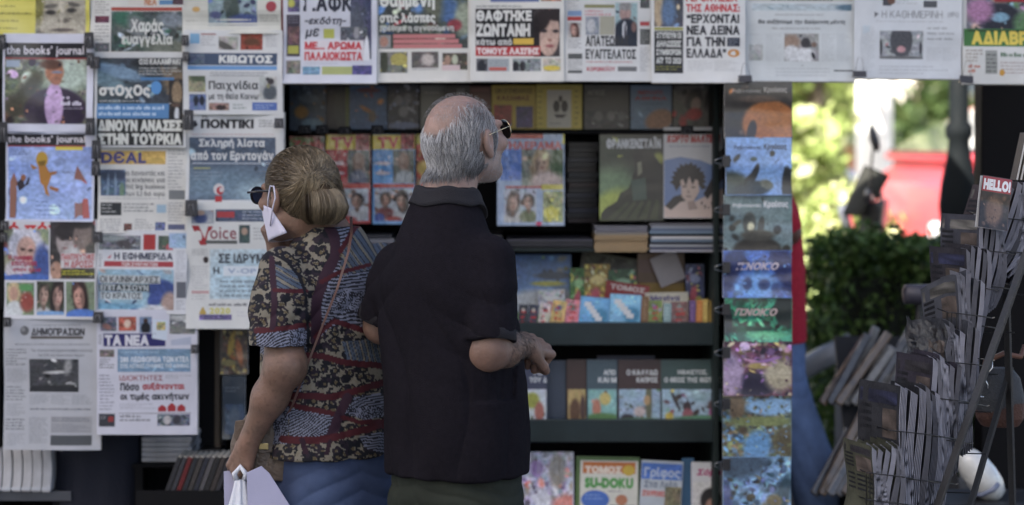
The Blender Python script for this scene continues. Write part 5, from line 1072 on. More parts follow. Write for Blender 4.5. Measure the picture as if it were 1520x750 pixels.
def tree(label, x, y, z0, h, r, cz, n, size, cols, seed, trunk=.12, group='trees beyond the square', name='street_tree', nb=9):
    t = empty(name, (x, y, z0), label, 'tree', 0, group); rg = np.random.RandomState(seed)
    m = MB(); m.tube([(0, 0, 0), (.05, .02, h * .3), (-.04, 0, h * .6), (.02, .03, h * .85)], trunk, 10, rr=[trunk * 1.2, trunk, trunk * .7, trunk * .3])
    for k in range(6):
        a = rg.rand() * 6.28; z = h * (.3 + .08 * k); m.tube([(0, 0, z), (math.cos(a) * r * .4, math.sin(a) * r * .4, z + h * .12), (math.cos(a) * r * .8, math.sin(a) * r * .8, z + h * .25)], .03, 6, rr=[trunk * .5, trunk * .3, .01])
    m.build('trunk', barkm, t, smooth=True)
    bl = []
    for k in range(nb):
        a = rg.rand() * 6.28; q = rg.rand() ** .5 * r * .75; zz = cz + rg.uniform(-.5, .5) * (h - cz) * 1.2
        rr = r * rg.uniform(.3, .5); bl.append((math.cos(a) * q, math.sin(a) * q, zz, rr, rr, rr * .8))
    leaves('crown', blobpts(rg, n, bl, .4), size, cols, leafm, t, seed, flat=.3)
    return t
LG = [(172, 184, 116), (188, 198, 132), (150, 166, 98), (212, 214, 166), (128, 144, 80)]
DG = [(58, 76, 40), (70, 88, 48), (50, 66, 38), (84, 98, 56)]
tree('bright yellow green tree left of the white pillar', 2.55, 18, .38, 5.2, 1.0, 1.7, 7000, .09, LG, 3, .10, nb=14)
tree('low olive green tree behind the red car', 5.25, 27, .38, 2.3, .95, 1.35, 3500, .09, DG, 5, .08)
o = empty('planter_wall', (5.6, 30, .38), 'terracotta planter wall beyond the red car', 'planter'); m = MB(); m.box(-1.2, -.2, 0, 2.5, .2, 1.15); m.build('wall', mat('terracotta', (.42, .20, .13), .85, vary=.15), o, bevel=.02); m = MB(); m.box(-1.25, -.26, 1.15, 2.55, .26, 1.22); m.build('coping', mat('pale_stone', (.5, .46, .4), .8, vary=.1), o)
tree('yellow green tree beyond the parked grey car', 2.9, 30, .38, 7.5, 2.4, 4.0, 5000, .15, LG, 6, .16)
tree('dark green tree far behind the lamp post', 8.2, 34, .38, 6.5, 2.4, 4.2, 5000, .15, DG, 7, .16)
tree('pale green tree far right beyond the square', 12.0, 36, .38, 7.0, 2.6, 4.5, 3500, .16, LG, 8, .16)
def shrub(label, x, y, z0, bl, n, size, cols, seed, name='shrub', group=None):
    t = empty(name, (x, y, z0), label, 'shrub', 0, group); rg = np.random.RandomState(seed)
    leaves('foliage', blobpts(rg, n, bl, .5), size, cols, leafm, t, seed)
    m = MB()
    for k in range(7):
        a = rg.rand() * 6.28; b = bl[k % len(bl)]
        m.tube([(b[0] * .5, b[1] * .5, 0), (b[0] * .8 + .03 * math.cos(a), b[1] + .03 * math.sin(a), b[2] * .6), (b[0], b[1], b[2])], .012, 5)
    m.build('stem', barkm, t)
    return t
shrub('pale sunlit shrub behind the person in red', 2.05, 13.2, .38, [(0, 0, .35, .32, .4, .32), (-.2, 0, .55, .3, .35, .28), (.22, .1, .5, .28, .3, .3), (.05, 0, .8, .22, .25, .2)], 4500, .035, LG, 11, group='sunlit shrubs on the square')
shrub('sunlit shrub between the person in red and the hedge', 1.72, 11.0, .38, [(0, 0, .25, .22, .3, .25), (-.15, 0, .5, .17, .2, .2), (.12, .1, .42, .2, .2, .24)], 3500, .03, LG + DG, 12, group='sunlit shrubs on the square')
# clipped hedge in its stone planter
hd = empty('clipped_hedge', (1.86, 8.25, 0), 'dark clipped hedge in front of the parked scooter', 'hedge')
rg = np.random.RandomState(4); P = []
for k in range(30000):
    P.append((rg.uniform(-.66, .8), rg.uniform(-.3, .3), rg.uniform(.32, 1.22)))
P = np.array(P)
edge = np.minimum.reduce([np.abs(P[:, 0] + .66), np.abs(P[:, 0] - .8), np.abs(P[:, 1] + .3), np.abs(1.22 - P[:, 2])])
P = P[(edge < .10)]
P += (np.array([[mnoise.noise(Vector(p) * 5) for _ in (0,)] for p in P]) * .07)
P = np.concatenate([P, P[P[:, 2] > 1.12] + np.array([0, 0, .05])])
leaves('foliage', P, .022, [(62, 84, 40), (76, 100, 48), (52, 70, 36), (96, 118, 60)], leafm, hd, 3)
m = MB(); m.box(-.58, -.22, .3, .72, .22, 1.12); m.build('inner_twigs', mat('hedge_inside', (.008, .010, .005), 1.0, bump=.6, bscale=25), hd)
m = MB(); m.box(-.72, -.34, 0, .86, .34, .36); m.build('planter', gmat('planter_stone', (.12, .115, .11)), hd, bevel=.01)

# --- white pillar, far facade
m = MB(); m.lathe([(.23, .38), (.23, .52), (.175, .56), (.165, 4.2), (.2, 4.26), (.22, 4.4)], (0, 0), 28); o = m.build('white_pillar', mat('white_paint', (.8, .79, .76), .6, vary=.04), None, smooth=False); o.location = (3.47, 20, 0); tag(o, 'tall white round pillar standing in the sun', 'pillar')
fb = empty('town_building', (10, 52, .38), 'pale sunlit building at the far side of the square', 'building')
m = MB(); m.box(-26, 0, 0, 24, 8, 15); m.build('wall', mat('pale_facade', (.62, .58, .5), .85, vary=.1, vscale=.4), fb)
sh0 = None; shm = mat('shutter_brown', (.16, .09, .06), .6)
for fl in range(4):
    for i in range(15):
        if sh0 is None:
            m = MB(); m.box(-.65, -.08, 0, .65, 0, 1.9); sh0 = m.build('window', framem, fb); m = MB(); m.box(-.55, -.10, .08, .55, -.082, 1.82); q0 = m.build('pane', glassm, sh0); o, q = sh0, q0
        else: o = sh0.copy(); col.objects.link(o); q = q0.copy(); col.objects.link(q); q.parent = o
        o.location = (-24 + i * 3.2, 0, 1.0 + fl * 3.5)
m = MB(); m.box(-26, -.9, 3.6, 24, -.001, 3.75); m.build('awning', mat('terracotta_awning', (.45, .16, .08), .8), fb)
fb2 = empty('town_building', (-20, 60, .38), 'low ochre building behind the kiosk to the left', 'building')
m = MB(); m.box(-14, 0, 0, 14, 8, 9); m.build('wall', mat('ochre_facade', (.5, .36, .2), .85, vary=.1), fb2)
for i in range(7):
    o = sh0.copy(); col.objects.link(o); q = q0.copy(); col.objects.link(q); q.parent = o; o.parent = fb2; o.location = (-12 + i * 3.8, 0, 3)

# --- cars
def car(label, x, y, z0, L, H, paint, rz, nose=.28, hr=.66, group='cars parked beyond the square'):
    t = empty('parked_car', (x, y, z0), label, 'car', rz, group); W2 = .86
    # side profile facing -x
    a = -L / 2; b = L / 2; hh = H * hr
    prof = [(a + .02, .30), (a, .55), (a + .06, hh - .16), (a + .25, hh - .05), (a + L * nose, hh), (a + L * (nose + .17), H - .03), (a + L * (nose + .25), H), (b - L * .20, H - .01), (b - L * .08, hh + .05), (b - .03, hh - .12), (b, .5), (b - .04, .28)]
    m = MB(); m.prism(prof, -W2, W2); body = m.build('body', paint, t, bevel=.06)
    body.modifiers['bevel'].segments = 3; body.data.polygons.foreach_set('use_smooth', [True] * len(body.data.polygons))
    wy = W2 + .004
    for s_ in (-1, 1):
        m = MB(); m.prism([(a + L * (nose + .05), hh + .02), (a + L * (nose + .18), H - .10), (a + L * .5, H - .09), (a + L * .5, hh + .02)], s_ * wy, s_ * (wy - .01)); m.build('side_window', glassm, t); m = MB(); m.prism([(a + L * .515, hh + .02), (a + L * .515, H - .09), (b - L * .2, H - .10), (b - L * .13, hh + .03)], s_ * wy, s_ * (wy - .01)); m.build('side_window', glassm, t)
    m = MB(); M4 = [(a + L * nose + .02, hh + .025), (a + L * (nose + .17), H - .045), (a + L * (nose + .17) - .015, H - .03), (a + L * nose - .0, hh + .04)]
    m.prism(M4, -.72, .72); m.build('windshield', glassm, t)
    for wx in (a + L * .19, b - L * .19):
        for s_ in (-1, 1):
            m = MB(); ring = [(r_, d) for r_, d in ((.31, -.1), (.31, .1))]
            m.tube([(wx, s_ * (W2 - .19), .31), (wx, s_ * (W2 + .012), .31)], .31, 22); wh = m.build('wheel', mat('tyre', (.015, .015, .015), .85), t, bevel=.02)
            m = MB(); m.tube([(wx, s_ * (W2 + .0), .31), (wx, s_ * (W2 + .02), .31)], .19, 16); m.build('rim', mat('rim_alloy', (.4, .4, .42), .3, metal=1), wh)
    for s_ in (-1, 1):
        m = MB(); m.box(a - .01, s_ * .66 - .14, .62, a + .12, s_ * .66 + .14, .76); m.build('headlight', mat('lamp_glass', (.7, .7, .7), .1), t, bevel=.03)
        m = MB(); m.box(a + L * (nose + .1), s_ * (W2 + .02), hh + .02, a + L * (nose + .1) + .1, s_ * (W2 + .18), hh + .15); m.build('wing_mirror', paint, t, bevel=.03)
    m = MB(); m.box(a - .03, -.7, .3, a + .05, .7, .5); m.build('bumper', mat('bumper_black', (.03, .03, .03), .6), t, bevel=.03)
    return t
redp = mat('red_paint', (.46, .06, .075), .5, coat=.3)
car('red car partly hidden behind the dark lamp post', 4.28, 13.4, .38, 3.7, 1.50, redp, R(8), nose=.04, hr=.76)
car('dark grey car parked beyond the yellow green tree', 2.15, 25, .38, 3.9, 1.42, mat('grey_paint', (.10, .12, .16), .25, coat=1), R(-4))
car('dark maroon car parked behind the white pillar', 3.2, 31, .38, 4.0, 1.45, mat('maroon_paint', (.2, .02, .03), .25, coat=1), R(3))

# --- lamp post
m = MB(); z = .38
prof = [(.15, z), (.15, z + .12), (.12, z + .16), (.115, z + .6), (.105, z + .75), (.085, z + .83), (.078, z + .9), (.086, z + .98), (.075, z + 1.08), (.05, z + 1.2), (.044, z + 1.26), (.058, z + 1.28), (.058, z + 1.32), (.042, z + 1.34), (.040, z + 1.9), (.038, 3.6), (.05, 3.62), (.05, 3.68), (.036, 3.7)]
lp = empty('street_lamp', (1.915, 8.95, 0), 'dark ornate iron lamp post in front of the red car', 'street lamp')
irm = mat('dark_iron', (.005, .007, .008), .8, spec=.15, bump=.15, bscale=60, vary=.2)
m.lathe(prof, (0, 0), 26); m.build('post', irm, lp, smooth=True)
m = MB()
for k in range(10):
    a = 2 * math.pi * k / 10; m.tube([(.112 * math.cos(a), .112 * math.sin(a), z + .17), (.11 * math.cos(a), .11 * math.sin(a), z + .62)], .01, 5)
m.build('fluting', irm, lp)
m = MB(); m.lathe([(.04, 3.7), (.12, 3.8), (.17, 4.05), (.15, 4.15)], (0, 0), 16); hdl = m.build('lantern', mat('lantern_glass', (.75, .75, .7), .2, trans=.0), lp); m = MB(); m.lathe([(.18, 4.151), (.1, 4.26), (.02, 4.34)], (0, 0), 16); m.build('lantern_cap', irm, hdl)

# --- scooters
def scooter(label, x, y, z0, rz, body_m, seat_m, tall=0.0, shield=True):
    t = empty('motor_scooter', (x, y, z0), label, 'scooter', rz, None); blk = mat('scooter_plastic', (.018, .018, .02), .35)
    def wheel(wx):
        m = MB()
        segs = 28; R_, r_ = .2, .055
        pts = [(wx + R_ * math.cos(2 * math.pi * k / segs), 0, .255 + R_ * math.sin(2 * math.pi * k / segs)) for k in range(segs + 1)]
        m.tube(pts, r_, 8, cap=False); w_ = m.build('wheel', mat('tyre', (.015, .015, .015), .85), t, smooth=True)
        m = MB(); m.tube([(wx, -.025, .255), (wx, .025, .255)], .15, 14); m.build('rim', mat('rim_alloy', (.4, .4, .42), .3, metal=1), w_)
    wheel(-.62); wheel(.6)
    m = MB(); m.prism([(-.72, .48), (-.60, .56), (-.46, .5), (-.42, .36), (-.52, .44), (-.62, .47), (-.72, .42)], -.07, .07); m.build('front_fender', body_m, t, bevel=.02)
    m = MB(); m.prism([(-.52, .42), (-.40, 1.02), (-.30, 1.06), (-.33, .8), (-.36, .35), (-.2, .28), (.1, .28), (.16, .6), (.75, .68), (.86, .76), (.84, .62), (.5, .42), (.3, .2), (-.3, .2), (-.46, .3)], -.16, .16); m.build('body', body_m, t, bevel=.03)
    m = MB(); m.prism([(.12, .66), (.16, .78), (.42, .80), (.52, .86), (.8, .87), (.84, .78), (.5, .69)], -.13, .13); m.build('seat', seat_m, t, bevel=.04)
    m = MB(); m.tube([(-.36, -.34, 1.07), (-.37, -.2, 1.09), (-.40, 0, 1.04), (-.37, .2, 1.09), (-.36, .34, 1.07)], .014, 8); hb = m.build('handlebar', blk, t)
    for s_ in (-1, 1):
        m = MB(); m.tube([(-.36, s_ * .24, 1.06), (-.36, s_ * .36, 1.055)], .019, 10); m.build('grip', blk, hb)
        if s_ == 1: continue
        m = MB(); m.tube([(-.36, s_ * .2, 1.09), (-.35, s_ * .27, 1.2 + tall * .5), (-.34, s_ * .31, 1.24 + tall)], .005, 6); mm = m.build('mirror', blk, t)
        m = MB(); m.lathe([(.012, -.055), (.032, -.035), (.038, 0), (.03, .04), (.01, .06)], (0, 0), 14, sx=.55, sy=.9); q = m.build('mirror_head', blk, mm, smooth=True); q.location = (-.335, s_ * .32, 1.28 + tall); q.rotation_euler = (0, R(-14), 0)
    m = MB(); m.tube([(-.5, -.0, .95), (-.46, 0, .96)], .07, 14); m.build('headlight', mat('lamp_glass', (.7, .7, .7), .1), t)
    if shield:
        V, F = [], []
        for j in range(7):
            for i in range(9):
                u = i / 8 * 2 - 1; v = j / 6; w_ = .20 * (1 - .35 * v ** 3) * u
                V.append((-.50 + .10 * v + .10 * abs(u) ** 2, w_, .98 + .22 * v - .05 * (u * u) * v))
        F = [(j * 9 + i, j * 9 + i + 1, (j + 1) * 9 + i + 1, (j + 1) * 9 + i) for j in range(6) for i in range(8)]
        o = link('windscreen', npmesh('windscreen', V, F, smooth=True), mat('smoked_screen', (.035, .035, .03), .8, alpha=.95, spec=.1), t); md = o.modifiers.new('t', 'SOLIDIFY'); md.thickness = .003
    return t
scooter('dark grey motor scooter with a black mirror, parked behind the hedge', 1.95, 9.15, .33, R(-14), mat('scooter_grey', (.035, .030, .024), .5, coat=.2), mat('seat_vinyl', (.015, .015, .015), .5), .035)

ch = empty('black_crate', (W(1452, 0, 6.2).x, 6.22, 0), 'black crate stack behind the wire rack carrying the white helmet', 'crate')
zt = zof(738, 6.2)
for k in range(2):
    m = MB(); z0_, z1_ = k * zt / 2 + .001, (k + 1) * zt / 2 - .002; m.box(-.17, -.14, z0_, .22, .14, z1_); q = m.build('crate_box', mat('crate_plastic', (.010, .010, .011), .5, vary=.2), ch, bevel=.006)
    m = MB(); m.box(-.172, -.143, z1_ - .03, .222, -.1405, z1_ - .018); m.build('rim', mat('crate_plastic', (.010, .010, .011), .5), q)
he = empty('helmet', (W(1476, 0, 6.2).x, 6.20, zt + .01), 'white helmet lying tilted on the black crates', 'helmet'); he.rotation_euler = (R(10), R(-38), 0)
m = MB(); m.lathe([(.012, -.008), (.05, .0), (.066, .03), (.070, .07), (.066, .11), (.050, .145), (.025, .165), (.006, .170)], (0, 0), 28, sx=.72, sy=.95); m.build('shell', mat('white_helmet', (.62, .61, .57), .25, coat=.6, vary=.15, vscale=20), he, smooth=True)
m = MB(); m.tube([(-.052, -.01, .045), (-.036, -.05, .045), (0, -.068, .045), (.022, -.06, .045)], .008, 8); m.build('visor_edge', mat('helmet_trim', (.16, .18, .25), .3), he, smooth=True)


# --- black post at the right edge
bp = empty('black_post', (W(1457, 0, 6.7).x + .13, 6.75, 0), 'tall black post at the right edge under the sports paper', 'post')
m = MB(); m.box(-.13, -.05, .03, .16, .06, 2.7); m.build('shaft', mat('post_black', (.006, .006, .007), .8, vary=.3, spec=.12), bp, bevel=.006)
m = MB(); m.box(-.16, -.08, 0, .19, .09, .03); m.build('foot_plate', irm, bp, bevel=.004)
# line that carries the papers right of the kiosk
hl = empty('hanging_rail', (1.4, 6.235, zof(60, 6.2)), 'dark rail carrying the papers over the gap right of the kiosk', 'rail')
m = MB(); m.box(-.54, 0, 0, .6, .012, .03); m.box(-.54, 0, .2, .6, .012, .23); m.build('rail_bar', dgreen, hl)
m = MB(); m.box(.25, .013, -.02, .28, .6, .22); m.build('bracket', dgreen, hl)

# --- slanted stand of wrapped newspapers behind the booklets
st = empty('sloping_display', (1.2, 7.05, 0), 'low sloping display board between the jeans and the wire rack', 'display stand')
m = MB(); Mx = Matrix.Translation((.03, 0, .80)) @ Matrix.Rotation(R(-35), 4, 'X')
m.box(-.12, .015, -.38, .24, .035, .22, Mx); m.build('board', mat('stand_board', (.012, .012, .013), .7), st)
m = MB()
for a in (-.08, .2):
    m = MB(); m.box(a - .012, .0, 0, a + .012, .03, .62); m.build('leg', irm, st)
wrapms = [mat('wrapped_newsprint_' + q, c, .4, bump=1.0, bscale=26, vary=.6, vscale=16, coat=.8) for q, c in (('grey', (.11, .10, .095)), ('brown', (.13, .085, .05)), ('pale', (.17, .16, .145)), ('dark', (.05, .047, .047)))]
gw = rnd('wr'); kinds = ['brown tinted', 'plain grey', 'light grey', 'dusky', 'cream edged', 'creased']
for row in range(2):
    for i in range(13):
        px = 1212 + i * 11.5 + (8 if row == 0 else -4); py = 600 if row == 0 else 735; Y = 6.98 - row * .12 - .011 * (i % 3)
        p0 = W(px, py, Y); L = .29; th = R(33 + gw.uniform(-5, 5))
        o = empty('newspaper_bundle', p0, '%s wrapped paper, %s from the left in the %s row of the sloping display' % (gw.choice(kinds), 'first second third fourth fifth sixth seventh eighth ninth tenth eleventh twelfth thirteenth'.split()[i], 'upper' if row == 0 else 'lower'), 'newspaper bundle', 0, 'wrapped newspapers on the sloping display')
        o.rotation_euler = (R(-22), th, R(gw.uniform(-15, 15)))
        m = MB(); m.box(-.0155, -.007, 0, .0155, .007, L * gw.uniform(.82, 1.1)); q = m.build('folded_paper', gw.choice(wrapms), o, bevel=.006)
    m = MB(); u0 = gw.uniform(.2, .6); m.box(-.0162, -.0078, L * u0, .0162, .0078, L * (u0 + .07)); m.build('title_band', mat('band%d' % (i % 3), [(.25, .1, .05), (.3, .3, .32), (.08, .09, .12)][i % 3], .4), o, bevel=.003)
# ================================================================== people (grown as one smooth surface each)
class Field:
    def __init__(s, lo, hi, h):
        s.lo = np.array(lo, float); s.h = h
        s.n = np.ceil((np.array(hi) - s.lo) / h).astype(int) + 1
        s.D = np.full(s.n, 0.5, np.float32)
    def sub(s, lo, hi, m):
        a = np.maximum(np.floor((np.array(lo) - m - s.lo) / s.h).astype(int), 0)
        b = np.minimum(np.ceil((np.array(hi) + m - s.lo) / s.h).astype(int) + 1, s.n)
        if np.any(b <= a): return None
        ax = [(s.lo[i] + s.h * np.arange(a[i], b[i])).astype(np.float32) for i in range(3)]
        X, Y, Z = np.meshgrid(*ax, indexing='ij', sparse=True)
        return (slice(a[0], b[0]), slice(a[1], b[1]), slice(a[2], b[2])), X, Y, Z
    def put(s, sl, d, k, op='add'):
        D = s.D[sl]
        if op == 'add':
            if k > 0:
                h = np.maximum(k - np.abs(D - d), 0) / k; s.D[sl] = np.minimum(D, d) - h * h * k * .25
            else: s.D[sl] = np.minimum(D, d)
        elif op == 'cut':
            d = -d
            if k > 0:
                h = np.maximum(k - np.abs(D - d), 0) / k; s.D[sl] = np.maximum(D, d) + h * h * k * .25
            else: s.D[sl] = np.maximum(D, d)
        else: s.D[sl] = np.maximum(D, d)
    def cone(s, a, b, ra, rb, k=0.02, op='add'):
        a = np.array(a, float); b = np.array(b, float); R_ = max(ra, rb)
        q = s.sub(np.minimum(a, b) - R_, np.maximum(a, b) + R_, k + 3 * s.h)
        if q is None: return s
        sl, X, Y, Z = q; ab = b - a; L = max(float(ab @ ab), 1e-9)
        t = np.clip(((X - a[0]) * ab[0] + (Y - a[1]) * ab[1] + (Z - a[2]) * ab[2]) / L, 0, 1)
        d = np.sqrt((X - a[0] - t * ab[0]) ** 2 + (Y - a[1] - t * ab[1]) ** 2 + (Z - a[2] - t * ab[2]) ** 2) - (ra + t * (rb - ra))
        s.put(sl, d, k, op); return s
    def chain(s, pts, rs, k=0.02):
        for i in range(len(pts) - 1): s.cone(pts[i], pts[i + 1], rs[i], rs[i + 1], k)
        return s
    def ell(s, c, r, M=None, k=0.02, op='add'):
        c = np.array(c, float); r = np.array(r, float); R_ = r.max() if M is not None else r
        q = s.sub(c - R_, c + R_, k + 3 * s.h)
        if q is None: return s
        sl, X, Y, Z = q; X, Y, Z = X - c[0], Y - c[1], Z - c[2]
        if M is not None:
            M = np.array(M)          # columns: local axes
            U = X * M[0, 0] + Y * M[1, 0] + Z * M[2, 0]; V = X * M[0, 1] + Y * M[1, 1] + Z * M[2, 1]; Wz = X * M[0, 2] + Y * M[1, 2] + Z * M[2, 2]
        else: U, V, Wz = X, Y, Z
        k0 = np.sqrt((U / r[0]) ** 2 + (V / r[1]) ** 2 + (Wz / r[2]) ** 2); k1 = np.sqrt((U / r[0] ** 2) ** 2 + (V / r[1] ** 2) ** 2 + (Wz / r[2] ** 2) ** 2) + 1e-6
        s.put(sl, k0 * (k0 - 1) / k1, k, op); return s
    def loft(s, rows, k=0.02, p=2.3, op='add'):
        """rows of (z, cx, cy, rx, ry)"""
        rows = np.array(rows, float); z0, z1 = rows[0, 0], rows[-1, 0]
        lo = [(rows[:, 1] - rows[:, 3]).min(), (rows[:, 2] - rows[:, 4]).min(), z0]; hi = [(rows[:, 1] + rows[:, 3]).max(), (rows[:, 2] + rows[:, 4]).max(), z1]
        q = s.sub(lo, hi, k + 3 * s.h)
        if q is None: return s
        sl, X, Y, Z = q
        zf = np.linspace(z0, z1, 200)
        def I(c):
            v = np.interp(zf, rows[:, 0], rows[:, c]); ker = np.hanning(15); ker /= ker.sum()
            v = np.convolve(np.pad(v, 7, 'edge'), ker, 'valid'); return np.interp(Z, zf, v)
        cx, cy, rx, ry = I(1), I(2), I(3), I(4)
        e = (np.abs((X - cx) / rx) ** p + np.abs((Y - cy) / ry) ** p) ** (1 / p)
        d = (e - 1) * np.minimum(rx, ry)
        d = np.maximum(d, np.maximum(z0 - Z, Z - z1))
        s.put(sl, d.astype(np.float32), k, op); return s
    def plane(s, p, n):
        """keep the side where (x-p).n < 0"""
        n = np.array(n, float); n /= np.linalg.norm(n)
        X, Y, Z = np.meshgrid(*[(s.lo[i] + s.h * np.arange(s.n[i])).astype(np.float32) for i in range(3)], indexing='ij', sparse=True)
        s.D = np.maximum(s.D, ((X - p[0]) * n[0] + (Y - p[1]) * n[1] + (Z - p[2]) * n[2]).astype(np.float32)); return s
    def mesh(s):
        D = s.D; I = D < 0; n = s.n
        I[0] = I[-1] = False; I[:, 0] = I[:, -1] = False; I[:, :, 0] = I[:, :, -1] = False
        D = np.where(I, D, np.maximum(D, 1e-5))
        c = np.zeros(n - 1, np.uint8)
        for a in (0, 1):
            for b in (0, 1):
                for e in (0, 1): c += I[a:n[0] - 1 + a, b:n[1] - 1 + b, e:n[2] - 1 + e]
        act = (c > 0) & (c < 8); idx = np.full(n - 1, -1, np.int32)
        ii, jj, kk = np.nonzero(act); idx[act] = np.arange(len(ii))
        pos = np.zeros((len(ii), 3)); cnt = np.zeros((len(ii), 1))
        cr = [(a, b, e) for a in (0, 1) for b in (0, 1) for e in (0, 1)]
        for p in cr:
            for ax in range(3):
                if p[ax]: continue
                q = list(p); q[ax] = 1
                va = D[ii + p[0], jj + p[1], kk + p[2]]; vb = D[ii + q[0], jj + q[1], kk + q[2]]
                m = ((va < 0) != (vb < 0)); t = np.where(m, va / np.where(m, va - vb, 1), 0)
                v = np.array(p, float)[None, :] + np.zeros((len(ii), 3)); v[:, ax] = t
                pos += v * m[:, None]; cnt += m[:, None]
        V = s.lo + s.h * (np.stack([ii, jj, kk], 1) + pos / cnt)
        Q = []
        for ax in range(3):
            sl0 = [slice(1, -1)] * 3; sl1 = [slice(1, -1)] * 3; sl0[ax] = slice(0, -1); sl1[ax] = slice(1, None)
            A, B = I[tuple(sl0)], I[tuple(sl1)]
            e = np.nonzero(A != B); ina = A[e]
            g = [e[0] + 1, e[1] + 1, e[2] + 1]; g[ax] = e[ax]
            o1, o2 = [(1, 2), (2, 0), (0, 1)][ax]
            def cell(d1, d2):
                h_ = [x.copy() for x in g]; h_[o1] = h_[o1] - d1; h_[o2] = h_[o2] - d2
                return idx[h_[0], h_[1], h_[2]]
            q = np.stack([cell(1, 1), cell(0, 1), cell(0, 0), cell(1, 0)], 1)
            q[~ina] = q[~ina][:, ::-1]
            Q.append(q)
        return V, np.concatenate(Q)

def vnormals(V, Q):
    N = np.zeros_like(V); fn = np.cross(V[Q[:, 2]] - V[Q[:, 0]], V[Q[:, 3]] - V[Q[:, 1]])
    for i in range(4): np.add.at(N, Q[:, i], fn)
    return N / (np.linalg.norm(N, axis=1, keepdims=True) + 1e-12)
def relax(V, Q, it=1, f=.5):
    for _ in range(it):
        S = np.zeros_like(V); c = np.zeros((len(V), 1))
        for a, b in ((0, 1), (1, 2), (2, 3), (3, 0)):
            np.add.at(S, Q[:, a], V[Q[:, b]]); np.add.at(S, Q[:, b], V[Q[:, a]]); np.add.at(c, Q[:, a], 1); np.add.at(c, Q[:, b], 1)
        V = V + f * (S / c - V)
    return V
def vnoise(P, sc, seed=0):
    """fast smooth value noise in numpy, range 0..1"""
    P = P * sc + seed * 17.3; i = np.floor(P).astype(np.int64); f = P - i; f = f * f * (3 - 2 * f)
    def h(a, b, c):
        v = (a * 374761393 + b * 668265263 + c * 2147483647 + seed * 974711) & 0xFFFFFFFF
        v = ((v ^ (v >> 13)) * 1274126177) & 0xFFFFFFFF; return ((v ^ (v >> 16)) & 0xFFFF) / 65535.0
    r = 0
    for a in (0, 1):
        for b in (0, 1):
            for c in (0, 1):
                w_ = (f[:, 0] if a else 1 - f[:, 0]) * (f[:, 1] if b else 1 - f[:, 1]) * (f[:, 2] if c else 1 - f[:, 2])
                r = r + w_ * h(i[:, 0] + a, i[:, 1] + b, i[:, 2] + c)
    return r
def rotz(a): c, s_ = math.cos(a), math.sin(a); return np.array([[c, -s_, 0], [s_, c, 0], [0, 0, 1]])
def rotx(a): c, s_ = math.cos(a), math.sin(a); return np.array([[1, 0, 0], [0, c, -s_], [0, s_, c]])
def roty(a): c, s_ = math.cos(a), math.sin(a); return np.array([[c, 0, s_], [0, 1, 0], [-s_, 0, c]])

def head(F, C, M, sc=1.0, female=False):
    """head grown in frame M (columns right, forward, up) at centre C"""
    C = np.array(C, float); T = lambda p: C + M @ (np.array(p, float) * sc)
    E = lambda p, r, k=.02, op='add', MM=None: F.ell(T(p), np.array(r) * sc, M if MM is None else M @ MM, k, op)
    E((0, -.018, .022), (.075, .097, .088), .02)
    E((0, .030, -.030), (.062, .062, .078), .03)
    E((0, -.055, -.015), (.055, .045, .060), .03)
    F.cone(T((-.045, .005, -.060)), T((0, .076, -.088)), .020 * sc, .020 * sc, .03); F.cone(T((.045, .005, -.060)), T((0, .076, -.088)), .020 * sc, .020 * sc, .03)
    E((0, .078, -.086), (.022, .018, .018), .015)
    F.cone(T((0, .090, .016)), T((0, .112, -.024)), .008 * sc, .0125 * sc, .012)
    E((-.012, .100, -.028), (.009, .010, .008), .006); E((.012, .100, -.028), (.009, .010, .008), .006)
    F.cone(T((-.032, .086, .026)), T((.032, .086, .026)), .011 * sc, .011 * sc, .012)
    for k in (-1, 1):
        E((k * .031, .098, .008), (.018, .016, .012), .008, 'cut')
        E((k * .031, .079, .007), (.0125, .0125, .0125), .003)
        E((k * .046, .070, -.018), (.020, .020, .018), .02)
        # ear: rim, bowl and lobe
        RM = rotz(k * R(20))
        E((k * .079, -.006, -.004), (.011, .020, .033), .006, 'add', RM)
        E((k * .090, -.002, .002), (.009, .011, .020), .003, 'cut', RM)
        E((k * .077, .0, -.034), (.008, .009, .011), .006)
    F.cone(T((-.018, .094, -.052)), T((.018, .094, -.052)), .0075 * sc, .0075 * sc, .006)
    E((0, .104, -.0525), (.022, .012, .0016), .002, 'cut')

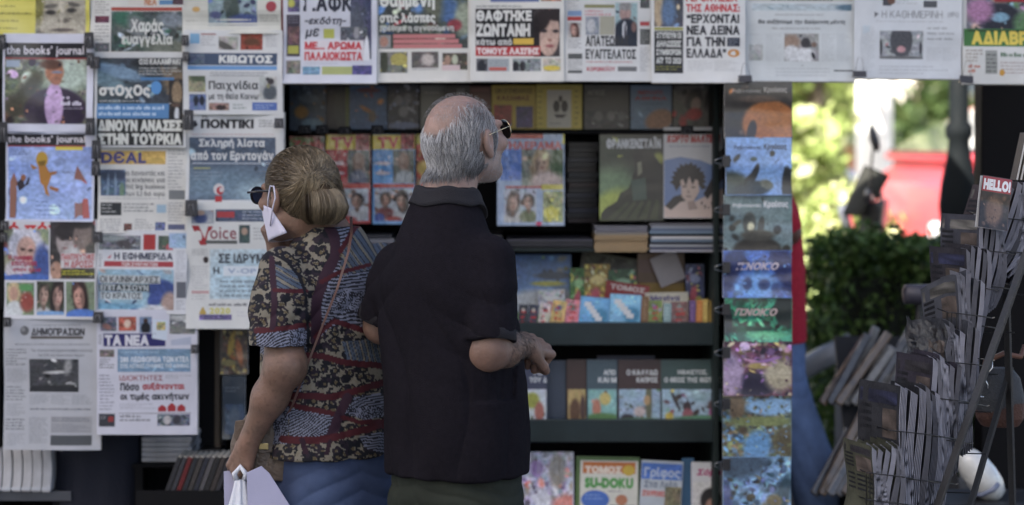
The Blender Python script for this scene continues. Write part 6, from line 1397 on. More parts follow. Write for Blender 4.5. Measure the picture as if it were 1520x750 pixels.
def hand(F, wrist, M, side=1, curl=(25, 30, 20), sc=1.0, thumb=(35, 20), spread=1.0, curls=None):
    """M columns: x towards the thumb side, y along the hand, z out of the back of the hand"""
    Wp = np.array(wrist, float); T = lambda p: Wp + M @ (np.array(p, float) * sc)
    base = [(.030, .088, .0), (.010, .093, .002), (-.010, .088, .001), (-.029, .078, -.002)]
    ln = [(.044, .026, .021), (.049, .030, .022), (.045, .028, .022), (.036, .021, .020)]
    F.cone(T((0, -.01, 0)), T((0, .02, 0)), .024 * sc, .022 * sc, .012)
    for i, b in enumerate(base):
        F.cone(T((b[0] * .55, .012, 0)), T(b), .0135 * sc, .0108 * sc, .010)
    F.cone(T((.016, .02, -.008)), T((.0, .06, -.008)), .014 * sc, .012 * sc, .010)
    for i, b in enumerate(base):
        c_ = curls[i] if curls else curl
        p = np.array(b); a = 0; yaw = (1.5 - i) * R(3.5) * spread
        r0 = [.0092, .0095, .0090, .0080][i]
        for j in range(3):
            a += R(c_[j]); d = np.array([math.sin(yaw) * math.cos(a), math.cos(yaw) * math.cos(a), -math.sin(a)])
            q = p + d * ln[i][j]; F.cone(T(p), T(q), r0 * (1 - .08 * j) * sc, r0 * (1 - .08 * (j + 1)) * sc, .004); p = q
    p = np.array((.024, .022, -.008)); a0, a1 = thumb
    d = np.array([math.cos(R(a0)), math.sin(R(a0)) * 1.0, -.35]); d /= np.linalg.norm(d)
    q = p + d * .040; F.cone(T(p), T(q), .0135 * sc, .0108 * sc, .010); p = q
    d = np.array([math.cos(R(a0 + a1 * 1.6)), math.sin(R(a0 + a1 * 1.6)), -.45]); d /= np.linalg.norm(d)
    q = p + d * .030; F.cone(T(p), T(q), .0105 * sc, .0098 * sc, .004); p = q
    d = np.array([math.cos(R(a0 + a1 * 2.6)), math.sin(R(a0 + a1 * 2.6)), -.5]); d /= np.linalg.norm(d)
    F.cone(T(p), T(p + d * .024), .0095 * sc, .0075 * sc, .004)

def frame(y, up):
    y = np.array(y, float); y /= np.linalg.norm(y); z = np.array(up, float); z = z - y * (z @ y); z /= np.linalg.norm(z)
    return np.stack([np.cross(y, z), y, z], 1)

def ribbons(name, paths, width, cols, m, parent, taper=True):
    """hair strands: thin tapering ribbons along paths (n, k, 3)"""
    P = np.asarray(paths); n, k, _ = P.shape
    d = np.gradient(P, axis=1); d /= np.linalg.norm(d, axis=2, keepdims=True) + 1e-9
    rg = np.random.RandomState(n); up = rg.normal(size=(n, 1, 3)) * .35 + np.array([0, -1.0, .2])
    s_ = np.cross(d, up); s_ /= np.linalg.norm(s_, axis=2, keepdims=True) + 1e-9
    w_ = width * (1 - .85 * np.linspace(0, 1, k) ** 2)[None, :, None] if taper else width
    V = np.stack([P - s_ * w_, P + s_ * w_], 2).reshape(-1, 3)
    b = (np.arange(n) * k * 2)[:, None] + (np.arange(k - 1) * 2)[None, :]
    F = np.stack([b, b + 1, b + 3, b + 2], -1).reshape(-1, 4)
    return link(name, npmesh(name, V, F, C=np.repeat(cols, k * 2, 0), smooth=True), m, parent)

skinm = vmat('skin', rough=.5, bump=.7, bscale=130, vary=.10, vscale=22, sub=.12, spec=.4, bdist=.002)
clothm = vmat('pique_cotton', rough=.9, bump=.8, bscale=380, vary=.22, vscale=90, spec=.08, bdist=.002)
printm = vmat('printed_blouse', rough=.75, bump=.3, bscale=300, vary=.06, spec=.2, bdist=.0015)
denim = vmat('denim', rough=.85, bump=.5, bscale=380, vary=.12, vscale=40, spec=.15, bdist=.0015)
hairm = vmat('hair', rough=.42, vary=.12, spec=.5)
def skincol(V, base, red=(.42, .16, .11), seed=1):
    n1 = vnoise(V, 28, seed)[:, None]; n2 = vnoise(V, 160, seed + 1)[:, None]
    c = np.array(base)[None, :] * (1 + .22 * (n1 - .5) + .16 * (n2 - .5)); return c * (1 - .15 * n1) + np.array(red) * (.12 * n1)

def folds(V, N, terms):
    """cloth folds: sum of (mask, phase coordinate, depth)"""
    d = np.zeros(len(V))
    for msk, ph, dep in terms: d += msk * dep * (np.abs(np.sin(ph)) ** .7 - .6)
    return V + N * d[:, None]
def sm(x, a, b): t = np.clip((x - a) / (b - a), 0, 1); return t * t * (3 - 2 * t)

# ------------------------------------------------------------------ the man in the dark polo shirt
# local frame: faces +Y, right is +X; turned afterwards by -35 degrees
MA = R(-36); MX, MY = (662 - CX) * 5 / FP, 5.0
man = empty('person', (MX, MY, 0), 'balding grey haired person in a black polo shirt looking up at the papers', 'person', MA)
def toloc(px, py, dY):      # photo column / row at depth MY+dY into the man's frame
    p = W(px, py, MY + dY); q = np.array([p.x - MX, dY, 0]); q = rotz(-MA) @ q; return np.array([q[0], q[1], p.z])
h = .0034
B = Field((-.32, -.24, -.01), (.36, .46, 1.78), h)
B.loft([(.80, .015, .01, .125, .095), (.95, .012, .01, .135, .11), (1.08, .008, .015, .145, .12), (1.25, 0, .005, .14, .11), (1.36, 0, 0, .120, .085), (1.43, 0, -.005, .09, .07), (1.50, 0, 0, .06, .06)], .03)
hc = np.array([.012, .062, 1.652])
HM = rotz(R(-6)) @ rotx(R(9))
for k in (-1, 1):
    B.chain([(k * .075 + .014, .01, .80), (k * .09, .012, .48), (k * .10, -.01, .10)], [.066, .052, .040], .03); B.cone((k * .10, -.04, .05), (k * .11, .14, .035), .042, .034, .03)
B.chain([(0, -.012, 1.43), (0, .012, 1.53), (.008, .035, 1.60)], [.068, .058, .056], .03)
head(B, hc, HM, 1.0)
sR = np.array([.146, -.008, 1.378]); eR = toloc(726, 520, -.135) ; wR = toloc(776, 512, .02)
sL = np.array([-.146, -.008, 1.352]); eL = toloc(566, 484, .12); wL = eL + np.array([.05, .23, .04])
B.chain([sR * .92 + eR * .08, eR], [.040, .047], .03); B.chain([eR, eR * .6 + wR * .4, wR], [.044, .045, .031], .02)
B.chain([sL * .92 + eL * .08, eL], [.040, .041], .03); B.chain([eL, eL * .62 + wL * .38, wL], [.041, .043, .028], .02)
hd_ = wR - eR; hd_ /= np.linalg.norm(hd_)
hand(B, wR + hd_ * .012, frame(hd_ + np.array([0, 0, -.1]), (.55, -.55, .65)), curl=(80, 85, 55), thumb=(50, 26), sc=1.08)
hl_ = wL - eL; hand(B, wL + hl_ / np.linalg.norm(hl_) * .01, frame(hl_, (-.5, 0, .8)) @ np.diag([-1, 1, 1]), curl=(50, 60, 40))
V, Q = B.mesh(); V = relax(V, Q, 1, .4)
c = skincol(V, (.40, .215, .150))
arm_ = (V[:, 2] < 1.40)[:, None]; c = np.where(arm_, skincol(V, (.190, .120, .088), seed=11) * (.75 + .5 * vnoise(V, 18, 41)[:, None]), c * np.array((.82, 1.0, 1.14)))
# thinning grey hair shadow on the scalp, beard stubble; greys on the head only
L = (V - hc) @ HM
onh = L[:, 2] > -.12
bald = np.exp(-(((L[:, 0] + .014) / .074) ** 2 * .9 + np.minimum((L[:, 1] + .088) / .06, 0) ** 2 * .4 + np.minimum((L[:, 2] - .066) / .040, 0) ** 2) * 1.1)
hr = onh & (L[:, 1] < .045) & (L[:, 2] > -.068 + .9 * np.maximum(L[:, 1] + .015, 0)) & ~((np.abs(L[:, 0]) > .066) & (np.abs(L[:, 1] + .004) < .026) & (L[:, 2] > -.055) & (L[:, 2] < .034))
amt = (hr * np.clip(1.15 - bald * 1.9, 0, 1) * sm(-L[:, 1], -.055, -.02) * .9)[:, None]
c = c * (1 - amt) + np.array((.17, .16, .16)) * amt
beard = (onh & (L[:, 1] > -.01) & (L[:, 2] < -.035) & (L[:, 2] > -.125) & (np.abs(L[:, 0]) < .08)).astype(float)[:, None] * .28
c = c * (1 - beard) + np.array((.34, .32, .31)) * beard
c = c * np.where(bald[:, None] > .3, 1.04, 1)
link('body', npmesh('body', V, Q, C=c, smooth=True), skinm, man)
Nn = vnormals(V, Q)
# hair: short combed strands over sides and back
rg = np.random.RandomState(8); cand = np.nonzero(hr)[0]; pr = amt[cand, 0]
keep = rg.rand(len(cand)) < np.clip(pr * 1.1, 0.0, 1) * .95; cand = cand[keep]
cand = np.repeat(cand, 2)
root = V[cand] + rg.normal(size=(len(cand), 3)) * .0012; nr = Nn[cand]
Lr = (root - hc) @ HM
dwn = HM @ np.array([0, -.30, -1.0]); dv = dwn[None, :] + (HM @ np.array([0, -.9, 0]))[None, :] * (Lr[:, 1:2] > -.03) * .8 + rg.normal(size=root.shape) * .16
swl = vnoise(root, 30, 5)[:, None] - .5; dv = dv + (HM @ np.array([1, 0, 0]))[None, :] * swl * .9
dv = dv - nr * np.sum(dv * nr, 1, keepdims=True); dv /= np.linalg.norm(dv, axis=1, keepdims=True)
ln = .020 + .014 * rg.rand(len(cand), 1)
lift = .0028 + .0040 * rg.rand(len(cand), 1); ks = np.linspace(0, 1, 5); PP = np.stack([root + nr * (.0005 + lift * math.sin(k_ * 2.4)) + dv * ln * k_ for k_ in ks], 1)
g_ = rg.rand(len(cand), 1); tone = np.where(g_ < .22, .10 + .1 * g_, .22 + .40 * g_); low = np.clip((Lr[:, 2:3] + .075) / .05, .35, 1)  # low: strands darken towards the nape, neck shadow painted into the hair colour
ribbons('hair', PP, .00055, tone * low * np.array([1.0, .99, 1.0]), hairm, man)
# sparse wisps on top
cand = np.nonzero(onh & (L[:, 2] > .07) & (L[:, 1] < .06))[0]; cand = rg.choice(cand, 420); root = V[cand]; nr = Nn[cand]
dv = (HM @ np.array([.5, -.8, 0]))[None, :] + rg.normal(size=root.shape) * .3; dv = dv - nr * np.sum(dv * nr, 1, keepdims=True); dv /= np.linalg.norm(dv, axis=1, keepdims=True)
PP = np.stack([root + nr * .007 * math.sin(k_ * 2.6) + dv * .03 * k_ for k_ in ks], 1)
ribbons('hair_wisp', PP, .00022, np.full((420, 3), .35), hairm, man)
# beard line
cand = np.nonzero((beard[:, 0] > 0) & (L[:, 2] > -.11))[0]; cand = rg.choice(cand, 900); root = V[cand]; nr = Nn[cand]
PP = np.stack([root + nr * .004 * k_ + (HM @ np.array([0, .1, -1]))[None, :] * .005 * k_ for k_ in ks[:3]], 1)
ribbons('beard', PP, .00025, np.full((900, 3), .50), hairm, man)
# glasses
gm = MB(); T = lambda p: Vector(hc + HM @ np.array(p, float))
gl_m = mat('gold_wire', (.75, .62, .40), .2, metal=1.0); lens = mat('dark_lens', (.006, .006, .008), .06)
for k in (-1, 1): gm.tube([T((k * .083, -.012, .012)), T((k * .083, .03, .018)), T((k * .074, .085, .022)), T((k * .060, .104, .024))], .0011, 6)
gm.tube([T((-.012, .112, .022)), T((0, .118, .024)), T((.012, .112, .022))], .0011, 6)
gl = gm.build('glasses', gl_m, man, smooth=True)
for k in (-1, 1):
    pts = [(k * (.035 + .024 * math.cos(a)), .110 - .006 * abs(math.cos(a)) * (1 if math.cos(a) > 0 else 0) - .004 * (.5 + .5 * math.cos(a)), .010 + .023 * math.sin(a) - .004 * math.cos(a)) for a in [2 * math.pi * i / 20 for i in range(21)]]
    m = MB(); m.tube([T(p) for p in pts], .001, 6, cap=False); m.build('lens_rim', gl_m, gl, smooth=True)
    m = MB(); a_ = [m.bm.verts.new(T((p[0], p[1] - .0008, p[2]))) for p in pts[:-1]]; b_ = [m.bm.verts.new(T((p[0], p[1] + .0008, p[2]))) for p in pts[:-1]]
    m.bm.faces.new(a_); m.bm.faces.new(b_[::-1])
    for i in range(20): m.bm.faces.new((a_[i], b_[i], b_[(i + 1) % 20], a_[(i + 1) % 20]))
    m.build('lens', lens, gl)
# polo shirt
S = Field((-.34, -.26, .82), (.36, .30, 1.56), .0038)
S.loft([(.858, .018, .018, .174, .150), (.95, .016, .020, .176, .156), (1.08, .010, .020, .172, .152), (1.22, .002, .006, .168, .140), (1.31, .002, -.008, .162, .128), (1.38, .008, -.012, .136, .108), (1.435, .004, -.012, .108, .090), (1.485, 0, -.006, .090, .078), (1.52, 0, .0, .072, .068), (1.54, 0, .0, .066, .064)], .02, 2.35)
for s0, e0 in ((sR, eR), (sL, eL)):
    tip = s0 + (e0 - s0) * .90; S.chain([s0 + np.array([0, 0, -.006]), s0 * .6 + tip * .4], [.053, .058], .045); S.chain([s0 * .6 + tip * .4, tip + (tip - s0) * .12], [.058, .064], .010)
    d_ = (tip - s0); 
    # cut the sleeve square above the elbow
    q = S.sub(tip - .12, tip + .12, .02); sl, X, Yv, Z = q; dn = d_ / np.linalg.norm(d_)
    dist = (X - tip[0]) * dn[0] + (Yv - tip[1]) * dn[1] + (Z - tip[2]) * dn[2]
    rad = np.sqrt(np.maximum((X - tip[0]) ** 2 + (Yv - tip[1]) ** 2 + (Z - tip[2]) ** 2 - dist ** 2, 0))
    body_in = (np.abs(X / .172) ** 2.35 + np.abs((Yv - .012) / .150) ** 2.35) < 1.02
    S.D[sl] = np.where((rad < .1) & ~body_in, np.maximum(S.D[sl], dist), S.D[sl]).astype(np.float32)
V, Q = S.mesh(); V = relax(V, Q, 2, .5); N = vnormals(V, Q)
x, y, z = V.T; SV = V * np.array([1, 1, .35]); n1 = vnoise(SV, 5, 2); n2 = vnoise(SV, 8, 3)
terms = [(sm(z, 1.40, 1.15) * sm(z, .84, .92) * sm(n1, .35, .75), x * 24 - y * 10 + z * 7 + n2 * 4, .013),
         (sm(z, 1.12, .88) * sm(n2, .3, .7), x * 36 - y * 24 + z * 4 + n1 * 4, .010),
         (np.exp(-((z - 1.21) / .11) ** 2) * sm(x, .02, .12), (x * .8 + z * 1.2) * 34 + n1 * 4, .008),
         (np.exp(-((z - 1.30) / .12) ** 2) * sm(-x, .0, .10), (-x * .9 + z * 1.1) * 30 + n1 * 4, .006),
         (np.exp(-((z - 1.43) / .05) ** 2), x * 30 + z * 30 + n1 * 3, .003)]
V = folds(V, N, terms); V = relax(V, Q, 1, .4)
# shoulder seam and sleeve band stand out as narrow ridges
c = np.tile(np.array((.0118, .0100, .0132)), (len(V), 1)) * (1 + .25 * (vnoise(V, 9, 7)[:, None] - .5))
link('polo_shirt', npmesh('polo_shirt', V, Q, C=c, smooth=True), clothm, man)
# collar: folded band round the neck
m = MB(); nseg = 48; prof = [(.0, .058), (.010, .062), (.016, .060), (.019, .050), (.021, .036), (.026, .018), (.031, .002), (.028, -.001), (.014, .0), (.0, .01)]
rings = []
for i in range(nseg):
    a = 2 * math.pi * i / nseg; ca, sa = math.cos(a), math.sin(a)
    fr = max(0, sa); rings.append([m.bm.verts.new(((.062 + r_ * 1.15) * ca, .008 + (.062 + r_) * sa, 1.500 + hz * .66 - .044 * fr + .004 * math.sin(a * 5))) for r_, hz in prof])
for i in range(nseg):
    A, B_ = rings[i], rings[(i + 1) % nseg]
    if abs(i - nseg // 4) < 2: continue
    for j in range(len(prof)): m.bm.faces.new((A[j], B_[j], B_[(j + 1) % len(prof)], A[(j + 1) % len(prof)]))
mc = mat('collar_cotton', (.0125, .0108, .0140), .88, bump=.4, bscale=400)
m.build('collar', mc, man, smooth=True)
for s0, e0, nm in ((sR, eR, 1), (sL, eL, 0)):
    d_ = e0 - s0; tip = s0 + d_ * .895; dn = d_ / np.linalg.norm(d_); Mf = frame(dn, (0, -1, 0)); m = MB(); rr = []
    for off, r_ in ((-.026, .0612), (-.025, .0625), (-.001, .0630), (.0, .057)):
        rr.append([m.bm.verts.new(Vector(tip + dn * off + (Mf[:, 0] * math.cos(a) + Mf[:, 2] * math.sin(a)) * r_)) for a in [2 * math.pi * k / 36 for k in range(36)]])
    for a_, b_ in zip(rr, rr[1:]):
        for k in range(36): m.bm.faces.new((a_[k], a_[(k + 1) % 36], b_[(k + 1) % 36], b_[k]))
    m.build('sleeve_hem', mc, man, smooth=True)
# dark hair along the forearm
Vb = np.empty((len(man.children[0].data.vertices), 3), np.float32)
bo = [c_ for c_ in man.children if c_.name.startswith('body')][0]; Vb = np.empty(len(bo.data.vertices) * 3, np.float32); bo.data.vertices.foreach_get('co', Vb); Vb = Vb.reshape(-1, 3)
t_ = ((Vb - eR) @ (wR - eR)) / ((wR - eR) @ (wR - eR)); dd = np.linalg.norm(Vb - eR - t_[:, None] * (wR - eR), axis=1)
cand = np.nonzero((t_ > .1) & (t_ < 1.0) & (dd < .07))[0]; cand = rg.choice(cand, 1500); nb = np.empty(len(bo.data.vertices) * 3, np.float32); bo.data.vertices.foreach_get('normal', nb); nb = nb.reshape(-1, 3)
root = Vb[cand]; nr = nb[cand]; dv = (wR - eR) / np.linalg.norm(wR - eR) * .8 + np.array([0, 0, -.7]) + rg.normal(size=root.shape) * .5; dv = dv - nr * np.sum(dv * nr, 1, keepdims=True); dv /= np.linalg.norm(dv, axis=1, keepdims=True)
PP = np.stack([root + nr * .003 * math.sin(k_ * 2.2) + dv * .013 * k_ for k_ in ks], 1); ribbons('arm_hair', PP, .00022, np.full((1500, 3), .035), hairm, man)
# trousers
def trousers(root, rows, legs, colr, hi, lo=.02, seed=3, belt=False, hx=.0044):
    F_ = Field((-.27, -.40, lo), (.27, .40, hi + .02), hx); F_.loft(rows, .02, 2.4)
    for pts, rs in legs: F_.chain(pts, rs, .03)
    F_.plane((0, 0, hi), (0, 0, 1)); F_.plane((0, 0, lo + .03), (0, 0, -1))
    V, Q = F_.mesh(); N = vnormals(V, Q); V = relax(V, Q, 2, .5); x, y, z = V.T; n1 = vnoise(V, 7, seed)
    V = folds(V, N, [(np.exp(-((z - .80) / .08) ** 2), z * 60 + np.abs(x) * 30 + n1 * 6, .006), (sm(z, .8, .5), z * 30 + n1 * 9, .005), (np.full(len(V), 1.0), x * 30 + z * 18 + n1 * 8, .003)])
    c = np.tile(np.array(colr), (len(V), 1)) * (1 + .35 * (vnoise(V, 14, seed + 2)[:, None] - .5))
    # worn lighter ridges
    return V, Q, c
V, Q, c = trousers(man, [(.72, .015, .015, .155, .12), (.80, .018, .018, .158, .130), (.86, .018, .018, .155, .13), (.90, .018, .018, .15, .125)], [([(-.065, .012, .78), (-.08, .015, .48), (-.095, 0, .06)], [.090, .078, .066]), ([(.098, .012, .78), (.10, .015, .48), (.105, 0, .06)], [.090, .078, .066])], (.030, .034, .026), .89)
link('trousers', npmesh('trousers', V, Q, C=c, smooth=True), denim, man)
m = MB(); m.prism([(.03, .70), (.14, .70), (.145, .78), (.03, .785)], -.148, -.142); pk = m.build('back_pocket', mat('olive_pocket', (.032, .036, .028), .9, bump=.3, bscale=300), man, bevel=.003)
shoe = mat('shoe_leather', (.02, .015, .012), .45)
def shoes(root, xs, y0=0):
    for x_ in xs:
        F_ = Field((x_ - .07, y0 - .12, -.01), (x_ + .07, y0 + .24, .14), .005); F_.cone((x_, y0 - .05, .045), (x_, y0 + .15, .032), .048, .038, .02); F_.cone((x_, y0 - .04, .05), (x_, y0 - .03, .11), .045, .042, .03); F_.plane((0, 0, .004), (0, 0, -1))
        V, Q = F_.mesh(); link('shoe', npmesh('shoe', V, Q, smooth=True), shoe, root)
shoes(man, (-.105, .105), .01)

# ------------------------------------------------------------------ the woman in the patchwork blouse
WA = R(42); WX, WY = (490 - CX) * 5.22 / FP, 5.22
wom = empty('person', (WX, WY, 0), 'blonde person in a patchwork print blouse with ponytail, sunglasses and white face mask', 'person', WA)
def wl(px, py, dY):
    p = W(px, py, WY + dY); q = rotz(-WA) @ np.array([p.x - WX, dY, 0]); return np.array([q[0], q[1], p.z])
def wpx(V):      # photo coordinates of points of the woman, used to lay out the printed cloth
    P = V @ rotz(WA).T + np.array([WX, WY, 0]); return CX + P[:, 0] / P[:, 1] * FP, HY + (CAMZ - P[:, 2]) / P[:, 1] * FP
B = Field((-.33, -.24, -.01), (.36, .46, 1.68), h)
B.loft([(.76, 0, 0, .135, .10), (.85, 0, 0, .135, .105), (1.0, 0, .02, .13, .11), (1.2, 0, .015, .14, .11), (1.30, 0, 0, .14, .10), (1.37, 0, -.005, .11, .08), (1.42, 0, .0, .055, .06)], .03)
for k in (-1, 1):
    B.chain([(k * .075, 0, .74), (k * .085, .01, .44), (k * .09, -.01, .09)], [.060, .050, .038], .03); B.cone((k * .09, -.03, .045), (k * .10, .13, .033), .038, .03, .03)
wc = wl(441, 289, .0)
WH = rotz(R(6)) @ rotx(R(-5))
B.chain([(0, -.01, 1.33), (0, .012, 1.42), wc + np.array([0, -.03, -.06])], [.06, .050, .048], .03)
head(B, wc, WH, .97)
wsL = wl(419, 401, -.11); weL = wl(422, 545, -.185); wwL = wl(370, 655, -.12)
B.chain([wsL, weL], [.050, .046], .03); B.chain([weL, weL * .6 + wwL * .4, wwL], [.044, .040, .025], .03)
B.ell(weL + np.array([.012, -.012, .004]), (.036, .036, .040), None, .02)
wsR = np.array([.16, .0, 1.33]); weR = np.array([.20, .16, 1.10]); wwR = wl(412, 372, .16)
B.chain([wsR, weR], [.048, .040], .03); B.chain([weR, wwR], [.040, .027], .02)
hv = wwL - weL; hv /= np.linalg.norm(hv); hv = hv + np.array([0, .0, -.25])
camd = rotz(-WA) @ np.array([-.45, -.9, .1])
hand(B, wwL, frame(hv, camd), curls=[(38, 62, 40), (44, 66, 40), (48, 66, 40), (52, 66, 40)], thumb=(62, 14), sc=.95)
hr_ = wl(402, 345, .10) - wwR; hand(B, wwR, frame(hr_, camd), curl=(65, 75, 45), thumb=(60, 20), sc=.9)
V, Q = B.mesh(); V = relax(V, Q, 1, .4)
c = skincol(V, (.185, .115, .082), seed=4); px_, py_ = wpx(V)
# freckles and age spots on the forearm; elbow crease shade painted as darker skin
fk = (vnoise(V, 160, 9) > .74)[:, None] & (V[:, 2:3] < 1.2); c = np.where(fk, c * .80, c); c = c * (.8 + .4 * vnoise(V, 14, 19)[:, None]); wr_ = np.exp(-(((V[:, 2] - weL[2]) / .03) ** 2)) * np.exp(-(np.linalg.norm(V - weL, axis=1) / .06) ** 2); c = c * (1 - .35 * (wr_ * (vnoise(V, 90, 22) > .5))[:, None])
L = (V - wc) @ WH / .97
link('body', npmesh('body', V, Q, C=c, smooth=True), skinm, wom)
# hair mass + ponytail
Hh = Field(wc - np.array([.16, .24, .20]), wc + np.array([.16, .16, .14]), .0034); TT = lambda p: wc + WH @ (np.array(p, float) * .97)
Hh.ell(TT((0, -.020, .028)), (.0800, .097, .089), WH, .01); Hh.ell(TT((0, -.050, -.015)), (.070, .060, .062), WH, .02)
Hh.ell(TT((0, .085, -.035)), (.075, .075, .078), WH, .012, 'cut')
for k in (-1, 1): Hh.ell(TT((k * .082, .006, -.020)), (.016, .026, .046), WH, .006, 'cut')
tie = wl(463, 270, -.055)
pony = [tie, wl(478, 282, -.085), wl(482, 300, -.09), wl(478, 318, -.08)]
Hh.chain([pony[0], pony[1], pony[2], pony[3]], [.010, .024, .034, .028], .012)
V, Q = Hh.mesh(); V = relax(V, Q, 2, .5)
hb = np.tile(np.array((.055, .038, .024)), (len(V), 1)) * (.7 + .6 * vnoise(V * np.array([1, 1, .4]), 60, 3)[:, None])
link('hair', npmesh('hair', V, Q, C=hb, smooth=True), vmat('hair_base', rough=.85, spec=.1, vary=.3, vscale=60), wom)
N = vnormals(V, Q); rg = np.random.RandomState(5)
# strands swept back to the tie: steps slide along the scalp towards the tie
dt = np.linalg.norm(V - tie, axis=1); scalp = np.nonzero((np.linalg.norm((V - TT((0, -.02, .02))) / 1, axis=1) < .115) & (dt > .018))[0]
st_ = rg.choice(scalp, 8500)
def slide(P, Nn, target, steps, ln):
    out = [P]; cur = P.copy(); nn = Nn.copy(); cen = TT((0, -.022, .028))
    for i in range(steps - 1):
        d = target - cur; dist = np.linalg.norm(d, axis=1, keepdims=True); d /= dist + 1e-9
        e = np.linalg.norm(((cur - cen) @ WH) / np.array([.0815, .102, .090]), axis=1, keepdims=True)
        d = d - nn * np.minimum(np.sum(d * nn, 1, keepdims=True), 0) ; d /= np.linalg.norm(d, axis=1, keepdims=True) + 1e-9
        cur = cur + d * np.minimum(ln, dist); 
        Lc = (cur - cen) @ WH; ee = np.linalg.norm(Lc / np.array([.0815, .0985, .0905]), axis=1, keepdims=True)
        push = np.where(ee < 1, 1 / np.maximum(ee, .5), 1); Lc = Lc * push; cur = Lc @ WH.T + cen
        nn = (Lc / np.array([.08, .1, .09]) ** 2) @ WH.T; nn /= np.linalg.norm(nn, axis=1, keepdims=True); out.append(cur.copy())
    return np.stack(out, 1)
P0 = V[st_] + N[st_] * .0012; PP = slide(P0, N[st_], tie + rg.normal(size=(len(st_), 3)) * .004, 8, .013)
def blond(n, g, dark=.55):
    a = np.array((.050, .034, .021)); b = np.array((.36, .28, .175)); return a * (1 - g) + b * g
gg = np.clip(vnoise(P0, 45, 6) * 1.1 - .35 + rg.rand(len(st_)) * .5 + .25 * (py_.mean() * 0), 0, 1)[:, None]
Lp = (P0 - wc) @ WH; gg = np.clip(gg * (.45 + 1.0 * sm(-Lp[:, 1], -.05, .06))[:, None], 0, 1)
ribbons('hair_strand', PP, .00055, blond(0, gg), hairm, wom, taper=False)
# ponytail strands fan out from the tie and curl under
n = 5600; a = rg.rand(n) * 6.283; rr_ = .45 + .57 * rg.rand(n) ** .5
right_v = rotz(-WA) @ np.array([1, 0, 0]); back_v = rotz(-WA) @ np.array([0, -1, 0]); PP = []
for t in np.linspace(0, 1, 9):
    cpos = np.array([np.interp(t, [0, .3, .65, 1], [p[i] for p in pony]) for i in range(3)]) + np.array([0, 0, -.022 * t])
    wd = np.interp(t, [0, .1, .3, .6, .85, 1], [.026, .040, .052, .060, .056, .036]) * rr_
    PP.append(cpos + right_v * (np.cos(a) * wd)[:, None] + back_v * (np.sin(a) * wd * .9)[:, None] + np.array([0, 0, 1]) * (.010 * (rg.rand(n) - .5))[:, None] * t)
PP = np.stack(PP, 1); gg = np.clip(vnoise(PP[:, 4], 90, 2) * 1.3 - .35 + rg.rand(n) * .4, 0, 1)[:, None]
ribbons('ponytail', PP, .00055, blond(0, gg), hairm, wom)
# flyaway strands
nf = 420; rr0 = rg.choice(scalp, nf); dvf = N[rr0] * .6 + rg.normal(size=(nf, 3)) * .6; PPf = np.stack([V[rr0] + dvf * .022 * k_ + np.array([0, 0, -.012]) * k_ ** 2 for k_ in np.linspace(0, 1, 5)], 1)
ribbons('stray_hair', PPf, .00025, np.full((nf, 3), 1.0) * np.array((.22, .17, .11)), hairm, wom)
m = MB(); hp = rotz(-WA) @ np.array([1, 0, .15])
m.tube([Vector(tie + hp * q + np.array([0, 0, .002]) + back_v * (.034 - 8 * q * q)) for q in (-.026, -.012, .0, .012)], .0048, 8); m.build('hair_clip', mat('hair_clip_dark', (.02, .018, .02), .25), wom, smooth=True)
m = MB(); m.tube([Vector(tie + hp * q + np.array([0, 0, .010]) + back_v * (.036 - 12 * q * q)) for q in (-.034, -.02, -.005, .01, .024, .034)], .0024, 6); m.build('hair_band', mat('hair_band_beige', (.5, .42, .32), .5), wom, smooth=True)
# sunglasses
m = MB(); TW = lambda p: Vector(wc + WH @ (np.array(p, float) * .97)); sgm = mat('sunglass_frame', (.008, .008, .012), .12)
for k in (-1, 1): m.tube([TW((k * .080, .0, .012)), TW((k * .079, .06, .014)), TW((k * .072, .108, .014))], .003, 8)
m.tube([TW((-.074, .106, .014)), TW((-.03, .118, .016)), TW((0, .122, .016)), TW((.03, .118, .016)), TW((.074, .106, .014))], .003, 8)
sgl = m.build('sunglasses', sgm, wom, smooth=True)
for k in (-1, 1):
    m = MB(); pts = [(k * (.036 + .029 * math.cos(a)), .116 - .014 * ((.036 + .029 * math.cos(a)) / .07) ** 2, .006 + .021 * math.sin(a)) for a in [2 * math.pi * i / 20 for i in range(21)]]
    m.tube([TW(p) for p in pts], .0032, 7, cap=False); m.build('lens_rim', sgm, sgl, smooth=True)
    m = MB(); a_ = [m.bm.verts.new(TW((p[0], p[1] - .001, p[2]))) for p in pts[:-1]]; b_ = [m.bm.verts.new(TW((p[0], p[1] + .001, p[2]))) for p in pts[:-1]]; m.bm.faces.new(a_); m.bm.faces.new(b_[::-1])
    for i in range(20): m.bm.faces.new((a_[i], b_[i], b_[(i + 1) % 20], a_[(i + 1) % 20]))
    m.build('lens', mat('blue_grey_lens', (.03, .05, .10), .05), sgl)
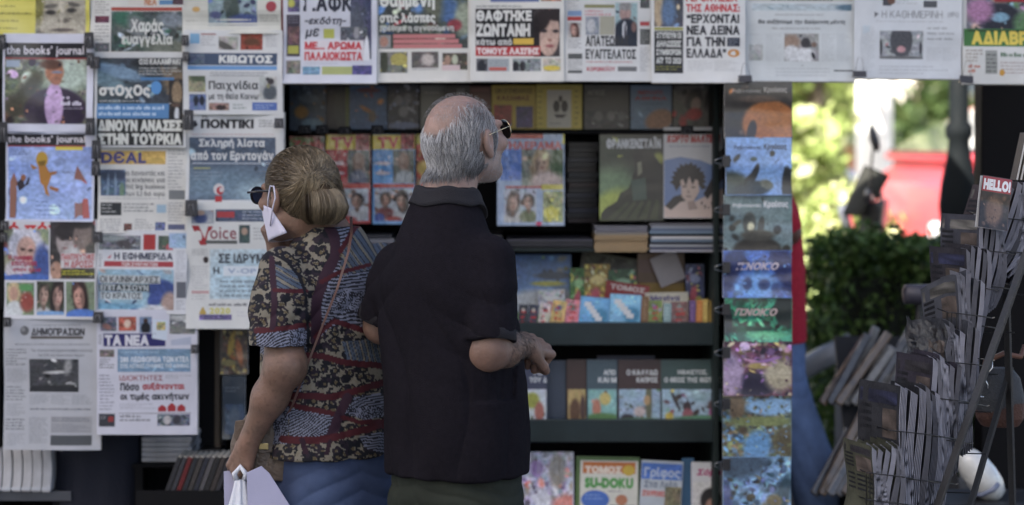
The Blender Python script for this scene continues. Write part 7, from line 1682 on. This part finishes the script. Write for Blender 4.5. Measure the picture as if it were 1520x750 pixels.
# face mask: shell over nose and chin with loops round the ears
V_, F_ = [], []; nu, nv_ = 16, 12
for j in range(nv_ + 1):
    for i in range(nu + 1):
        u = i / nu * 2 - 1; v = j / nv_; aa = u * (1.42 + .42 * v)
        hgt = -.012 - .106 * v * (1 - .38 * u * u) - .020 * u * u
        rx_, ry_ = .070 - .012 * v, .104 + .016 * math.exp(-((v - .28) / .22) ** 2) * math.exp(-(u / .3) ** 2) - .012 * v ** 2
        V_.append(tuple(wc + WH @ (np.array([math.sin(aa) * rx_ * 1.10, math.cos(aa) * ry_ + .004 , hgt]) * .97)))
F_ = [(j * (nu + 1) + i, j * (nu + 1) + i + 1, (j + 1) * (nu + 1) + i + 1, (j + 1) * (nu + 1) + i) for j in range(nv_) for i in range(nu)]
mk = link('face_mask', npmesh('face_mask', V_, F_, smooth=True), mat('mask_cloth', (.62, .60, .72), .75, bump=.2, bscale=200), wom); md = mk.modifiers.new('t', 'SOLIDIFY'); md.thickness = .002
for k in (-1, 1):
    m = MB(); m.tube([TW((k * .068, .040, -.040)), TW((k * .080, .022, -.008)), TW((k * .086, .004, .024)), TW((k * .090, -.014, .022)), TW((k * .091, -.018, -.008)), TW((k * .085, .004, -.040)), TW((k * .068, .034, -.076))], .0021, 8); m.build('ear_loop', mat('mask_cloth', (.62, .60, .72), .75), mk, smooth=True)
# blouse
S = Field((-.36, -.28, .84), (.36, .32, 1.47), .0030)
S.loft([(.872, 0, .01, .176, .150), (.92, 0, .012, .174, .150), (1.05, 0, .015, .166, .145), (1.2, 0, .008, .165, .138), (1.30, 0, 0, .160, .122), (1.36, 0, -.006, .120, .100), (1.405, 0, -.004, .092, .088), (1.435, 0, .0, .070, .072)], .02, 2.3)
tipL = wl(414, 512, -.165); tipR = wsR + (weR - wsR) * .85
S.chain([wsL, wsL * .5 + tipL * .5, tipL + (tipL - wsL) * .1], [.058, .068, .074], .04); S.chain([wsR, tipR], [.060, .066], .04)
q = S.sub(tipL - .14, tipL + .14, .02); sl, X, Yv, Z = q
body_in = (np.abs(X / .168) ** 2.3 + np.abs((Yv - .012) / .146) ** 2.3) < 1.03
S.D[sl] = np.where(~body_in, np.maximum(S.D[sl], tipL[2] - Z), S.D[sl]).astype(np.float32)
# open hem: hollow it a little from below
V, Q = S.mesh(); V = relax(V, Q, 2, .5); N = vnormals(V, Q); x, y, z = V.T; n1 = vnoise(V, 6, 12); n2 = vnoise(V, 13, 13)
V = folds(V, N, [(sm(z, 1.3, 1.05) * n1, x * 30 + y * 20 + z * 4 + vnoise(V * np.array([1, 1, .35]), 8, 14) * 4, .012), (np.exp(-((z - 1.22) / .08) ** 2) * (x < 0), (z * 1.2 - x) * 46 + n1 * 6, .005), (np.ones(len(V)), x * 14 - z * 22 + n1 * 8, .003)])
V = relax(V, Q, 1, .3)
PX, PY = wpx(V); n3 = vnoise(V, 25, 20); wx = PX + 5 * (vnoise(V, 16, 30) - .5); wy = PY + 5 * (vnoise(V, 16, 31) - .5)
def worley(u, v, cell, seed=0, jit=.9):
    gx, gy = np.floor(u / cell).astype(np.int64), np.floor(v / cell).astype(np.int64); f1 = np.full(len(u), 9.); rid = np.zeros(len(u))
    for a in (-1, 0, 1):
        for b in (-1, 0, 1):
            i, j = gx + a, gy + b; hsh = (i * 73856093 ^ j * 19349663 ^ (seed * 83492791)) & 0xFFFFFF; h1 = ((hsh * 16807) & 0xFFFF) / 65535; h2 = ((hsh * 48271 >> 3) & 0xFFFF) / 65535
            d = np.sqrt((u / cell - i - .5 - (h1 - .5) * jit) ** 2 + (v / cell - j - .5 - (h2 - .5) * jit) ** 2); m_ = d < f1; f1 = np.where(m_, d, f1); rid = np.where(m_, h1 + h2, rid)
    return f1, rid
BL = np.array((.012, .012, .016)); BE = np.array((.200, .178, .138)); PL = np.array((.030, .014, .022)); MR = np.array((.066, .014, .018)); LB = np.array((.19, .20, .26)); GB = np.array((.075, .095, .13)); TN = np.array((.105, .080, .045))
def leop(u, v):
    nz = vnoise(np.stack([u, v, u * 0], 1), .16, 3); nz2 = vnoise(np.stack([u, v, u * 0], 1), .30, 5)
    f, r = worley(u + 7 * nz, v * 1.2 + 7 * nz2, 14.5, 1); ring = (f < .52) & ((f > .17 + .10 * nz2) | (r > 1.3)); c = np.where((nz2 > .52)[:, None], BE * .75 + TN * .3, BE)
    c = np.where((f < .2)[:, None], TN, c); c = np.where(ring[:, None], BL + .4 * PL * (nz[:, None] > .6), c); return np.where(((vnoise(np.stack([u, v, u * 0 + 4], 1), .22, 8) > .80))[:, None], BL, c)
def zeb(u, v, per=4.6, amp=14, ang=0):
    w_ = v + amp * np.sin(u * .045 + 1.3) + .25 * u * ang + 5 * vnoise(np.stack([u, v, u * 0], 1), .06, 9); s_ = np.sin(w_ * 2 * math.pi / per + 1.5 * vnoise(np.stack([u, v, u * 0], 1), .25, 2)); return np.where((s_ > .05)[:, None], LB, BL * 1.5)
def dots(u, v): f, r = worley(u, v, 5.2, 7); return np.where(((f > .22) & (f < .5))[:, None], BL * 1.6, LB)
def stripes(u, v, ang, per=10): w_ = u * math.cos(ang) + v * math.sin(ang); s_ = np.sin(w_ * 2 * math.pi / per); s2 = np.sin(w_ * 2 * math.pi / per * 2.3 + 1); c = np.where((s_ > .55)[:, None], BE * .9, GB); c = np.where((s2 > .8)[:, None], BL * 2, c); return c * (.85 + .3 * vnoise(np.stack([u, v, u * 0], 1), .1, 4)[:, None])
def inp(u, v, poly):
    r = np.zeros(len(u), bool); n_ = len(poly)
    for i in range(n_):
        x1, y1 = poly[i]; x2, y2 = poly[(i + 1) % n_]; cnd = ((y1 > v) != (y2 > v)); r ^= cnd & (u < (x2 - x1) * (v - y1) / (y2 - y1 + 1e-9) + x1)
    return r
def seg(u, v, pts):
    d = np.full(len(u), 99.)
    for (x1, y1), (x2, y2) in zip(pts, pts[1:]):
        L2 = (x2 - x1) ** 2 + (y2 - y1) ** 2; t = np.clip(((u - x1) * (x2 - x1) + (v - y1) * (y2 - y1)) / L2, 0, 1); d = np.minimum(d, np.hypot(u - x1 - t * (x2 - x1), v - y1 - t * (y2 - y1)))
    return d
back = (V @ rotz(WA).T)[:, 1] > .10          # far side of the body: same cloth, laid out again with an offset
u = np.where(back, wx * 1.0 + 37, wx); v = np.where(back, wy + 21, wy)
C = leop(u, v)
for pl, fn in (([(480, 392), (560, 360), (575, 490), (545, 495), (500, 480), (476, 500)], lambda: np.where(((v > 430) & (v < 462) & (u > 490))[:, None], dots(u, v), zeb(u, v, 5.5, 3, -.3))),
               ([(497, 325), (520, 325), (530, 345), (503, 372), (498, 350)], lambda: zeb(u, v, 5, 5)), ([(508, 375), (530, 335), (575, 345), (575, 395), (500, 410)], lambda: stripes(u, v, R(-35), 14)),
               ([(505, 508), (575, 498), (575, 545), (515, 536)], lambda: stripes(u, v, R(-12), 9)), ([(404, 392), (440, 405), (452, 432), (408, 430)], lambda: stripes(u, v, R(-60), 12)),
               ([(380, 492), (456, 486), (456, 522), (380, 526)], lambda: np.where((u > 428)[:, None], dots(u, v), zeb(u, v, 4.6, 12, .8))), ([(428, 606), (505, 614), (490, 648), (430, 650)], lambda: zeb(u, v, 4.4, -16, .4)),
               ([(512, 612), (528, 590), (560, 584), (572, 588), (572, 620), (540, 624)], lambda: np.where((v > 604)[:, None], dots(u, v), zeb(u, v, 5, 8, .5))), ([(532, 650), (575, 642), (575, 672), (540, 668)], lambda: zeb(u, v, 4.2, 4)), ([(395, 600), (428, 590), (428, 660), (395, 660)], lambda: dots(u, v)),
               ([(425, 566), (452, 556), (445, 582), (425, 585)], lambda: zeb(u, v, 5, 3, .6))):
    m_ = inp(u, v, pl)
    if m_.any(): C = np.where(m_[:, None], fn(), C)
for pts, wd, cc in (([(483, 330), (497, 355), (496, 382), (478, 415), (471, 445), (468, 505)], 8, PL * 1.2), ([(475, 418), (500, 404), (530, 397), (548, 394)], 3, MR), ([(505, 372), (520, 352), (532, 332)], 3.5, MR), ([(468, 500), (495, 476), (530, 486), (575, 502)], 4, MR),
                   ([(440, 524), (480, 530), (510, 538), (575, 546)], 4.5, MR), ([(400, 590), (440, 588), (490, 588), (540, 578), (580, 564)], 5, MR), ([(425, 598), (445, 604), (470, 608), (502, 613)], 4, MR), ([(516, 590), (502, 618), (488, 650)], 7.5, PL * 1.4), ([(508, 618), (535, 628), (578, 626)], 3.2, MR),
                   ([(420, 652), (460, 653), (500, 648), (540, 640), (580, 628)], 5.5, MR), ([(380, 491), (420, 488), (458, 482)], 4, MR), ([(403, 385), (407, 430), (404, 486)], 4.5, PL * 1.2), ([(408, 431), (454, 434)], 3, MR), ([(398, 374), (425, 388), (444, 412), (455, 445), (457, 520)], 2.2, BL), ([(448, 652), (454, 670)], 4, PL), ([(488, 655), (484, 672)], 3.5, PL)):
    C = np.where((seg(u, v, pts) < wd)[:, None], cc, C)
link('blouse', npmesh('blouse', V, Q, C=C, smooth=True), printm, wom)
V, Q, c = trousers(wom, [(.66, .004, .0, .148, .130), (.78, .004, .0, .150, .132), (.94, .002, .005, .150, .132)], [([(-.080, .0, .74), (-.09, .01, .44), (-.10, 0, .06)], [.082, .078, .066]), ([(.080, .0, .74), (.09, .01, .44), (.10, 0, .06)], [.082, .078, .066])], (.045, .062, .120), .94, seed=6)
w_ = np.clip(vnoise(V, 9, 3) * 1.4 - .3, 0, 1)[:, None]; c = c * (1 - .4 * w_) + np.array((.10, .14, .24)) * .4 * w_
link('jeans', npmesh('jeans', V, Q, C=c, smooth=True), denim, wom); shoes(wom, (-.10, .10), .0)

# her things: shoulder bag, plastic bag, folded papers (each held, each a thing of its own)
def wv(px, py, dY): return W(px, py, WY + dY)
bagc = wv(394, 655, -.075)
hb = empty('shoulder_bag', (bagc.x, bagc.y, wv(0, 705, 0).z), 'brown shoulder bag on the hip with a thin strap across the back', 'bag')
F_ = Field((-.11, -.07, -.02), (.11, .08, .19), .004); F_.loft([(0, 0, 0, .082, .030), (.03, 0, 0, .088, .034), (.09, 0, 0, .086, .032), (.135, 0, 0, .070, .022), (.160, 0, 0, .046, .012)], .015, 2.2)
V, Q = F_.mesh(); N = vnormals(V, Q); V = folds(V, N, [(sm(V[:, 2], .0, .05), V[:, 0] * 70 + vnoise(V, 20, 1) * 5, .004)])
leath = mat('brown_leather', (.105, .076, .055), .5, bump=.4, bscale=120, vary=.25, vscale=12)
link('bag_body', npmesh('bag_body', V, Q, smooth=True), leath, hb)
m = MB(); m.prism([(-.070, .150), (-.074, .110), (-.05, .080), (0, .070), (.05, .080), (.074, .110), (.070, .150), (0, .160)], -.037, -.033); m.build('flap', leath, hb, bevel=.002)
m = MB(); m.box(-.012, -.041, .080, .012, -.037, .096); m.build('buckle', mat('brass', (.5, .4, .2), .3, metal=1), hb, bevel=.002)
P = [(521, 322, .02), (522, 345, -.085), (517, 375, -.128), (500, 430, -.158), (480, 480, -.165), (455, 545, -.170), (435, 600, -.150), (418, 632, -.120)]
m = MB(); pv = [wv(*p) - hb.location for p in P]
for a_, b_ in zip(pv, pv[1:]):
    pass
wdv = Vector((.0035, 0, .0015)); th = Vector((0, -.0022, 0)); vs = []
for p in pv: vs.append([m.bm.verts.new(p + s1 * wdv + s2 * th) for s1, s2 in ((-1, 0), (1, 0), (1, 1), (-1, 1))])
for a_, b_ in zip(vs, vs[1:]):
    for k in range(4): m.bm.faces.new((a_[k], a_[(k + 1) % 4], b_[(k + 1) % 4], b_[k]))
m.build('strap', mat('strap_leather', (.10, .045, .035), .5), hb)
hk = wv(357, 706, -.125)
pb = empty('plastic_bag', (hk.x, hk.y, hk.z - .34), 'white plastic carrier bag hanging from the left hand', 'bag')
V_, F_ = [], []; nu, nv_ = 40, 24
for j in range(nv_ + 1):
    for i in range(nu):
        a = 2 * math.pi * i / nu; t = j / nv_; zz = .33 * (1 - t) + .0
        rx_ = .012 + .085 * min(1, t * 1.1) ** 1.2; ry_ = .008 + .05 * min(1, t * 1.2) ** 1.3; fd = 1 + .22 * math.sin(a * 7 + t * 1.5) * (1 - .4 * t) + .1 * math.sin(a * 13 + 2)
        V_.append((math.cos(a) * rx_ * fd, math.sin(a) * ry_ * fd, zz))
F_ = [(j * nu + i, j * nu + (i + 1) % nu, (j + 1) * nu + (i + 1) % nu, (j + 1) * nu + i) for j in range(nv_) for i in range(nu)]
link('bag_film', npmesh('bag_film', V_, F_, smooth=True), mat('white_plastic_film', (.72, .73, .78), .35, bump=.4, bscale=60, vary=.08), pb)
m = MB(); m.tube([Vector((-.01, 0, .33)), Vector((-.014, -.006, .345)), Vector((0, -.004, .362)), Vector((.014, -.006, .345)), Vector((.01, 0, .33))], .007, 8); m.build('handle', mat('white_plastic_film', (.72, .73, .78), .35), pb, smooth=True)
pp = empty('folded_papers', wv(380, 750, .0), 'pale lilac folded papers held against the carrier bag', 'papers')
pm_ = mat('lilac_paper', (.42, .41, .55), .6, bump=.1, vary=.08)
for k, pl in enumerate(([(332, 700), (358, 697), (356, 760), (333, 760)], [(366, 702), (388, 692), (400, 703), (436, 760), (368, 760)], [(376, 700), (394, 698), (428, 760), (374, 760)])):
    m = MB(); q0 = pp.location; dY = (-.085, -.150, -.142)[k]; pts = [wv(a, b, dY) - q0 for a, b in pl]; m.prism([(p.x, p.z) for p in pts], dY, dY + .003); m.build('sheet', pm_, pp, bevel=.0008)

# ------------------------------------------------------------------ the third person, half hidden behind the booklets
TX, TY = .885, 7.25
th_ = empty('person', (TX, TY, 0), 'person in red top and blue jeans half hidden behind the booklet column', 'person', R(-90))
B = Field((-.30, -.24, -.01), (.36, .50, 1.80), .006)
B.loft([(.85, 0, 0, .15, .11), (1.0, 0, 0, .14, .11), (1.3, 0, 0, .16, .11), (1.45, 0, 0, .12, .08), (1.5, 0, 0, .06, .06)], .03); B.chain([(0, 0, 1.45), (0, -.03, 1.6)], [.055, .05], .03); head(B, (0, -.045, 1.66), rotx(R(-8)), 1.0)
for k in (-1, 1): B.chain([(k * .09, 0, .86), (k * .10, .15 * k + .01, .46), (k * .10, .26 * k, .09)], [.088, .056, .04], .03); B.cone((k * .10, .24 * k, .05), (k * .10, .26 * k + .13, .035), .04, .033, .03)
tl = lambda p: rotz(R(90)) @ (np.array(p) - np.array([TX, TY, 0]))
for k, el, wr in ((1, (.19, .05, 1.335), tl(W(1168, 334, 7.10))), (-1, (-.24, -.04, 1.17), np.array((-.2, .02, .98)))):
    B.chain([(k * .17, 0, 1.41), el, wr], [.048, .040, .027], .02); dd = np.array(wr) - np.array(el); hand(B, wr, frame(dd, (.1, -.2, 1.0)) @ np.diag([k * -1, 1, 1]), curl=(78, 85, 55), thumb=(70, 10))
V, Q = B.mesh(); link('body', npmesh('body', V, Q, C=skincol(V, (.12, .06, .045)), smooth=True), skinm, th_)
S = Field((-.30, -.22, .93), (.30, .24, 1.52), .006); S.loft([(.95, 0, 0, .17, .135), (1.2, 0, 0, .172, .13), (1.4, 0, 0, .165, .11), (1.46, 0, 0, .11, .085), (1.5, 0, 0, .07, .07)], .02)
for k, el in ((1, (.19, .05, 1.335)), (-1, (-.24, .02, 1.17))): S.cone((k * .17, 0, 1.40), np.array((k * .17, 0, 1.41)) * .3 + np.array(el) * .7, .062, .06, .03)
V, Q = S.mesh(); link('red_top', npmesh('red_top', V, Q, C=np.tile((.42, .03, .05), (len(V), 1)), smooth=True), clothm, th_)
V, Q, c = trousers(th_, [(.80, 0, 0, .165, .125), (.9, 0, 0, .165, .13), (.99, 0, 0, .16, .125)], [([(-.088, .0, .85), (-.10, -.14, .46), (-.105, -.26, .06)], [.098, .080, .066]), ([(.088, .005, .85), (.10, .16, .46), (.105, .26, .06)], [.100, .088, .074])], (.13, .19, .34), .985, seed=9, hx=.006)
link('jeans', npmesh('jeans', V, Q, C=c, smooth=True), denim, th_); shoes(th_, (.105,), .26); shoes(th_, (-.105,), -.26)
Hh = Field((-.12, -.20, 1.55), (.12, .12, 1.80), .005); Hh.ell((0, -.06, 1.69), (.083, .10, .088), None, .01); Hh.ell((0, .05, 1.62), (.08, .07, .09), None, .01, 'cut'); V, Q = Hh.mesh(); link('hair', npmesh('hair', V, Q, C=np.tile((.02, .015, .012), (len(V), 1)), smooth=True), hairm, th_)
# ================================================================== wire newspaper rack at the right
rk = empty('wire_rack', (W(1470, 0, 4.9).x, 4.95, 0), 'stepped black wire rack full of folded newspapers at the right edge', 'rack')
wirem = mat('rack_wire', (.012, .012, .013), .4, metal=.3); barm = mat('rack_bar', (.022, .021, .021), .5, bump=.2, bscale=80, vary=.3)
rl = rk.location
def tube_px(name, pts, r, m=wirem, parent=rk, seg=6):
    mb = MB(); mb.tube([W(a, b, c) - parent.location for a, b, c in pts], r, seg); return mb.build(name, m, parent, smooth=True)
def bar(name, a, b, w_, d_, parent=rk):
    p, q = W(*a) - parent.location, W(*b) - parent.location; dr = (q - p); L = dr.length; Mx = Matrix.Translation(p) @ dr.to_track_quat('Z', 'Y').to_matrix().to_4x4()
    mb = MB(); mb.box(-w_, -d_, 0, w_, d_, L, Mx); return mb.build(name, barm, parent, bevel=.001)
bar('frame_bar', (1258, 1130, 4.50), (1532, 352, 4.90), .0095, .004)
bar('frame_bar', (1330, 1130, 4.95), (1500, 545, 5.14), .0080, .004)
bar('frame_bar', (1494, 438, 5.12), (1516, 1195, 5.15), .0090, .004)
paperm = vmat('rack_newsprint', rough=.7, bump=.35, bscale=45, vary=.12, spec=.3)
wrapc = vmat('rack_wrapped_cover', rough=.3, coat=.9, bump=1.0, bscale=30, vary=.15, bdist=.006)
pk = [  # x0, x1, top, bottom, Y, papers, cover colours, name, wrapped
    (1272, 1334, 664, 800, 4.66, 6, (112, 112, 92), 'the lowest pocket', 0, 26),
    (1294, 1372, 574, 800, 4.72, 4, (72, 72, 78), 'the lowest pocket but one', 0, 44),
    (1308, 1398, 580, 800, 4.80, 5, (84, 84, 88), 'the pocket topped with crumpled plastic', 1, 56),
    (1345, 1420, 532, 722, 4.84, 6, (80, 74, 88), 'the pocket with the violet cover', 0, 36),
    (1360, 1444, 480, 664, 4.90, 6, (96, 98, 106), 'the pocket with two plastic bags', 1, 42),
    (1387, 1452, 404, 602, 4.94, 5, (112, 114, 124), 'the pocket with the tall peaked paper', 0, 34),
    (1402, 1462, 370, 546, 5.00, 5, (76, 72, 80), 'the pocket below the grey magazines', 0, 36),
    (1419, 1486, 320, 484, 5.04, 6, (96, 96, 108), 'the pocket under the red titled magazine', 0, 38),
    (1440, 1526, 276, 428, 5.08, 8, (90, 78, 82), 'the topmost pocket', 0, 34)]
ords = ['first', 'second', 'third', 'fourth', 'fifth', 'sixth', 'seventh', 'eighth']
for pi, (x0, x1, yt, yb, Y, n, cc, nm, wr, cwp) in enumerate(pk):
    g = rnd(('pk', pi)); s = Y / FP; cw = cwp * s; dep = .15
    step = (x1 - x0 - cwp) / max(1, n - 1) * s
    for k in range(n):
        top = W(0, yt + g.uniform(-6, 14) * (k > 0), Y).z; bot = W(0, yb + g.uniform(-22, 12), Y).z
        if yb >= 800: bot = max(bot, .35)
        H = top - bot; X = W(x0 + cwp, 0, Y).x + k * step
        o = empty('newspaper', (X, Y, bot), '%s folded paper from the left in %s' % (ords[k], nm), 'newspaper', 0, 'newspapers standing in the wire rack')
        nx, nz = 6, 16; V, C = [], []; cu = g.uniform(.006, .022) + .012 * (pi > 5); lean = (.030 if pi == 8 else .0) * H / .25; th = .0032 + .001 * g.random()
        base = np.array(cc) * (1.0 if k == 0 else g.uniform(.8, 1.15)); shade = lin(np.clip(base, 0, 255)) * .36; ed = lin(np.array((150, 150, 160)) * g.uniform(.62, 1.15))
        for side in (0, 1):
            for j in range(nz + 1):
                for i in range(nx + 1):
                    u = i / nx; v = j / nz
                    xx = -cw * u * (1 if k == 0 else .55) + cu * (1 - v) ** 3 * -1.2 + .006 * math.sin(v * 5 + k + pi) + lean * (v * 1.6 - .3) + .003 * math.sin(u * 6)
                    zt = H * v * (1 - (.05 * abs(u - .25) * 2 if pi == 5 and k == 0 else 0)) - (.03 * u * v if pi == 5 else 0)
                    if wr and k == 0: xx += .004 * math.sin(u * 17 + v * 23); zt += .006 * math.sin(u * 14) * v
                    V.append((xx + side * th, dep * u, zt))
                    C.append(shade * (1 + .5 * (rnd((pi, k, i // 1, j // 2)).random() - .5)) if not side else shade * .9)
        m_ = (nx + 1) * (nz + 1); F = []
        for j in range(nz):
            for i in range(nx):
                a = j * (nx + 1) + i; F.append((a, a + nx + 1, a + nx + 2, a + 1)); F.append((m_ + a, m_ + a + 1, m_ + a + nx + 2, m_ + a + nx + 1))
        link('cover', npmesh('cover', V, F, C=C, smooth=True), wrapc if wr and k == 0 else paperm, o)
        # near edge: stacked page edges, open fan at the bottom
        V2, F2, C2 = [], [], []; npg = 5
        for q in range(npg):
            b = len(V2); off = (q + .5) / npg * (max(.004, step * .92) if k < n - 1 else .010); spread = (q - 1.5) * .003
            for j in range(nz + 1):
                v = j / nz; xx = V[j * (nx + 1)][0] + off + spread * (1 - v) ** 2; zz = H * v + (.004 * (q - 1)) * (1 - v) - .002 * q * v
                for e_ in (-.0006, .0006):
                    V2.append((xx + e_, -.003, zz)); V2.append((xx + e_, dep * .5, zz)); C2 += [ed, ed * .8]
            for j in range(nz):
                a = b + j * 4
                F2 += [(a, a + 2, a + 6, a + 4), (a + 1, a, a + 4, a + 5), (a + 2, a + 3, a + 7, a + 6)]
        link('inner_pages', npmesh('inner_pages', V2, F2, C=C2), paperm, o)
        if k == 0:
            # print on the foreshortened cover: title strip and picture patch, lying on the sheet
            V3, F3, C3 = [], [], []
            for (u0, u1, v0, v1, c3) in [(.06, .94, .86, .95, g.choice(((120, 60, 60), (60, 62, 90), (130, 126, 120), (70, 66, 70)))), (.06, g.uniform(.4, .6), g.uniform(.6, .66), .83, (120, 106, 98))] + [(.64, .94, .82 - q * .05, .845 - q * .05, (44, 44, 50)) for q in range(4)] + [(.06 + .3 * (q % 3), .30 + .3 * (q % 3), .56 - .06 * (q // 3), .585 - .06 * (q // 3), (50, 50, 56)) for q in range(12)]:
                b = len(V3); kx, kz = 3, 3
                for j in range(kz + 1):
                    for i in range(kx + 1):
                        u = u0 + (u1 - u0) * i / kx; v = v0 + (v1 - v0) * j / kz; fi, fj = u * nx, v * nz; i0, j0 = min(int(fi), nx - 1), min(int(fj), nz - 1); a, b_ = fi - i0, fj - j0
                        P_ = sum(np.array(V[(j0 + dj) * (nx + 1) + i0 + di]) * (a if di else 1 - a) * (b_ if dj else 1 - b_) for di in (0, 1) for dj in (0, 1))
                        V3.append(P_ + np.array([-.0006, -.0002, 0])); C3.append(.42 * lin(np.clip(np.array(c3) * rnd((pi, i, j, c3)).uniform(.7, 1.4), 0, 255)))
                F3 += [(b + j * (kx + 1) + i, b + (j + 1) * (kx + 1) + i, b + (j + 1) * (kx + 1) + i + 1, b + j * (kx + 1) + i + 1) for j in range(kz) for i in range(kx)]
            link('cover_print', npmesh('cover_print', V3, F3, C=C3), wrapc if wr else paperm, o)
    # basket of this pocket
    yb2 = yb if yb < 800 else 790; ym = yt + (yb2 - yt) * .62; ylip = yt + (yb2 - yt) * .30
    mb = MB(); O = Vector(rk.location)
    def P(a, b, c): return W(a, b, c) - O
    for yy in (ylip, ym):
        mb.tube([P(x0 - 3, yy - 8, Y + .14), P(x0 + cwp * .55, yy, Y - .008), P(x1 + 4, yy + 6, Y - .012), P(x1 + 20, yy + 9, Y + .02), P(x1 + 24, yy + 8, Y + .10)], .0015, 6)
    for q in range(6):
        t_ = q / 5; xa = x0 - 3 + (cwp + 2) * t_; yd = Y + .14 - .145 * t_
        mb.tube([P(xa, ylip - 8 + 10 * t_, yd - .004), P(xa, ym + 30, yd - .006)], .0013, 5)
    mb.tube([P(x0 + cwp * .5, yb2 + 8, Y + .06), P(x1 + 20, yb2 + 10, Y + .02)], .0016, 6)
    mb.build('basket', wirem, rk)['kind'] = 'stuff'
# rising stack at the far right top edge
for k in range(4):
    o = empty('newspaper', W(1508 + k * 6, 268, 5.14), '%s dark folded paper leaning at the upper right edge above the rack' % ords[k], 'newspaper', 0, 'newspapers standing in the wire rack'); o.rotation_euler = (0, R(12), 0)
    mb = MB(); mb.box(-.003, -.01, 0, .003, .05, .12); mb.build('cover', mat('dusky_paper', (.07, .06, .055), .6, vary=.3, vscale=30), o, bevel=.001)
    mb = MB(); mb.box(-.002, -.011, .002, .002, -.0101, .118); mb.build('inner_pages', mat('page_edges', (0.50, 0.49, 0.46), 0.8), o)
# the red titled magazine
p = Sheet(1449, 262, 1496, 340, 5.00, (60, 40, 36), seed=9); p.rect(1450, 263, 1495, 285, (150, 34, 42)).text('HELLO!', 1452, 266, 1494, 283, (224, 222, 224), .075).pic(1450, 286, 1495, 339, (40, 30, 26), [(.5, .5, .3, .4, 0, (110, 84, 66), .5)], .3, 6)
o = hang(p, 'magazine', 'magazine with a red and white title sticking out of the top pocket', 'magazine', 'gloss', rot=9, curl=.4, thick=.003); o.rotation_euler = (R(-6), R(9), R(10))
# bag hanging on the rack
bl = W(1484, 632, 5.22); hbg = empty('hanging_bag', bl, 'dark canvas bag with a brown leather base hanging inside the rack frame', 'bag')
F_ = Field((-.10, -.08, -.02), (.10, .08, .18), .004); F_.loft([(0, 0, 0, .045, .04), (.02, 0, 0, .058, .05), (.07, 0, 0, .060, .05), (.12, 0, 0, .050, .035), (.145, 0, 0, .03, .02)], .01, 2.6)
V, Q = F_.mesh(); c = np.where((V[:, 2:3] < .050 + .012 * np.sin(V[:, :1] * 30)), np.array((.075, .030, .018)), np.array((.045, .046, .048))); link('bag_body', npmesh('bag_body', V, Q, C=c, smooth=True), vmat('canvas', rough=.7, bump=.4, bscale=150), hbg)
mb = MB(); mb.tube([(-.05, -.03, .12), (-.045, -.04, .165), (0, -.045, .185), (.045, -.03, .175), (.06, -.01, .20)], .007, 8); mb.build('strap', mat('tan_strap', (.14, .06, .035), .45), hbg, smooth=True)
mb = MB(); mb.tube([(-.055 + .014 * math.cos(a), -.052, .10 + .022 * math.sin(a)) for a in [i * 6.283 / 14 for i in range(12)]], .0022, 6); mb.build('ring', mat('steel_ring', (.7, .7, .7), .15, metal=1), hbg, smooth=True)
mb = MB(); mb.tube([(-.055, -.052, .122), (-.03, -.05, .15), (-.03, -.045, .17)], .002, 6); mb.build('hook', mat('steel_ring', (.7, .7, .7), .15, metal=1), hbg, smooth=True)
# dark roll and pale pipe seen behind the rack
o = W(1366, 452, 6.3); rl_ = empty('rolled_mat', (o.x, o.y, o.z), 'dark rounded roll resting on its stand beside the tall peaked paper', 'roll'); mb = MB(); mb.tube([(-.05, 0, .03), (-.045, 0, .03), (.08, .02, .03)], .028, 16, rr=[.02, .03, .03]); mb.build('roll', mat('dusky_roll', (.035, .032, .045), .5), rl_, smooth=True); mb = MB(); mb.tube([(0, .02, 0), (0, .02, -o.z + .01)], .012, 8); mb.build('stand_leg', barm, rl_)
o = W(1180, 560, 7.9); pp_ = empty('rail_pipe', (o.x, o.y, 0), 'pale grey curved pipe rail between the jeans and the hedge', 'pipe rail'); mb = MB(); mb.tube([(-.12, .1, o.z - .25), (-.04, .05, o.z - .02), (.10, 0, o.z + .07), (.22, 0, o.z + .13)], .042, 16); mb.build('pipe', mat('pale_grey_enamel', (.20, .205, .21), .35), pp_, smooth=True); mb = MB(); mb.tube([(.18, .0, o.z + .1), (.18, .0, 0)], .03, 10); mb.build('pipe_leg', mat('pale_grey_enamel', (.35, .36, .37), .35), pp_)
